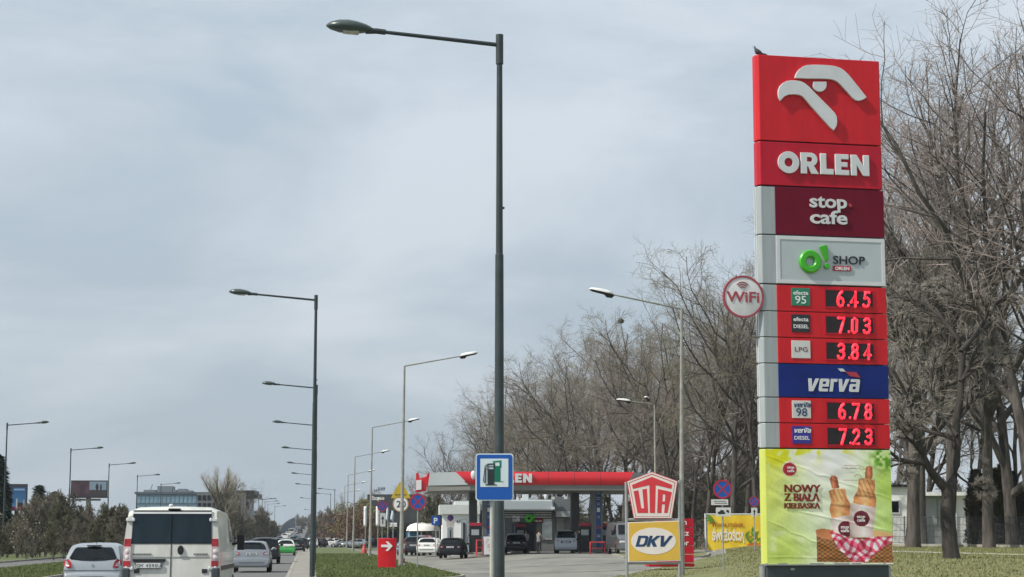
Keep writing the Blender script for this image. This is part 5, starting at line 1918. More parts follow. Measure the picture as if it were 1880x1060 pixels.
MB().prism([[(p[0] - .38, p[1] - .55), (p[0] - .38, p[1] + .55), (p[0] + .38, p[1] + .55), (p[0] + .38, p[1] - .55)], [(p[0] - .3, p[1] - .46), (p[0] - .3, p[1] + .46), (p[0] + .3, p[1] + .46), (p[0] + .3, p[1] - .46)]], -.10, -.02).build('window_frame', M_WHITE, w_)
p = HP(1756, 935)
MB().tube([(p[0], .2, .9), (p[0], .2, HP(1756, 908)[1])], .07, 8).build('drainpipe', M_WHITE, ho)
for (px0, px1) in ((1690, 1722), (1727, 1745)):
    a_, c_ = HP(px0, 965), HP(px1, 915)
    MB().box(((a_[0] + c_[0]) / 2, .78, (a_[1] + c_[1]) / 2), (c_[0] - a_[0], .1, c_[1] - a_[1])).build('garage_door', mat('garage_grey', (.33, .36, .38), .6, var=.06), ho)
a, c = HP(1868, 990)[0], HP(1960, 990)[0]
h2_ = empty('white_house', 'corner of another white house at the right edge behind trees', 'house', (HP.o.x, HP.o.y, 0), HP.rz)
MB().box(((a + c) / 2, 5, 2.8), (c - a, 8, 4.4)).build('wall', M_HW, h2_)
MB().box(((a + c) / 2, 5, 5.1), (c - a + .6, 9, .3)).build('roof', M_BLACK, h2_)

# garden fence on the right with plinth
FY0, FY1 = 128, 112
fe = empty('garden_fence', 'dark wire garden fence on a low concrete plinth behind the foreground tree', 'fence', (0, 0, 0), 0)
M_FENCE = mat('fence_dark', (.035, .038, .040), .6)


def fpt(t):
    px = 1545 + (2010 - 1545) * t
    Yf = FY0 + (FY1 - FY0) * t
    x = gx(px, Yf, 1.5)
    return x, Yf, hgt(x, Yf)


nseg = 12
bars = MB()
for k in range(nseg):
    a, c = fpt(k / nseg), fpt((k + 1) / nseg)
    MB().tube([(a[0], a[1], a[2]), (a[0], a[1], a[2] + 2.1)], .04, 6).build('post', M_FENCE, fe)
    an = math.atan2(c[1] - a[1], c[0] - a[0])
    ln_ = sqrt((c[0] - a[0]) ** 2 + (c[1] - a[1]) ** 2)
    MB().box(((a[0] + c[0]) / 2, (a[1] + c[1]) / 2, (a[2] + c[2]) / 2 + .10), (ln_, .2, .36), rz=an).build('plinth', M_KERB, fe)
    pn = MB()
    nb_ = 16
    for j in range(1, nb_):
        f = j / nb_
        x, y, z = a[0] + (c[0] - a[0]) * f, a[1] + (c[1] - a[1]) * f, a[2] + (c[2] - a[2]) * f
        pn.box((x, y, z + 1.18), (.022, .012, 1.75), rz=an)
    for zz in (.35, .75, 1.15, 1.55, 2.0):
        pn.box(((a[0] + c[0]) / 2, (a[1] + c[1]) / 2, (a[2] + c[2]) / 2 + zz), (ln_ - .08, .02, .022), rz=an)
    o = pn.build('wire_panel', M_FENCE, fe)
# grey fence behind the banner
mb = MB()
ff = empty('metal_fence', 'dark metal fence beyond the lawn, left of the yellow banner', 'fence', (0, 0, 0), 0)
for k in range(9):
    px = 1262 + k * 16
    Yf = 148
    x = gx(px, Yf, 1)
    MB().tube([(x, Yf, .9), (x, Yf, 2.9)], .05, 6).build('post', M_FENCE, ff)
    x2 = gx(px + 16, Yf, 1)
    for zz in (1.3, 1.75, 2.2, 2.7):
        MB().box(((x + x2) / 2, Yf, zz), (x2 - x, .03, .06)).build('rail', M_FENCE, ff)
# dark railing at the foot of the left thicket
df = empty('metal_fence', 'dark metal railing at the foot of the left thicket', 'fence', (0, 0, 0), 0)
bar_me = MB().box((0, 0, .75), (.04, .04, 1.5)).mesh('bar', M_FENCE)
for k in range(40):
    x, y = road(175 + k * 1.0, -28.5)
    o = link_mesh('bar', bar_me, df)
    o.location = (x, y, 0)
x0_, y0_ = road(175, -28.5); x1_, y1_ = road(215, -28.5)
MB().tube([(x0_, y0_, 1.4), (x1_, y1_, 1.4)], .04, 5).tube([(x0_, y0_, .2), (x1_, y1_, .2)], .04, 5).build('rail', M_FENCE, df)

# ------------------------------------------------------------------ vehicles
class Car:
    """local frame: rear face at y=0, front at y=L, z up"""
    def __init__(s, L_, W_, prof, belt, tumble=.24, zb=.24, rtaper=.10, rlen=.45, roof_in=.06, shoulder=.95):
        s.L, s.W, s.prof, s.belt, s.tum, s.zb = L_, W_, prof, belt, tumble, zb
        s.rtaper, s.rlen, s.roof_in, s.sh = rtaper, rlen, roof_in, shoulder
        s.H = max(p[1] for p in prof)
        s.ys = [p[0] for p in prof]
        s.zs = [p[1] for p in prof]

    def zt(s, y): return float(np.interp(y, s.ys, s.zs))

    def wy(s, y):
        r = max(0, 1 - y / s.rlen)
        f = max(0, 1 - (s.L - y) / .7)
        return s.W * (1 - s.rtaper * r * r) * (1 - .16 * f * f)

    def wr(s, z, y):
        t = min(1, max(0, (z - s.belt) / (s.H - s.belt)))
        return s.wy(y) * (s.sh - s.tum * t ** 1.15)

    def ring(s, y, zt):
        w = s.wy(y)
        zb = s.zb + (.08 if y < .12 or y > s.L - .15 else 0)
        c = lambda z, d: min(z, zt - d)
        P = [(0, zb), (w * .86, zb), (w * .955, c(zb + .09, .10)), (w, c(.52, .07)), (w * .992, c(.75, .055)), (w * s.sh, c(s.belt, .045))]
        zr = max(zt - s.roof_in, P[-1][1] + .005)
        P.append((s.wr(zr, y), zr))
        P.append((s.wr(zt, y) * .80, zt - .018))
        P.append((0, zt))
        return P

    def rear_y(s, z):
        """y of the tail surface at height z"""
        zz = [p[1] for p in s.prof]
        k = zz.index(s.H) if s.H in zz else int(np.argmax(zz))
        xs, ys = [], []
        for p in s.prof[:k + 1]:
            if not xs or p[1] > xs[-1]:
                xs.append(p[1]); ys.append(p[0])
        return float(np.interp(z, xs, ys))

    def body(s, m, parent, name='body'):
        st = []
        for i in range(len(s.prof) - 1):
            (y0, z0), (y1, z1) = s.prof[i], s.prof[i + 1]
            n = max(1, int(sqrt((y1 - y0) ** 2 + (z1 - z0) ** 2) / .22))
            for k in range(n):
                st.append((y0 + (y1 - y0) * k / n, z0 + (z1 - z0) * k / n))
        st.append(s.prof[-1])
        V, Fs = [], []
        N = 0
        for (y, z) in st:
            R_ = s.ring(y, z)
            full = [(x, zz) for x, zz in R_] + [(-x, zz) for x, zz in reversed(R_[1:-1])]
            N = len(full)
            V += [(x, y, zz) for x, zz in full]
        for i in range(len(st) - 1):
            for k in range(N):
                Fs.append((i * N + k, i * N + (k + 1) % N, (i + 1) * N + (k + 1) % N, (i + 1) * N + k))
        Fs += [tuple(range(N)), tuple(range(len(V) - N, len(V)))]
        return MB().add(V, Fs).build(name, m, parent, smooth=True, ang=32)

    def patch(s, poly, off=.008, depth=.05, mb=None, deep_outer=0.0):
        """polygon (x,z) glued on the tail surface"""
        mb = mb or MB()
        tess = tessellate_polygon([[Vector((p[0], p[1], 0)) for p in poly]])
        n = len(poly)

        def yy(x, z):
            y = s.rear_y(z)
            lim = s.wr(z, y) if z > s.belt else s.wy(y) * .955
            ex = max(0, abs(x) - lim * (.9 if s.rtaper > .05 else .97))
            return y - off + ex * (.9 if s.rtaper > .05 else .4)
        V = [(p[0], yy(*p), p[1]) for p in poly] + [(p[0], yy(*p) + off + depth + (deep_outer if abs(p[0]) > s.W * .75 else 0), p[1]) for p in poly]
        Fs = [tuple(t) for t in tess] + [tuple(i + n for i in t) for t in tess] + [(i, (i + 1) % n, (i + 1) % n + n, i + n) for i in range(n)]
        return mb.add(V, Fs)

    def rear_window(s, z0, z1, k0=.86, k1=.80, m=None, parent=None, off=.01, sag=0.0):
        N = 8
        V = []
        for i in range(N + 1):
            z = z0 + (z1 - z0) * i / N
            y = s.rear_y(z)
            w = s.wr(z, y) * (k0 + (k1 - k0) * i / N)
            for f in (-1, -.92, -.5, 0, .5, .92, 1):
                zz = z - (sag * (1 - f * f) if i == 0 else 0)
                V.append((w * f, s.rear_y(zz) - off, zz + (.03 * (abs(f) > .95) * (1 if i == 0 else (-1 if i == N else 0)))))
        Fs = [(i * 7 + k, i * 7 + k + 1, (i + 1) * 7 + k + 1, (i + 1) * 7 + k) for i in range(N) for k in range(6)]
        return MB().add(V, Fs).build('rear_window', m or M_GLASS, parent, smooth=True)

    def side_window(s, y0, y1, ya, yb, side, parent, z0=None, z1=None, m=None, name='side_window'):
        """bottom from y0 to y1, top from ya to yb"""
        z0 = s.belt + .05 if z0 is None else z0
        z1 = s.H - .10 if z1 is None else z1
        V = []
        N, K = 4, 6
        for i in range(N + 1):
            f = i / N
            a, b = y0 + (ya - y0) * f, y1 + (yb - y1) * f
            for k in range(K + 1):
                y = a + (b - a) * k / K
                z = z0 + (min(z1, s.zt(y) - .09) - z0) * f
                # true flank: straight line between belt and roof edge
                zt = s.zt(y)
                R_ = s.ring(y, zt)
                (xb, zb_), (xr_, zr_) = R_[5], R_[6]
                t = (z - zb_) / max(.001, zr_ - zb_)
                V.append((side * (xb + (xr_ - xb) * t + .008), y, z))
        Fs = [(i * (K + 1) + k, i * (K + 1) + k + 1, (i + 1) * (K + 1) + k + 1, (i + 1) * (K + 1) + k) for i in range(N) for k in range(K)]
        return MB().add(V, Fs).build(name, m or M_GLASS, parent, smooth=True)

    def windscreen(s, parent):
        # front glass strip between bonnet base and roof
        k = int(np.argmax(s.zs))
        best = None
        for i in range(k, len(s.prof) - 1):
            if s.prof[i][1] - s.prof[i + 1][1] > .3:
                best = i
                break
        if best is None: return
        (ya, za), (yb, zb_) = s.prof[best], s.prof[best + 1]
        V = []
        for i in range(5):
            f = .10 + .82 * i / 4
            y, z = ya + (yb - ya) * f, za + (zb_ - za) * f
            w = s.wr(z, y) * .86
            for g in (-1, -.5, 0, .5, 1):
                V.append((w * g, y + .012, z + .014))
        Fs = [(i * 5 + k_, i * 5 + k_ + 1, (i + 1) * 5 + k_ + 1, (i + 1) * 5 + k_) for i in range(4) for k_ in range(4)]
        MB().add(V, Fs).build('windscreen', M_GLASS, parent, smooth=True)

    def wheels(s, parent, yr, yf, r=.31, w=.20):
        for y in (yr, yf):
            for sd in (-1, 1):
                xo = s.wy(y) + .004
                pr = [(r * .62, 0), (r * .92, 0), (r, .03), (r, w - .03), (r * .92, w), (r * .62, w)]
                wl = MB().lathe([(a, (xo - b_) if sd > 0 else (-xo + b_)) for a, b_ in pr], c=(0, y, r), n=22, axis='X').build('wheel', M_TYRE, parent, smooth=True)
                mb = MB()
                xa = sd * (xo - .03)
                mb.lathe([(0, xa), (r * .14, xa), (r * .16, xa - sd * .02), (r * .63, xa - sd * .03), (r * .64, xa - sd * .12)], c=(0, y, r), n=20, axis='X')
                for q in range(5):
                    a = 2 * pi * q / 5
                    mb.tube([(xa - sd * .005, y + r * .1 * cos(a), r + r * .1 * sin(a)), (xa - sd * .012, y + r * .6 * cos(a), r + r * .6 * sin(a))], .022, 5)
                mb.build('rim', M_RIM, wl)
                # dark arch lip
                P = []
                mb = MB()
                A_ = [(cos(radians(t)) * (r + .055), sin(radians(t)) * (r + .055)) for t in range(-12, 193, 12)]
                mb.tube([(sd * (s.wy(y) * .985), y + a[0], r + a[1]) for a in A_], .03, 5)
                mb.build('wheel_arch', M_BLACK, parent)

    def mirrors(s, parent, y, m):
        for sd in (-1, 1):
            x = s.wy(y) * s.sh
            MB().tube([(sd * (x - .02), y, s.belt + .06), (sd * (x + .07), y - .02, s.belt + .08)], .03, 6).ell((sd * (x + .14), y - .02, s.belt + .11), (.11, .06, .075), 10, 6).build('mirror', m, parent, smooth=True)


def finish(car, o, m, wheels, mirror_y, sidewin, front=True):
    car.wheels(o, *wheels)
    car.mirrors(o, mirror_y, m)
    for sd in (-1, 1):
        for w_ in sidewin:
            car.side_window(*w_, sd, o)
    car.windscreen(o)
    # headlamps and grille, seen only from the front
    L_, W_ = car.L, car.W
    z = .68
    for sd in (-1, 1):
        MB().ell((sd * W_ * .66, L_ - .16, z), (.17, .12, .08), 10, 6).build('headlight', M_LAMPW, o, smooth=True)
    MB().box((0, L_ - .01, .48), (W_ * 1.1, .06, .2)).build('grille', M_BLACK, o)


def paint(name, col, rough=.28, metal=.0, coat=.8):
    return mat(name, col, rough, metal=metal, var=.03, scale=.8, coat=coat)


P_SILVER = paint('silver_paint', (.40, .43, .45), .32, .55)
P_SILVER2 = paint('grey_silver_paint', (.27, .29, .31), .3, .55)
P_WHITE = paint('white_paint', (.68, .68, .65), .35)
P_VANW = mat('van_white_paint', (.52, .525, .475), .45, scale=2.2, coat=.25, col2=(.66, .67, .62), stretch=(1, 1, .45))
P_BLACK = mat('black_paint', (.009, .010, .012), .3, var=.05, coat=.15, spec=.25)
P_DARK = mat('dark_grey_paint', (.022, .025, .03), .3, metal=.2, var=.05, coat=.2, spec=.3)
P_GREEN = paint('green_paint', (.02, .30, .04), .3)
P_RED = paint('red_paint', (.30, .015, .02), .3)
P_BLUE = paint('blue_grey_paint', (.10, .15, .20), .3, .3)
P_GREYV = paint('grey_van_paint', (.14, .15, .155), .3, .4)

HB = [(-.0, .36), (.0, .40), (.0, .56), (.03, .63), (.075, .67), (.10, .80), (.14, .98), (.30, 1.20), (.44, 1.36), (.60, 1.42), (1.0, 1.46), (1.8, 1.475), (2.35, 1.40), (3.05, 1.00), (3.60, .86), (3.90, .70), (4.02, .45), (4.03, .36)]


def plate(o, car, z, w=.52, h=.115, m=None, txt=None, x=0, off=.02):
    y = car.rear_y(z) - off
    p = MB().box((x, y, z), (w, .02, h)).build('number_plate', m or M_PLATE, o)
    if txt:
        mb = MB()
        xx_ = x - w / 2 + .07
        for g in txt:
            if g != ' ':
                mb.box((xx_, y - .013, z), (.030, .004, h * .62))
            xx_ += .052
        mb.build('plate_characters', M_BBLACK, p)
    return p


def hatch(label, px, s_px, Yd, gz, heading, col, kind='generic', group=None, sc=1.0, name='car'):
    pass


# --- silver hatchback (near left)
def place(o, px, Y, gz, head):
    o.location = (gx(px, Y, 1.0), Y, gz)
    o.rotation_euler = (0, 0, RZ + head)


c1 = Car(4.03, .855, HB, .94, tumble=.25, rtaper=.13, rlen=.6)
o = empty('car', 'silver hatchback with dark rear window left of the white van', 'car')
place(o, 169.5, 52.5, 0, .0)
c1.body(P_SILVER, o)
rw = c1.rear_window(1.02, 1.34, .90, .78, None, o, sag=.06)
MB().box((0, c1.rear_y(1.36) - .03, 1.385), (.40, .10, .03)).build('spoiler_lamp', M_BLACK, o)
MB().tube([(.05, .55, 1.42), (.05, .50, 1.60)], .008, 5).build('antenna', M_BLACK, o)
for sd in (-1, 1):
    tl = c1.patch([(sd * .56, .78), (sd * .70, .77), (sd * .80, .84), (sd * .79, .96), (sd * .68, 1.02), (sd * .60, .93)], .055, .08, deep_outer=.18).build('tail_light', M_TAIL, o)
    c1.patch([(sd * .62, .82), (sd * .70, .81), (sd * .74, .87), (sd * .68, .92)], .068, .02).build('lens', M_TAILC, tl)
c1.patch([(-.50, .42), (.50, .42), (.44, .50), (.28, .53), (-.28, .53), (-.44, .50)], .012, .02).build('plate_recess', M_BLACK, o)
plate(o, c1, .455, .50, .11, off=.035, txt='WW 12345'[:0] or None)
c1.patch([(-.80, .30), (.80, .30), (.78, .36), (-.78, .36)], .015, .03).build('lower_bumper', M_BLACK, o)
MB().box((0, .065, .70), (1.55, .012, .012)).build('hatch_seam', M_BLACK, o)
MB().prism([[(0, .79), (.035, .84), (0, .89), (-.035, .84)]], c1.rear_y(.84) - .03, c1.rear_y(.84)).build('diamond_badge', M_GALV, o)
MB().tube([(0, c1.rear_y(1.04) - .03, 1.03), (.30, c1.rear_y(1.08) - .03, 1.06)], .01, 5).build('wiper', M_BLACK, o)
finish(c1, o, P_SILVER, (.62, 3.15, .30, .19), 2.75, [(.75, 1.55, .80, 1.5), (1.62, 2.95, 1.58, 2.35)])

# --- grey silver hatchback, middle
HB2 = [(-.0, .34), (.0, .40), (.0, .60), (.04, .68), (.09, .72), (.12, .90), (.17, 1.04), (.34, 1.22), (.50, 1.38), (.70, 1.44), (1.2, 1.47), (1.9, 1.46), (2.5, 1.38), (3.2, 1.00), (3.85, .88), (4.15, .70), (4.24, .45), (4.25, .36)]
c2 = Car(4.25, .90, HB2, .98, tumble=.27, rtaper=.10, rlen=.55)


def generic(name, label, cr, col, px, Y, gz, head, group=None, detail=True, glassm=None, platez=.80, finishw=None):
    o = empty(name, label, 'car', group=group)
    place(o, px, Y, gz, head)
    cr.body(col, o)
    cr.rear_window(cr.belt + .10, cr.H - .13, .88, .80, glassm, o)
    MB().box((0, cr.rear_y(cr.H - .10) - .02, cr.H - .07), (.9, .12, .025)).build('spoiler', col, o)
    for sd in (-1, 1):
        w_ = cr.W
        tl = cr.patch([(sd * w_ * .62, cr.belt - .17), (sd * w_ * .93, cr.belt - .20), (sd * w_ * .95, cr.belt - .06), (sd * w_ * .84, cr.belt + .01), (sd * w_ * .60, cr.belt - .06)], .02, .08, deep_outer=.15).build('tail_light', M_TAIL, o)
        cr.patch([(sd * w_ * .66, cr.belt - .13), (sd * w_ * .80, cr.belt - .14), (sd * w_ * .80, cr.belt - .10), (sd * w_ * .66, cr.belt - .09)], .03, .02).build('lens', M_TAILC, tl)
    plate(o, cr, platez, .50, .11, off=.02, txt='XX XXXXX' if detail else None)
    cr.patch([(-cr.W * .86, .33), (cr.W * .86, .33), (cr.W * .84, .42), (cr.W * .6, .46), (-cr.W * .6, .46), (-cr.W * .84, .42)], .014, .03).build('lower_bumper', M_BLACK, o)
    fw = finishw or ((.75, cr.L - .85, .32, .20), cr.L * .66, [(.85, 1.75, 1.0, 1.7), (1.82, cr.L * .70, 1.78, cr.L * .56)])
    finish(cr, o, col, *fw)
    return o


g2 = generic('car', 'grey silver hatchback driving right of the white van', c2, P_SILVER2, 461.5, 87, 0, .0, platez=.86)
c2.patch([(-.62, .50), (.62, .50), (.60, .56), (-.60, .56)], .012, .02).build('bumper_crease', P_SILVER, g2)
c3 = Car(4.35, .92, [(0, .36), (0, .42), (0, .66), (.04, .74), (.08, .80), (.12, 1.02), (.30, 1.30), (.44, 1.54), (.65, 1.60), (1.3, 1.64), (2.2, 1.62), (2.7, 1.50), (3.3, 1.10), (3.95, 1.0), (4.28, .8), (4.35, .5), (4.35, .36)], 1.06, tumble=.20, rtaper=.09, zb=.28)
g3 = generic('car', 'black SUV partly hidden behind the grey silver hatchback', c3, P_BLACK, 486, 116, 0, .0, platez=.86)
g4 = generic('taxi', 'white and green hatchback taxi in the queue of the main road', c2, P_GREEN, 524.5, 172, -.02, .01, platez=.80)
for ch in g4.children:
    if ch.name.startswith('body'):
        ch.data.materials.append(P_WHITE)
        for p in ch.data.polygons:
            if p.center.z > .90:
                p.material_index = 1
# queue beyond, on the main road: copies
def recolor(o, frm, to):
    for ch in o.children:
        if ch.type == 'MESH' and ch.data.materials and ch.data.materials[0] == frm:
            ch.material_slots[0].link = 'OBJECT'
            ch.material_slots[0].material = to


queue = [('black hatchback just right of the green and white taxi', g2, P_SILVER2, P_BLACK, 545, 205, 0, -2.6),
         ('dark estate behind the black hatchback in the right lane', g3, P_BLACK, P_DARK, 553, 245, 0, -2.6),
         ('white car far ahead above the green taxi roof', g2, P_SILVER2, P_WHITE, 527, 250, 0, -6),
         ('second dark car further along the right lane', g2, P_SILVER2, P_DARK, 557.5, 290, 0, -2.6),
         ('white hatchback at the far end of the flat road', g2, P_SILVER2, P_WHITE, 564, 305, 0, 0),
         ('silver car far ahead in the left lane', g2, P_SILVER2, P_SILVER, 514, 235, 0, 0),
         ('dark car between the SUV roof and the taxi', g3, P_BLACK, P_DARK, 502, 205, 0, 0)]
for lb, src, fm, to, px, Y, gz, hd_ in queue:
    o = copy_tree(src, None, (gx(px, Y, 1), Y, gz), RZ, lb)
    recolor(o, fm, to)
rs = random.Random(3)
cols_ = [P_WHITE, P_DARK, P_SILVER, P_BLACK, P_WHITE, P_BLUE, P_WHITE, P_SILVER2]
G1 = 'cars climbing the far overpass ramp'
for i, (s, l) in enumerate([(350, -7.5), (372, -2.8), (395, -6.2), (420, -2.6), (455, -6.2), (490, -2.7), (520, -6), (560, -2.8), (600, -6.1), (660, -2.8), (720, -6), (790, -2.9)]):
    x, y = road(s, l)
    o = copy_tree(g2 if i % 3 else g3, None, (x, y, ramp(s)), RZ, 'distant car climbing the overpass ramp in the lane %s' % ('on the left' if l < -5 else 'by the retaining wall'))
    o['group'] = G1
    recolor(o, P_SILVER2 if i % 3 else P_BLACK, cols_[i % 8])
G2 = 'cars on the slip road beside the ramp'
for i, (s, l) in enumerate([(318, 1.4), (324, 4.4), (334, 5.8), (352, 1.6), (368, 4.6), (395, 1.5), (420, 4.4), (450, 1.8)]):
    x, y = road(s, l)
    o = copy_tree(g2 if i % 2 else g3, None, (x, y, 0), RZ + (0 if i % 3 else .2), 'white or dark distant car on the slip road right of the ramp, %s row' % ('near' if s < 340 else 'far'))
    o['group'] = G2
    recolor(o, P_SILVER2 if i % 2 else P_BLACK, cols_[(i * 3) % 8 if i > 2 else 0])

# --- vans
VP = [(-.0, .46), (.0, .50), (.0, .70), (.02, .98), (.03, 1.30), (.05, 1.46), (.115, 2.15), (.17, 2.22), (.28, 2.265), (.55, 2.28), (1.2, 2.29), (3.4, 2.26), (3.85, 2.12), (4.55, 1.35), (5.15, 1.12), (5.35, .8), (5.4, .46)]
cv = Car(5.4, 1.025, VP, 1.46, tumble=.10, rtaper=.012, rlen=.25, roof_in=.10, zb=.38, shoulder=.992)
VX, VY = 313.5, 40.0
van = empty('van', 'white panel van with dark split rear windows in the middle lane', 'van')
place(van, VX, VY, 0, -.03)
cv.body(P_VANW, van)


def vz(zy): return 1.6 - (zy - 821) / 281.0 * (VY / 40.0)


def vx(zx): return (zx - 1041) / 281.0


rwm = mat('van_rear_glass', (.012, .022, .030), .10, spec=.25, var=.5, scale=1.2, stretch=(3, 1, .6), col2=(.02, .034, .046))  # upright streaks in the glass colour are painted-in window reflections
for (xa, xb) in ((807, 1038), (1044, 1275)):
    za, zb2 = vz(682), vz(850)
    ofs = 11 if xa < 1000 else 0
    P = [(vx(xa), zb2), (vx(xb), zb2), (vx(xb) - (.02 if xb > 1200 else 0), za), (vx(xa) + (.02 if xa < 900 else 0), za)]
    sl_ = cv.patch([(P[0][0] - .02, P[0][1] - .02), (P[1][0] + .02, P[1][1] - .02), (P[2][0] + .02, P[2][1] + .02), (P[3][0] - .02, P[3][1] + .02)], .010, .02).build('window_seal', M_BLACK, van)
    cv.patch(P, .016, .02).build('rear_window', rwm, van)
cv.patch([(vx(806), vz(662)), (vx(1276), vz(662)), (vx(1276), vz(655)), (vx(806), vz(655))], .012, .02).build('door_top_seam', M_BLACK, van)
cv.patch([(vx(806), vz(676)), (vx(1276), vz(676)), (vx(1274), vz(665)), (vx(808), vz(665))], .02, .03).build('door_top_trim', M_WHITE, van)
mb = MB()
for za_, zb_q in ((.70, .98), (.98, 1.30), (1.30, 1.46), (1.46, 2.13)):
    cv.patch([(vx(1037), za_), (vx(1043), za_), (vx(1043), zb_q), (vx(1037), zb_q)], .010, .02, mb=mb)
mb.build('door_seam', M_BASE, van)
cv.patch([(vx(812), vz(932)), (vx(1270), vz(932)), (vx(1270), vz(938)), (vx(812), vz(938))], .010, .02).build('body_crease', mat('crease_grey', (.30, .31, .30), .6), van)
for sd in (-1, 1):
    zs = [825, 868, 955, 990]
    xo, xi = 1.008, .855
    if True:
        a = cv.patch([(sd * xi, vz(990)), (sd * xo, vz(990)), (sd * xo, vz(958)), (sd * xi, vz(958))], .035, .06, deep_outer=.10).build('tail_light', M_TAIL, van)
        cv.patch([(sd * xi, vz(957)), (sd * xo, vz(957)), (sd * (xo - .005), vz(872)), (sd * xi, vz(872))], .035, .06, deep_outer=.10).build('clear_lens', M_TAILC, a)
        cv.patch([(sd * xi, vz(871)), (sd * (xo - .005), vz(871)), (sd * (xo - .02), vz(826)), (sd * xi, vz(826))], .035, .06, deep_outer=.10).build('upper_lens', M_TAIL, a)
        mb = MB()
        for zz in (900, 935):
            mb.ell((sd * .93, cv.rear_y(vz(zz)) - .03, vz(zz)), (.045, .012, .045), 8, 5)
        mb.build('lamp_bulb', M_LAMPW, a)
    # hinges
    for zy in (712, 1002):
        mb = MB().box((sd * .87, cv.rear_y(vz(zy)) - .03, vz(zy)), (.16, .04, .05)).ell((sd * .94, cv.rear_y(vz(zy)) - .02, vz(zy)), (.04, .03, .045), 8, 5).ell((sd * .82, cv.rear_y(vz(zy)) - .03, vz(zy)), (.03, .03, .045), 8, 5)
        mb.build('hinge', M_WHITE, van, smooth=True)
    # bumper corners
    MB().box((sd * .945, .08, .79), (.17, .26, .36)).build('bumper_corner', M_BASE, van, bevel=.03)
    cv.patch([(sd * .66, vz(1030)), (sd * .77, vz(1030)), (sd * .77, vz(1006)), (sd * .66, vz(1006))], .02, .02).build('step_insert', M_BLACK, van)
# handle
MB().lathe([(0, -.035), (.052, -.035), (.066, -.015), (.066, .03)], c=(0, 0, 0), n=20, axis='Y').build('door_handle', M_BLACK, van, smooth=True)
h_ = bpy.context.scene.collection.objects[-1] if False else [o_ for o_ in van.children if o_.name.startswith('door_handle')][-1]
h_.location = (vx(1096), cv.rear_y(vz(893)) - .01, vz(893))
h_.scale = (1, 1, 1.5)
MB().box((vx(1118), cv.rear_y(vz(933)) - .012, vz(933)), (.16, .02, .03)).build('handle_recess', MATS['crease_grey'], van)
# number plate niche
cv.patch([(vx(812), vz(948)), (vx(1010), vz(948)), (vx(985), vz(1000)), (vx(835), vz(1000))], .012, .02).build('plate_niche', MATS['crease_grey'], van)
cv.patch([(vx(812), vz(946)), (vx(1010), vz(946)), (vx(1006), vz(963)), (vx(818), vz(963))], .03, .03).build('plate_lamp_bar', M_BLACK, van)
y_ = cv.rear_y(vz(983)) - .04
pp_ = MB().box((vx(909), y_, vz(984)), (.54, .02, .125)).build('number_plate', M_BLACK, van)
MB().box((vx(909), y_ - .013, vz(984)), (.52, .008, .105)).build('plate_face', M_PLATE, pp_)
mb = MB()
xx_ = vx(909) - .22
for g in 'CW 4090U':
    if g != ' ':
        me_ = text_mesh(g, xx_, vz(984) - .036, .10, y_ - .020, thick=.002, bold=.006)
        base = len(mb.v)
        mb.add([v.co for v in me_.vertices], [tuple(p.vertices) for p in me_.polygons])
    xx_ += .063
mb.build('plate_characters', mat('plate_ink', (.10, .11, .12), .5), pp_)
# model lettering, too worn to read
for (xa, xb) in ((815, 925), (1178, 1255)):
    mb = MB()
    x = vx(xa)
    k = 0
    while x < vx(xb):
        mb.box((x, cv.rear_y(vz(917)) - .012, vz(917)), (.022, .006, .026))
        mb.box((x + .008, cv.rear_y(vz(917)) - .012, vz(917) + (.009 if k % 2 else -.009)), (.026, .006, .006))
        x += .034
        k += 1
    mb.build('rear_lettering', M_BASE, van)
MB().box((vx(1052), cv.rear_y(2.20) - .03, vz(649)), (.26, .08, .035)).build('brake_light', M_BLACK, van, bevel=.01)
MB().ell((vx(1020) + .0, .5, 2.30), (.05, .09, .035), 8, 5).build('roof_aerial', M_WHITE, van, smooth=True)
MB().box((0, .02, .60), (1.75, .10, .12)).build('rear_bumper', M_BASE, van, bevel=.02)
cv.wheels(van, 1.05, 4.3, .34, .22)
for sd in (-1, 1):
    # tall side mirrors
    y = 4.05
    MB().tube([(sd * .97, y, 1.45), (sd * 1.13, y - .03, 1.48)], .035, 6).box((sd * 1.22, y - .03, 1.50), (.17, .10, .36)).build('mirror', M_BLACK, van, bevel=.02)
    cv.side_window(3.25, 4.35, 3.35, 3.95, sd, van, z0=1.5, z1=2.05)
    MB().box((sd * 1.02, 2.6, .95), (.02, 3.9, .10)).build('side_moulding', M_BLACK, van)
cv.windscreen(van)
for sd in (-1, 1):
    MB().ell((sd * .78, 5.12, 1.0), (.16, .18, .16), 10, 6).build('headlight', M_LAMPW, van, smooth=True)
MB().box((0, 5.37, .7), (1.3, .08, .25)).build('grille', M_BLACK, van)
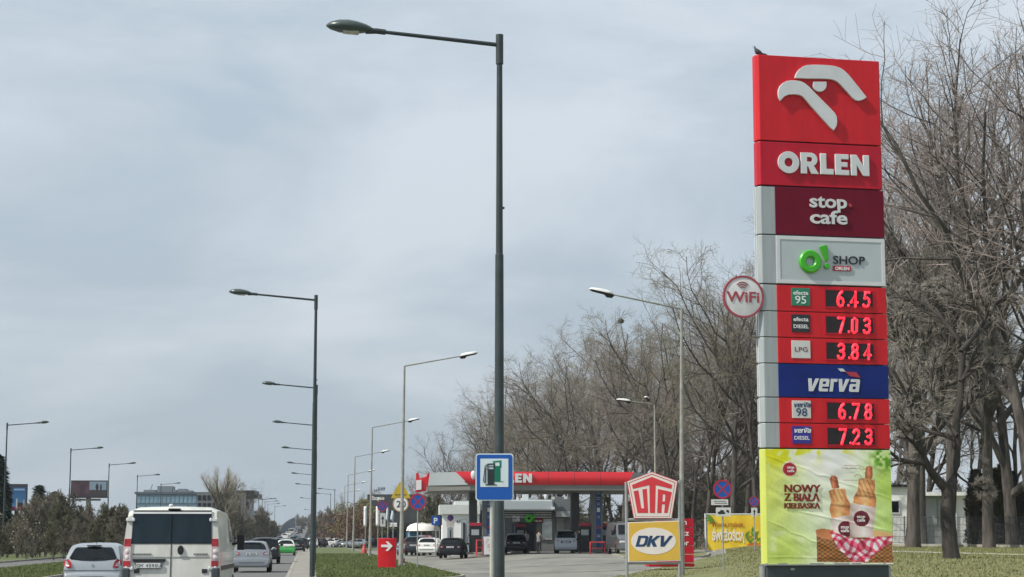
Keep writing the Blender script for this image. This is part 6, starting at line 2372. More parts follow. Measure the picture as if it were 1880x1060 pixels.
# a dark vehicle is glimpsed right of the van
# grey van under the canopy, front towards us
gv = empty('van', 'grey van parked facing the road beyond the right canopy column', 'van')
cg = Car(5.2, .98, VP, 1.35, tumble=.12, rtaper=.035, rlen=.25, roof_in=.10, zb=.30, shoulder=.985)
cg = Car(5.4, .98, VP, 1.35, tumble=.14, rtaper=.035, rlen=.25, roof_in=.10, zb=.30, shoulder=.985)
Y = 128
gv.location = (gx(1141, Y + 2, 1), Y + 5.2, GZ)
gv.rotation_euler = (0, 0, pi + .12)
cg.body(P_GREYV, gv)
cg.windscreen(gv)
cg.wheels(gv, 1.05, 4.3, .34, .22)
for sd in (-1, 1):
    MB().box((sd * 1.15, 4.1, 1.50), (.20, .10, .34)).tube([(sd * .95, 4.1, 1.45), (sd * 1.1, 4.1, 1.48)], .03, 6).build('mirror', M_BLACK, gv, bevel=.02)
    cg.side_window(3.25, 4.35, 3.35, 3.95, sd, gv, z0=1.42, z1=2.05)
    MB().box((sd * .70, 5.25, .88), (.36, .12, .16)).build('headlight', M_LAMPW, gv, bevel=.03)
MB().box((0, 5.36, .78), (1.0, .1, .2)).build('grille', M_BLACK, gv, bevel=.02)
MB().box((0, 5.40, .42), (.52, .03, .11)).build('number_plate', M_PLATE, gv)

# --- cars at the station
c4 = Car(3.95, .84, HB[:-4] + [(3.55, .86), (3.82, .70), (3.94, .45), (3.95, .36)], .92, tumble=.25, rtaper=.12, rlen=.55)
g5 = generic('car', 'black hatchback waiting at the station exit with reflections in its rear window', c4, P_BLACK, 826, 132, .16, .12 - RZ * 0 + .02, platez=.80)
g5.rotation_euler = (0, 0, -.10)
g6 = copy_tree(g2, None, (gx(783, 150, 1), 150, .17), -.13, 'white hatchback in front of the black hatchback in the station queue')
recolor(g6, P_SILVER2, P_WHITE)
g7 = copy_tree(g3, None, (gx(757.5, 160, 1), 160, .12), -.16, 'dark car half hidden left of the white hatchback in the station queue')
recolor(g7, P_BLACK, P_DARK)
g8 = copy_tree(g2, None, (gx(744.5, 166, 1), 166, .05), -.2, 'blue grey car just right of the leaning pale lamp post')
recolor(g8, P_SILVER2, P_BLUE)
g8b = copy_tree(g3, None, (gx(775, 172, 1), 172, .2), -.13, 'red and white car roof behind the white hatchback')
recolor(g8b, P_BLACK, P_RED)
g9 = copy_tree(g5, None, (gx(948, 138, 1), 138, GZ), .04, 'black car standing in the canopy shade right of the tall lamp post')
MV = [(0, .36), (0, .42), (0, .62), (.03, .70), (.06, .78), (.10, 1.02), (.22, 1.30), (.34, 1.60), (.50, 1.68), (1.1, 1.74), (2.2, 1.73), (2.8, 1.55), (3.5, 1.12), (4.0, 1.0), (4.3, .75), (4.38, .5), (4.38, .36)]
c5 = Car(4.38, .89, MV, 1.06, tumble=.16, rtaper=.08)
g10 = generic('car', 'silver minivan refuelling under the canopy with its tail towards the road', c5, P_SILVER2, 1039, 136, GZ, 0, platez=.86)
g10.rotation_euler = (0, 0, .02 - .10)
c5.patch([(-.36, .79), (.36, .79), (.36, .95), (-.36, .95)], .012, .02).build('plate_recess', M_BLACK, g10)
# far parked cars by the commercial building
G3 = 'cars parked in front of the dark commercial building'
for i, (px, Y) in enumerate([(600, 318), (652, 300), (664, 300), (676, 296), (692, 300), (706, 305), (722, 290)]):
    o = copy_tree(g2 if i % 2 else g3, None, (gx(px, Y, 1), Y, 0), 1.3 + i * .1, 'small distant parked car in front of the dark commercial building')
    o['group'] = G3
    recolor(o, P_SILVER2 if i % 2 else P_BLACK, cols_[(i * 3 + 1) % 8])
# white high van on the overpass
x, y = at(535, 975, 640).xy
ov = copy_tree(van, None, (x, y, at(535, 983, 640).z), RZ, 'white van on the far overpass in front of the noise barrier')
road_wh = copy_tree(van, None, (*road(1020, -2.5), ramp(1020)), RZ, 'tiny white van at the crest of the overpass beside the second lamp pole')

# ------------------------------------------------------------------ people by the silver minivan
def person(label, px, Y, gz, head, top, trousers, hair, lean=0.0, arm_fwd=0.2, H=1.75):
    root = empty('person', label, 'person', (gx(px, Y, 1), Y, gz), head)
    k = H / 1.75
    J = {}
    vs_, es, rr = [], [], []

    def add(p, r, par=None):
        vs_.append((p[0] * k, p[1] * k, p[2] * k)); rr.append(r * k)
        if par is not None: es.append((par, len(vs_) - 1))
        return len(vs_) - 1
    pel = add((0, 0, .95), .145)
    sp1 = add((0, lean * .3, 1.12), .125, pel)
    sp2 = add((0, lean * .7, 1.32), .150, sp1)
    nk = add((0, lean, 1.48), .055, sp2)
    hd = add((0, lean + .01, 1.58), .078, nk)
    hd2 = add((0, lean + .015, 1.68), .072, hd)
    nose = add((0, lean + .10, 1.61), .012, hd)
    for sd in (-1, 1):
        hp = add((sd * .10, 0, .90), .095, pel)
        kn = add((sd * .11, .02 * sd + .01, .50), .062, hp)
        an = add((sd * .12, -.02 - .05 * sd, .09), .042, kn)
        add((sd * .13, .12 - .05 * sd, .035), .036, an)
        sh = add((sd * .19, lean * .9, 1.40), .065, sp2)
        el = add((sd * .25, lean + arm_fwd * .4, 1.13), .045, sh)
        wr = add((sd * .23, lean + arm_fwd + .06, .93 + arm_fwd * .35), .030, el)
        pa = add((sd * .23, lean + arm_fwd + .11, .88 + arm_fwd * .35), .026, wr)
        for f in range(4):
            a = add((sd * .23 + (f - 1.5) * .017, lean + arm_fwd + .16, .845 + arm_fwd * .35), .009, pa)
            add((sd * .23 + (f - 1.5) * .018, lean + arm_fwd + .175 - .004 * abs(f - 1), .81 + arm_fwd * .35), .008, a)
        add((sd * .23 - sd * .045, lean + arm_fwd + .13, .87 + arm_fwd * .35), .010, wr)
    me = bpy.data.meshes.new('body')
    me.from_pydata(vs_, es, [])
    o = link_mesh('body_tmp', me)
    sk = o.modifiers.new('skin', 'SKIN')
    for i, r in enumerate(rr):
        me.skin_vertices[0].data[i].radius = (r, r * (.82 if i in (0, 1, 2) else 1))
    me.skin_vertices[0].data[0].use_root = True
    ss = o.modifiers.new('sub', 'SUBSURF'); ss.levels = 1; ss.render_levels = 1
    dg = bpy.context.evaluated_depsgraph_get()
    m2 = bpy.data.meshes.new_from_object(o.evaluated_get(dg))
    bpy.data.objects.remove(o)
    m2.name = 'body'
    m2.materials.clear()
    for mm in (M_SKIN, top, trousers, M_BLACK):
        m2.materials.append(mm)
    for p in m2.polygons:
        c = p.center
        z = c.z / k
        d = abs(c.x) / k
        if z > 1.47: idx = 0
        elif d > .19 and z < .93 + arm_fwd * .35 + .0 and z > .6: idx = 0
        elif z > .92: idx = 1
        elif z > .10: idx = 2
        else: idx = 3
        p.material_index = idx
        p.use_smooth = True
    link_mesh('body', m2, root)
    MB().ell((0, (lean - .015) * k, 1.66 * k), (.088 * k, .10 * k, .095 * k), 12, 8).build('hair', hair, root, smooth=True)
    for sd in (-1, 1):
        MB().ell((sd * .03 * k, (lean + .085) * k, 1.625 * k), (.012, .008, .008), 6, 4).build('eye', M_BLACK, root)
    return root


person('person in grey jacket and dark trousers standing left of the silver minivan', 989, 133.5, GZ, -.7, M_CLOTHG, M_CLOTHD, M_HAIR, lean=.02, arm_fwd=.35)
person('person in dark clothes standing behind the right side of the silver minivan', 1064, 134.5, GZ, 1.2, M_CLOTHD, M_CLOTHD, M_HAIR, arm_fwd=.1, H=1.82)
person('person in a white top half hidden by the shop doorway', 966, 140, GZ, 2.6, M_CLOTHW, M_CLOTHD, M_HAIR, arm_fwd=.2)

# ------------------------------------------------------------------ trees
def unit(A):
    return A / np.maximum(np.linalg.norm(A, axis=-1, keepdims=True), 1e-9)


def tubes(P, R_, n):
    """P (N,S,3) centre lines, R (N,S) radii -> verts, quads"""
    N_, S_, _ = P.shape
    T = np.empty_like(P)
    T[:, 1:-1] = P[:, 2:] - P[:, :-2]
    T[:, 0] = P[:, 1] - P[:, 0]
    T[:, -1] = P[:, -1] - P[:, -2]
    T = unit(T)
    ref = np.where(np.abs(T[..., 2:3]) < .9, np.array([0, 0, 1.0]), np.array([0, 1.0, 0]))
    U = unit(np.cross(T, ref))
    W_ = np.cross(T, U)
    a = np.arange(n) * 2 * pi / n
    V = P[:, :, None, :] + (U[:, :, None, :] * np.cos(a)[None, None, :, None] + W_[:, :, None, :] * np.sin(a)[None, None, :, None]) * R_[:, :, None, None]
    idx = np.arange(N_ * S_ * n).reshape(N_, S_, n)
    A_ = idx[:, :-1, :]
    B_ = np.roll(A_, -1, axis=2)
    C_ = idx[:, 1:, :]
    D_ = np.roll(C_, -1, axis=2)
    Fq = np.stack([A_, B_, D_, C_], -1).reshape(-1, 4)
    return V.reshape(-1, 3), Fq


def spawn(rng, P, R_, count, tmin, tmax, ang, lenf, S_, up, wob, rf, base_len=None, minlen=.15, droop=0.0):
    N_, S0, _ = P.shape
    seglen = np.linalg.norm(P[:, 1:] - P[:, :-1], axis=2).sum(1)
    t = (np.arange(count)[None, :] + rng.random((N_, count))) / count
    t = tmin + (tmax - tmin) * t
    f = t * (S0 - 1)
    i0 = np.minimum(f.astype(int), S0 - 2)
    fr_2 = (f - i0)[..., None]
    n_ = np.arange(N_)[:, None]
    pos = P[n_, i0] * (1 - fr_2) + P[n_, i0 + 1] * fr_2
    d = unit(P[n_, i0 + 1] - P[n_, i0])
    r = R_[n_, i0] * (1 - fr_2[..., 0]) + R_[n_, i0 + 1] * fr_2[..., 0]
    rnd = unit(rng.normal(size=pos.shape))
    side = unit(rnd - (rnd * d).sum(-1, keepdims=True) * d)
    an = np.radians(ang) * (1 + rng.normal(size=t.shape) * .22)[..., None]if False else (np.radians(ang) * (1 + rng.normal(size=t.shape) * .22))[..., None]
    nd = unit(d * np.cos(an) + side * np.sin(an))
    ln2 = (seglen[:, None] if base_len is None else base_len) * lenf * (1.15 - .55 * t) * (.7 + .6 * rng.random(t.shape))
    ln2 = np.maximum(ln2, minlen)
    pos = pos.reshape(-1, 3); nd = nd.reshape(-1, 3); ln2 = ln2.reshape(-1); r = r.reshape(-1)
    M_ = len(pos)
    Q = np.empty((M_, S_ + 1, 3))
    Q[:, 0] = pos
    dd = nd
    for k in range(S_):
        dd = unit(dd + rng.normal(size=dd.shape) * wob + np.array([0, 0, up]) - np.array([0, 0, droop]) * k)
        Q[:, k + 1] = Q[:, k] + dd * (ln2 / S_)[:, None]
    r0 = r * rf
    RR = r0[:, None] * np.linspace(1, .35, S_ + 1)[None, :]
    return Q, RR


def make_tree(seed, H=20, trunk_r=.28, lv=(11, 8, 8, 6), ang=(38, 42, 45, 45), up=(.16, .10, .05, .02), lenf=(.50, .50, .48, .52), trunk_frac=.80,
              tmin=.22, twig_r=.0070, init=None, initR=None, sides=(8, 6, 4, 3, 3), wob=.14, lean=0.0):
    rng = np.random.default_rng(seed)
    if init is None:
        S0 = 8
        z = np.linspace(-.2, H * trunk_frac, S0 + 1)
        p = np.zeros((1, S0 + 1, 3))
        p[0, :, 2] = z
        p[0, :, 0] = np.cumsum(rng.normal(size=S0 + 1) * .16) * np.linspace(0, 1, S0 + 1)
        p[0, :, 1] = np.cumsum(rng.normal(size=S0 + 1) * .16) * np.linspace(0, 1, S0 + 1)
        p[0, :, 0] += lean * np.linspace(0, 1, S0 + 1) ** 1.5 * (1 if seed % 2 else -1)
        r = (trunk_r * np.linspace(1, .35, S0 + 1) ** .8)[None, :]
        r[0, 0] *= 1.25
    else:
        p, r = init, initR
    tv, tf = tubes(p, r, sides[0])
    lens = [(p, r)]
    allV, allF, off = [], [], 0
    cur = (p, r)
    tw = []
    for k in range(len(lv)):
        S_ = [6, 5, 3, 2][k]
        tm = (tmin if init is None else .30) if k == 0 else .18
        bl = None
        Q, RR = spawn(rng, cur[0], cur[1], lv[k], tm, .98, ang[k], lenf[k], S_, up[k], wob, [.72, .60, .55, .55][k])
        RR = np.maximum(RR, twig_r * (1.0 if k == 3 else 1.6 if k == 2 else 2.6) * np.linspace(1, .6, S_ + 1)[None, :])
        v, f = tubes(Q, RR, sides[k + 1])
        if k < 2:
            allV.append(v); allF.append(f + off); off += len(v)
        else:
            tw.append((v, f))
        cur = (Q, RR)
    limbs = (np.concatenate(allV), np.concatenate(allF))
    o2 = 0
    TV, TF = [], []
    for v, f in tw:
        TV.append(v); TF.append(f + o2); o2 += len(v)
    return (tv, tf), limbs, (np.concatenate(TV), np.concatenate(TF))


def tree_meshes(data, bark, twig):
    (tv, tf), (lv_, lf_), (wv_, wf_) = data
    return (np_mesh('trunk', tv, tf, bark, True), np_mesh('limbs', lv_, lf_, bark, True), np_mesh('twigs', wv_, wf_, twig, False))


PROTO = {}
PH = {}
LEAN_R = {}


def proto(key, **kw):
    bark, twig = kw.pop('bark', M_BARK), kw.pop('twig', M_TWIG)
    dt = make_tree(**kw)
    PH[key] = float(np.percentile(dt[2][0][:, 2], 99.6))
    PROTO[key] = tree_meshes(dt, bark, twig)
    c_ = dt[2][0][::15]
    c_ = c_[c_[:, 2] > PH[key] * .45]
    best = max(np.linspace(0, 2 * pi, 36, endpoint=False), key=lambda a: np.percentile(c_[:, 0] * cos(a) - c_[:, 1] * sin(a), 1))
    LEAN_R[key] = float(best)                        # heading at which the crown spreads least to the left


def tree(key, label, x, y, z, sc=1.0, rz=0.0, group=None, tilt=(0, 0), cat='tree', name='bare_tree', szz=1.0):
    o = empty(name, label, cat, (x, y, z), rz, group)
    o.rotation_euler = (tilt[0], tilt[1], rz)
    o.scale = (sc, sc, sc * szz)
    t = link_mesh('trunk', PROTO[key][0], o)
    l = link_mesh('limb', PROTO[key][1], o)
    w = link_mesh('crown', PROTO[key][2], o)
    return o


proto('tall_a', seed=11, H=22, trunk_r=.20, lv=(8, 10, 8, 5), ang=(26, 42, 48, 50), lenf=(.86, .44, .50, .55), trunk_frac=.55, up=(.06, .07, .03, .0), tmin=.30, lean=1.6, wob=.17)
proto('tall_b', seed=12, H=22, trunk_r=.18, lv=(8, 10, 8, 6), ang=(32, 46, 50, 55), lenf=(.80, .46, .48, .52), trunk_frac=.60, up=(.10, .04, .02, .0), tmin=.32, twig=M_TWIG2, lean=2.4, wob=.20)
proto('tall_c', seed=13, H=22, trunk_r=.22, lv=(9, 10, 8, 5), ang=(42, 46, 48, 50), lenf=(.78, .46, .48, .52), trunk_frac=.55, up=(.14, .07, .03, -.02), tmin=.28, lean=1.2, wob=.16)
proto('tall_d', seed=14, H=22, trunk_r=.18, lv=(8, 11, 9, 6), ang=(20, 38, 46, 50), up=(.03, .06, .03, .02), lenf=(.90, .42, .48, .55), trunk_frac=.52, tmin=.26, lean=2.0, wob=.18)
proto('tall_e', seed=25, H=22, trunk_r=.19, lv=(7, 12, 8, 6), ang=(34, 55, 55, 50), up=(.16, .0, -.02, -.03), lenf=(.82, .38, .55, .6), trunk_frac=.62, tmin=.24, lean=.8, wob=.22, bark=M_BARKG, twig=M_TWIGR)
proto('open_a', seed=31, H=22, trunk_r=.24, lv=(8, 9, 7, 4), ang=(30, 40, 46, 48), lenf=(.90, .50, .52, .58), trunk_frac=.48, up=(.07, .09, .04, .01), tmin=.30, lean=1.4, wob=.15, twig=M_TWIGR, twig_r=.0075)
proto('open_b', seed=32, H=22, trunk_r=.21, lv=(8, 8, 7, 4), ang=(38, 44, 46, 50), lenf=(.86, .52, .52, .56), trunk_frac=.55, up=(.12, .06, .03, .0), tmin=.26, lean=1.0, wob=.18, twig=M_TWIGR, twig_r=.0075)
# open crowned, forks low: big foreground style
proto('broad', seed=15, H=16, trunk_r=.27, lv=(10, 10, 9, 7), ang=(50, 42, 42, 48), lenf=(.80, .50, .46, .5), trunk_frac=.55, up=(.20, .10, .03, 0.0), twig=M_TWIG)
proto('willow', seed=16, H=14, trunk_r=.30, lv=(12, 9, 8, 6), ang=(32, 26, 30, 30), lenf=(.85, .55, .5, .5), trunk_frac=.40, up=(.10, .16, .2, .2), twig=M_TWIGP, bark=M_BARK, tmin=.3)
proto('scrub', seed=17, H=8, trunk_r=.12, lv=(13, 9, 8, 6), ang=(45, 45, 50, 50), lenf=(.55, .5, .5, .5), tmin=.04, twig_r=.018, twig=M_SHRUBB)
proto('scrub_b', seed=18, H=8, trunk_r=.10, lv=(14, 9, 8, 5), ang=(35, 45, 50, 50), lenf=(.5, .5, .5, .5), tmin=.02, twig_r=.020, twig=M_SHRUBG)


ORD2 = ['first', 'second', 'third', 'fourth', 'fifth', 'sixth', 'seventh', 'eighth', 'ninth', 'tenth', 'eleventh', 'twelfth', 'thirteenth', 'fourteenth', 'fifteenth', 'sixteenth']


def plant_row(rows_, group, lbl, Z=None):
    order = {px: k for k, px in enumerate(sorted(r[1] for r in rows_))}
    for i, (key, px, Y, top, extra) in enumerate(rows_):
        if '%s' in lbl and not extra:
            extra = lbl % ORD2[order[px]]
        x = gx(px, Y, 5)
        z0 = hgt(x, Y)
        ztop = at(px, top, Y).z
        H0 = PH[key]
        tree(key, extra or lbl, x, Y, z0 - .1, (ztop - z0) / H0, rz=(random.uniform(0, 6.28) if group != GR else LEAN_R[key] if px < 1850 else i * 2.3 + 1.2), group=group)


GR = 'tall bare trees right of the price pylon'
GB = 'bare trees in the belt behind the petrol station'
LB = 'bare tree in the front row behind the petrol station, %s from the left'
rowsA = [
    ('tall_a', 800, 225, 838, None), ('tall_c', 838, 218, 790, None), ('tall_b', 878, 212, 735, None), ('tall_a', 925, 205, 688, None),
    ('tall_e', 968, 200, 672, None), ('tall_c', 1010, 195, 690, None), ('tall_b', 1052, 188, 640, None), ('tall_a', 1095, 182, 586, None),
    ('tall_c', 1145, 176, 586, 'bare tree with a small round nest near its top left of the pale lamp'), ('tall_e', 1190, 170, 590, None), ('tall_b', 1238, 165, 556, None),
    ('tall_a', 1292, 160, 520, None), ('tall_c', 1345, 156, 470, None), ('tall_b', 1392, 152, 440, None),
]
rowsB = [
    ('tall_b', 770, 250, 862, None), ('tall_c', 820, 248, 820, None), ('tall_a', 862, 240, 775, None), ('tall_d', 905, 235, 722, None), ('tall_b', 950, 228, 705, None),
    ('tall_c', 995, 220, 715, None), ('tall_a', 1035, 212, 672, None), ('tall_b', 1080, 205, 625, None), ('tall_d', 1128, 198, 610, None),
    ('tall_a', 1172, 190, 620, None), ('tall_e', 1220, 182, 590, None), ('tall_b', 1268, 175, 560, None), ('tall_d', 1318, 168, 520, None), ('tall_a', 1366, 160, 490, None),
    ('tall_c', 1420, 155, 460, None),
]
rowsC = [(k_, px + 22, Y + 45, top + 60, None) for (k_, px, Y, top, _) in rowsB]
plant_row(rowsA, GB, LB)
plant_row(rowsB, GB, 'bare tree in the second row behind the petrol station, %s from the left')
plant_row(rowsC, GB, 'bare brown tree in the rear row of the belt behind the petrol station')
GR = 'tall bare trees right of the price pylon'
rowsR = [
    ('tall_a', 1500, 165, 400, None), ('tall_d', 1575, 160, 330, None), ('open_b', 1690, 142, 160, None),
    ('broad', 1672, 118, 400, 'old bare tree with thick leaning trunks just right of the pylon'), ('open_a', 1740, 136, 85, None),
    ('open_b', 1812, 116, 55, 'tallest bare tree with dark ascending limbs near the right edge'), ('open_a', 1900, 112, 5, None),
    ('open_b', 1985, 120, 20, None), ('broad', 1858, 134, 420, None), ('tall_c', 1702, 190, 520, None), ('tall_a', 1785, 185, 500, None),
    ('tall_b', 1865, 190, 480, None), ('tall_d', 1630, 185, 450, None), ('tall_b', 1560, 190, 440, None),
]
plant_row(rowsR, GR, 'tall bare tree behind the garden fence right of the pylon, %s from the left')
# nest
Y = 176
p = at(1140, 590, Y)
nst = MB().ell((0, 0, 0), (.30, .30, .24), 9, 6)
for k in range(30):
    a, b_ = random.uniform(0, 6.28), random.uniform(-.8, .8)
    q = Vector((cos(a) * cos(b_), sin(a) * cos(b_), sin(b_))) * .30
    nst.tube([q * .9, q * .9 + Vector((random.uniform(-.3, .3), random.uniform(-.3, .3), random.uniform(-.15, .2)))], .02, 3)
nst.tube([(0, 0, -.3), (.15, .1, -1.2), (.5, .2, -3.0)], [.03, .04, .06], 5)
o = nst.build('bird_nest', M_BARKD)
o.location = p
prop(o, 'small round twig nest high in a bare tree left of the pale lamp head', 'bird nest')

# the foreground tree: main limbs laid out from its real fork
TY = 75.0
fx_ = gx(1746, TY, 1)
fz_ = hgt(fx_, TY)
ft = empty('bare_tree', 'dark forked tree in the foreground lawn right of the price pylon', 'tree', (fx_, TY, fz_))


def tp(px, py, dy=0.0):
    a = at(px, py, TY + dy)
    return (a.x - fx_, a.y - TY, a.z - fz_)


mains = [
    ([(1748, 1034), (1744, 1000), (1740, 960), (1739, 925), (1738, 895)], 0, .36, .24),
    ([(1738, 900), (1722, 882), (1704, 862), (1694, 835), (1686, 800), (1674, 760), (1660, 715), (1640, 680)], -1.2, .20, .06),
    ([(1738, 900), (1752, 880), (1757, 845), (1757, 800), (1760, 750), (1762, 700), (1768, 660), (1764, 640)], .8, .20, .12),
    ([(1764, 645), (1758, 615), (1742, 600), (1722, 578), (1700, 560), (1672, 548), (1640, 545)], 1.6, .10, .03),
    ([(1764, 645), (1778, 630), (1795, 612), (1806, 590), (1822, 562), (1842, 545), (1868, 530)], .4, .11, .035),
    ([(1757, 800), (1735, 768), (1716, 740), (1700, 705), (1690, 668), (1688, 625)], 2.2, .085, .025),
    ([(1806, 590), (1790, 566), (1770, 552), (1745, 535), (1720, 520)], -.6, .06, .02),
    ([(1704, 862), (1690, 850), (1672, 858), (1655, 872)], -.8, .05, .02),
    ([(1757, 870), (1775, 885), (1800, 896), (1812, 905)], .4, .05, .02),
    ([(1686, 800), (1668, 792), (1650, 780), (1638, 760)], -1.8, .055, .02),
    ([(1762, 700), (1790, 680), (1822, 668), (1850, 640)], 1.2, .06, .02),
]
IP_, IR_ = [], []
for pts, dy, ra, rb in mains:
    q = np.array([tp(a[0], a[1], dy * (i / (len(pts) - 1)) if i else 0) for i, a in enumerate(pts)])
    s_ = np.linspace(0, len(pts) - 1, 9)
    Q = np.stack([np.interp(s_, np.arange(len(pts)), q[:, k]) for k in range(3)], 1)
    Q[1:-1, 0] += np.random.default_rng(len(IP_)).normal(size=7) * .03
    IP_.append(Q)
    IR_.append(np.linspace(ra, rb, 9))
IP_, IR_ = np.array(IP_), np.array(IR_)
IR_[0, 0] *= 1.15
(tv, tf), _, _ = make_tree(21, init=IP_[:1], initR=IR_[:1], lv=(1, 1, 1, 1), sides=(14, 6, 4, 3, 3))
link_mesh('trunk', np_mesh('trunk', tv, tf, M_BARKD, True), ft)
(tv, tf), limbs, tws = make_tree(22, init=IP_[1:], initR=IR_[1:], lv=(6, 6, 5, 4), ang=(45, 42, 42, 45), lenf=(.38, .5, .5, .55), up=(.08, .04, .02, 0), sides=(10, 6, 4, 3, 3), twig_r=.008)
link_mesh('main_limb', np_mesh('main_limb', tv, tf, M_BARKD, True), ft)
link_mesh('limb', np_mesh('limb', *limbs, M_BARKD, True), ft)
link_mesh('crown', np_mesh('crown', *tws, M_TWIG), ft)


# ---- leafy cones: conifer and thuja
def cone_tree(label, px, Y, top, base_w, m, n=900, name='conifer', droop=.3, z0=None, leaf=.32, group=None, colm=False):
    x = gx(px, Y, 3)
    zb = hgt(x, Y) if z0 is None else z0
    H_ = at(px, top, Y).z - zb
    o = empty(name, label, 'tree', (x, Y, zb), 0, group)
    MB().tube([(0, 0, -.1), (0, 0, H_ * .95)], [.16, .03], 7).build('trunk', M_BARKD, o)
    r_2 = np.random.default_rng(abs(int(px)) + 3)
    t = r_2.random(n) ** .8
    a = r_2.random(n) * 2 * pi
    env = (1 - t) ** (.35 if colm else .85) * base_w
    rr = env * (.35 + .65 * r_2.random(n) ** .5) * (1 + .18 * np.sin(a * 3 + t * 9))
    C = np.stack([np.cos(a) * rr, np.sin(a) * rr, t * H_ + .1], 1)
    out = np.stack([np.cos(a), np.sin(a), np.full(n, -droop) + (1.2 if colm else 0)], 1)
    out = unit(out + r_2.normal(size=out.shape) * .25)
    sd_ = unit(np.cross(out, np.array([0, 0, 1.0]) + r_2.normal(size=out.shape) * .3))
    ln2 = leaf * (.6 + .8 * r_2.random(n))[:, None]
    V = np.stack([C - out * ln2 * .3, C + sd_ * ln2 * .28, C + out * ln2, C - sd_ * ln2 * .28], 1)
    link_mesh('crown', np_mesh('crown', V.reshape(-1, 3), np.arange(n * 4).reshape(-1, 4), m), o)
    return o


cone_tree('dark spruce cut by the left edge of the frame beside the lamp post', -6, 175, 838, 2.0, M_CONIF, 4200, droop=.45, leaf=.55)
cone_tree('dark green conifer above the left thicket beside the blue billboard', 70, 240, 893, 2.0, M_CONIF, 1600, leaf=.7)
cone_tree('second small conifer in the left thicket under the wide billboard', 98, 250, 905, 1.7, M_SHRUBG, 1300, leaf=.7)
GT = 'columnar evergreens behind the garden fence'
for i, (px, top, w, m) in enumerate(((1794, 868, .9, M_THUJAD), (1806, 880, .8, M_THUJAD), (1825, 866, .9, M_THUJA), (1845, 858, 1.1, M_THUJAD), (1858, 872, .9, M_THUJAD), (1875, 905, .9, M_THUJAD))):
    cone_tree('%s evergreen column behind the garden fence, %s from the left' % ('olive green' if i == 2 else 'dark', ORD[i] if i else 'first'), px, 136, top, w, m, 2600, name='evergreen', colm=True, leaf=.30, group=GT)

# ---- left thicket
GLT = 'scrubby trees of the left thicket'
rl = random.Random(9)
lt = []
for i in range(30):
    px = -60 + i * 10.5
    Y = rl.choice([150, 165, 182, 200, 222])
    top = float(np.interp(px, [-60, 0, 22, 60, 68, 110, 130, 140, 195, 205, 240, 300], [905, 935, 942, 935, 903, 893, 900, 921, 923, 918, 928, 935])) + rl.uniform(0, 12)
    lt.append(('scrub' if i % 3 else 'scrub_b', px, Y, top, None))
for (key, px, Y, top, e) in lt:
    pass
plant_row(lt, GLT, 'brown leafless scrub tree in the left thicket behind the lamp posts')
lt2 = [('scrub_b' if i % 2 else 'scrub', -50 + i * 17, 135 + (i % 3) * 8, 948 + (i % 4) * 7, None) for i in range(18)]
plant_row(lt2, GLT, 'low bushy scrub at the front edge of the left thicket')
GF = 'distant trees along the horizon'
lt3 = [('scrub', 235 + i * 13, 330 + (i % 3) * 20, 928 + (i % 3) * 6, None) for i in range(20)]
plant_row(lt3, GF, 'distant brown tree behind the white van at the foot of the office blocks')
tree('willow', 'pale bare willow with fanned upright branches in front of the office block', gx(398, 330, 3), 330, 0, (at(398, 858, 330).z) / PH['willow'], rz=1.0)
tree('tall_b', 'thin pale bare tree right of the willow by the dark roof slab', gx(438, 350, 3), 350, 0, (at(440, 884, 350).z) / PH['tall_b'], rz=2.0)
# blossom bush
def leaf_cloud(name, label, cat, px, Y, top, rx, m, n, leaf, group=None, ry=None, z0=None, kind=None, flat=.5):
    x = gx(px, Y, 2)
    zb = hgt(x, Y) if z0 is None else z0
    H_ = at(px, top, Y).z - zb
    r_2 = np.random.default_rng(abs(int(px * 7 + Y)))
    u = unit(r_2.normal(size=(n, 3)))
    rad = r_2.random(n)[:, None] ** .4
    lob = 1 + .25 * np.sin(u[:, :1] * 5 + px) + .2 * np.sin(u[:, 2:] * 7 + Y)
    C = u * rad * lob * np.array([rx, ry or rx, H_ / 2]) + np.array([0, 0, H_ / 2])
    d = unit(r_2.normal(size=(n, 3)))
    e = unit(np.cross(d, r_2.normal(size=(n, 3))))
    ll = leaf * (.5 + r_2.random(n))[:, None]
    V = np.stack([C - d * ll, C + e * ll * flat, C + d * ll, C - e * ll * flat], 1)
    o = empty(name, label, cat, (x, Y, zb), 0, group)
    link_mesh('crown', np_mesh('crown', V.reshape(-1, 3), np.arange(n * 4).reshape(-1, 4), m), o)
    mb = MB()
    for k in range(6):
        a = 2 * pi * k / 6
        mb.tube([(0, 0, 0), (cos(a) * rx * .3, sin(a) * rx * .3, H_ * .4), (cos(a) * rx * .6, sin(a) * rx * .6, H_ * .8)], [.05, .035, .015], 4)
    mb.build('stem', M_BARK, o)
    return o


leaf_cloud('blossom_bush', 'bush with white blossom in the left thicket', 'bush', 60, 140, 948, 1.7, M_BLOSSOM, 260, .05)
leaf_cloud('blossom_bush', 'smaller whitish blossom bush at the left of the thicket', 'bush', 33, 142, 958, 1.0, M_BLOSSOM, 90, .07)
for i, (px, Y, top, rx, m, lb) in enumerate(((648, 300, 925, 5.5, M_SHRUBR, 'red brown budding shrub behind the median lamps'), (668, 305, 917, 3.5, M_SHRUBY, 'yellow green budding shrub beside the dark building'),
                                             (650, 310, 932, 5, M_SHRUBY, 'lower yellow green shrub behind the flags'))):
    leaf_cloud('shrub', lb, 'shrub', px, Y, top, rx, m, 5200, .15)
lt4 = [('tall_a', 640 + i * 14, 360 + (i % 3) * 20, 905 - i * 2.0, None) for i in range(10)]
plant_row(lt4, GF, 'distant bare tree between the median lamps and the dark building')
lt5 = [('scrub', 580 + i * 8, 420 + (i % 3) * 30, 952 - (i % 4) * 6 - i * 1.5, None) for i in range(10)]
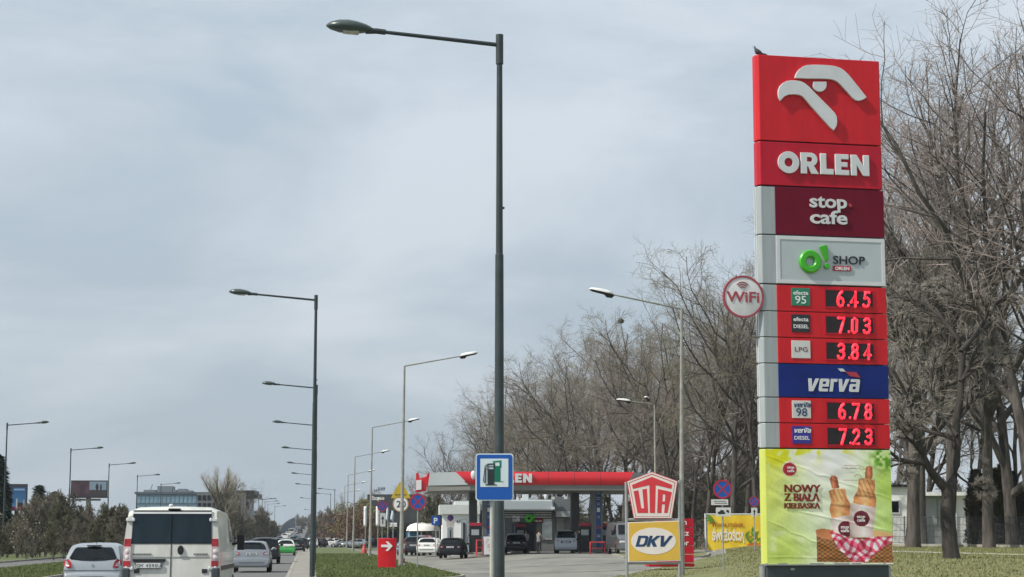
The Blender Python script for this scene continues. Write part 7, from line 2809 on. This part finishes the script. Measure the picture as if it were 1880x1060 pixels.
lt5 += [('scrub_b', 470 + i * 7, 480 + (i % 2) * 40, 948 + (i % 3) * 8, None) for i in range(6)]
lt5 += [('scrub', 545 + i * 6, 1080 + (i % 2) * 40, 944 + (i % 3) * 3, None) for i in range(7)]
plant_row(lt5, GF, 'far hazy tree near the overpass ramp')
lt6 = [('scrub' if i % 2 else 'scrub_b', 800 + i * 26, 192 + (i % 3) * 8, 905 + (i % 4) * 10 - (28 if i > 16 else 0), None) for i in range(46)]
lt6 += [('scrub', 1230 + i * 30, 225 + (i % 3) * 8, 815 + (i % 4) * 16, None) for i in range(13)]
plant_row(lt6, GB, 'low brown undergrowth tree between the trunks behind the lawn')
# the low far wood that closes the horizon
n = 26000
r_2 = np.random.default_rng(77)
PX = r_2.random(n) * 2300 - 200
YY = 520 + 500 * r_2.random(n)
hh_ = np.interp(PX, [-200, 230, 470, 560, 620, 800, 2100], [14, 12, 9, 5.0, 6.5, 12, 14]) * (.55 + .45 * vnoise(PX + 300, YY * 0 + 1, 24, 4))
Zc = r_2.random(n) * hh_
X = (PX - 940) / F * YY
keep = np.abs((X + .1108 * YY)) > 9
C = np.stack([X, YY, Zc], 1)[keep]
n = len(C)
d = unit(r_2.normal(size=(n, 3))); e = unit(np.cross(d, r_2.normal(size=(n, 3))))
ll = (.5 + 1.0 * r_2.random(n))[:, None]
V = np.stack([C - d * ll, C + e * ll * .5, C + d * ll, C - e * ll * .5], 1)
prop(link_mesh('far_wood', np_mesh('far_wood', V.reshape(-1, 3), np.arange(n * 4).reshape(-1, 4), mat('far_wood_brown', (.085, .078, .06), .95, col2=(.13, .12, .09), scale=.05))),
     'hazy brown line of far woodland along the horizon', 'woodland', kind='stuff')
# undergrowth under the left thicket
n = 22000
r_2 = np.random.default_rng(78)
S = 118 + 190 * r_2.random(n)
Ln = -27.2 - 24 * r_2.random(n) ** 1.4
P = np.array([road(a, b_) for a, b_ in zip(S, Ln)])
C = np.stack([P[:, 0], P[:, 1], r_2.random(n) ** 1.5 * (2.4 + 1.8 * vnoise(P[:, 0] + 200, P[:, 1], 5, 6))], 1)
d = unit(r_2.normal(size=(n, 3)) + np.array([0, 0, .6])); e = unit(np.cross(d, r_2.normal(size=(n, 3))))
ll = (.12 + .25 * r_2.random(n))[:, None]
V = np.stack([C - d * ll, C + e * ll * .3, C + d * ll, C - e * ll * .3], 1)
prop(link_mesh('undergrowth', np_mesh('undergrowth', V.reshape(-1, 3), np.arange(n * 4).reshape(-1, 4), mat('undergrowth_brown', (.070, .062, .042), .95, col2=(.17, .145, .10), scale=.7))),
     'tangled brown undergrowth at the foot of the left thicket', 'undergrowth', kind='stuff')
n = 26000
YY = 150 + 60 * r_2.random(n)
PX = 820 + 1200 * r_2.random(n)
X = (PX - 940) / F * YY
Z0 = np.array([hgt(a, b_) for a, b_ in zip(X, YY)])
keep = (YY > 165) | (PX > 1240)
C = np.stack([X, YY, Z0 + r_2.random(n) ** 1.6 * 2.6], 1)[keep]
keep2 = ~((C[:, 1] < 166) & (C[:, 0] * F / C[:, 1] + 940 > 1575) & (C[:, 0] * F / C[:, 1] + 940 < 1800))
C = C[keep2]
n = len(C)
d = unit(r_2.normal(size=(n, 3)) + np.array([0, 0, .6])); e = unit(np.cross(d, r_2.normal(size=(n, 3))))
ll = (.10 + .22 * r_2.random(n))[:, None]
V = np.stack([C - d * ll, C + e * ll * .25, C + d * ll, C - e * ll * .25], 1)
prop(link_mesh('undergrowth', np_mesh('undergrowth', V.reshape(-1, 3), np.arange(n * 4).reshape(-1, 4), MATS['undergrowth_brown'])),
     'brown undergrowth between the trunks behind the petrol station', 'undergrowth', kind='stuff')

# ------------------------------------------------------------------ haze
HZ = MB().box((0, 1000, 38.8), (3100, 2640, 80))
hm = bpy.data.materials.new('haze')
hm.use_nodes = True
hn = hm.node_tree
hn.nodes.clear()
ho_ = hn.nodes.new('ShaderNodeOutputMaterial')
hv = hn.nodes.new('ShaderNodeVolumePrincipled')
hv.inputs['Color'].default_value = (.80, .88, .96, 1)
hv.inputs['Density'].default_value = 0.00013
hv.inputs['Anisotropy'].default_value = 0.2
hn.links.new(hv.outputs[0], ho_.inputs['Volume'])
hz = HZ.build('haze', hm)
prop(hz, 'thin pale blue haze over the whole scene', 'haze', kind='stuff')
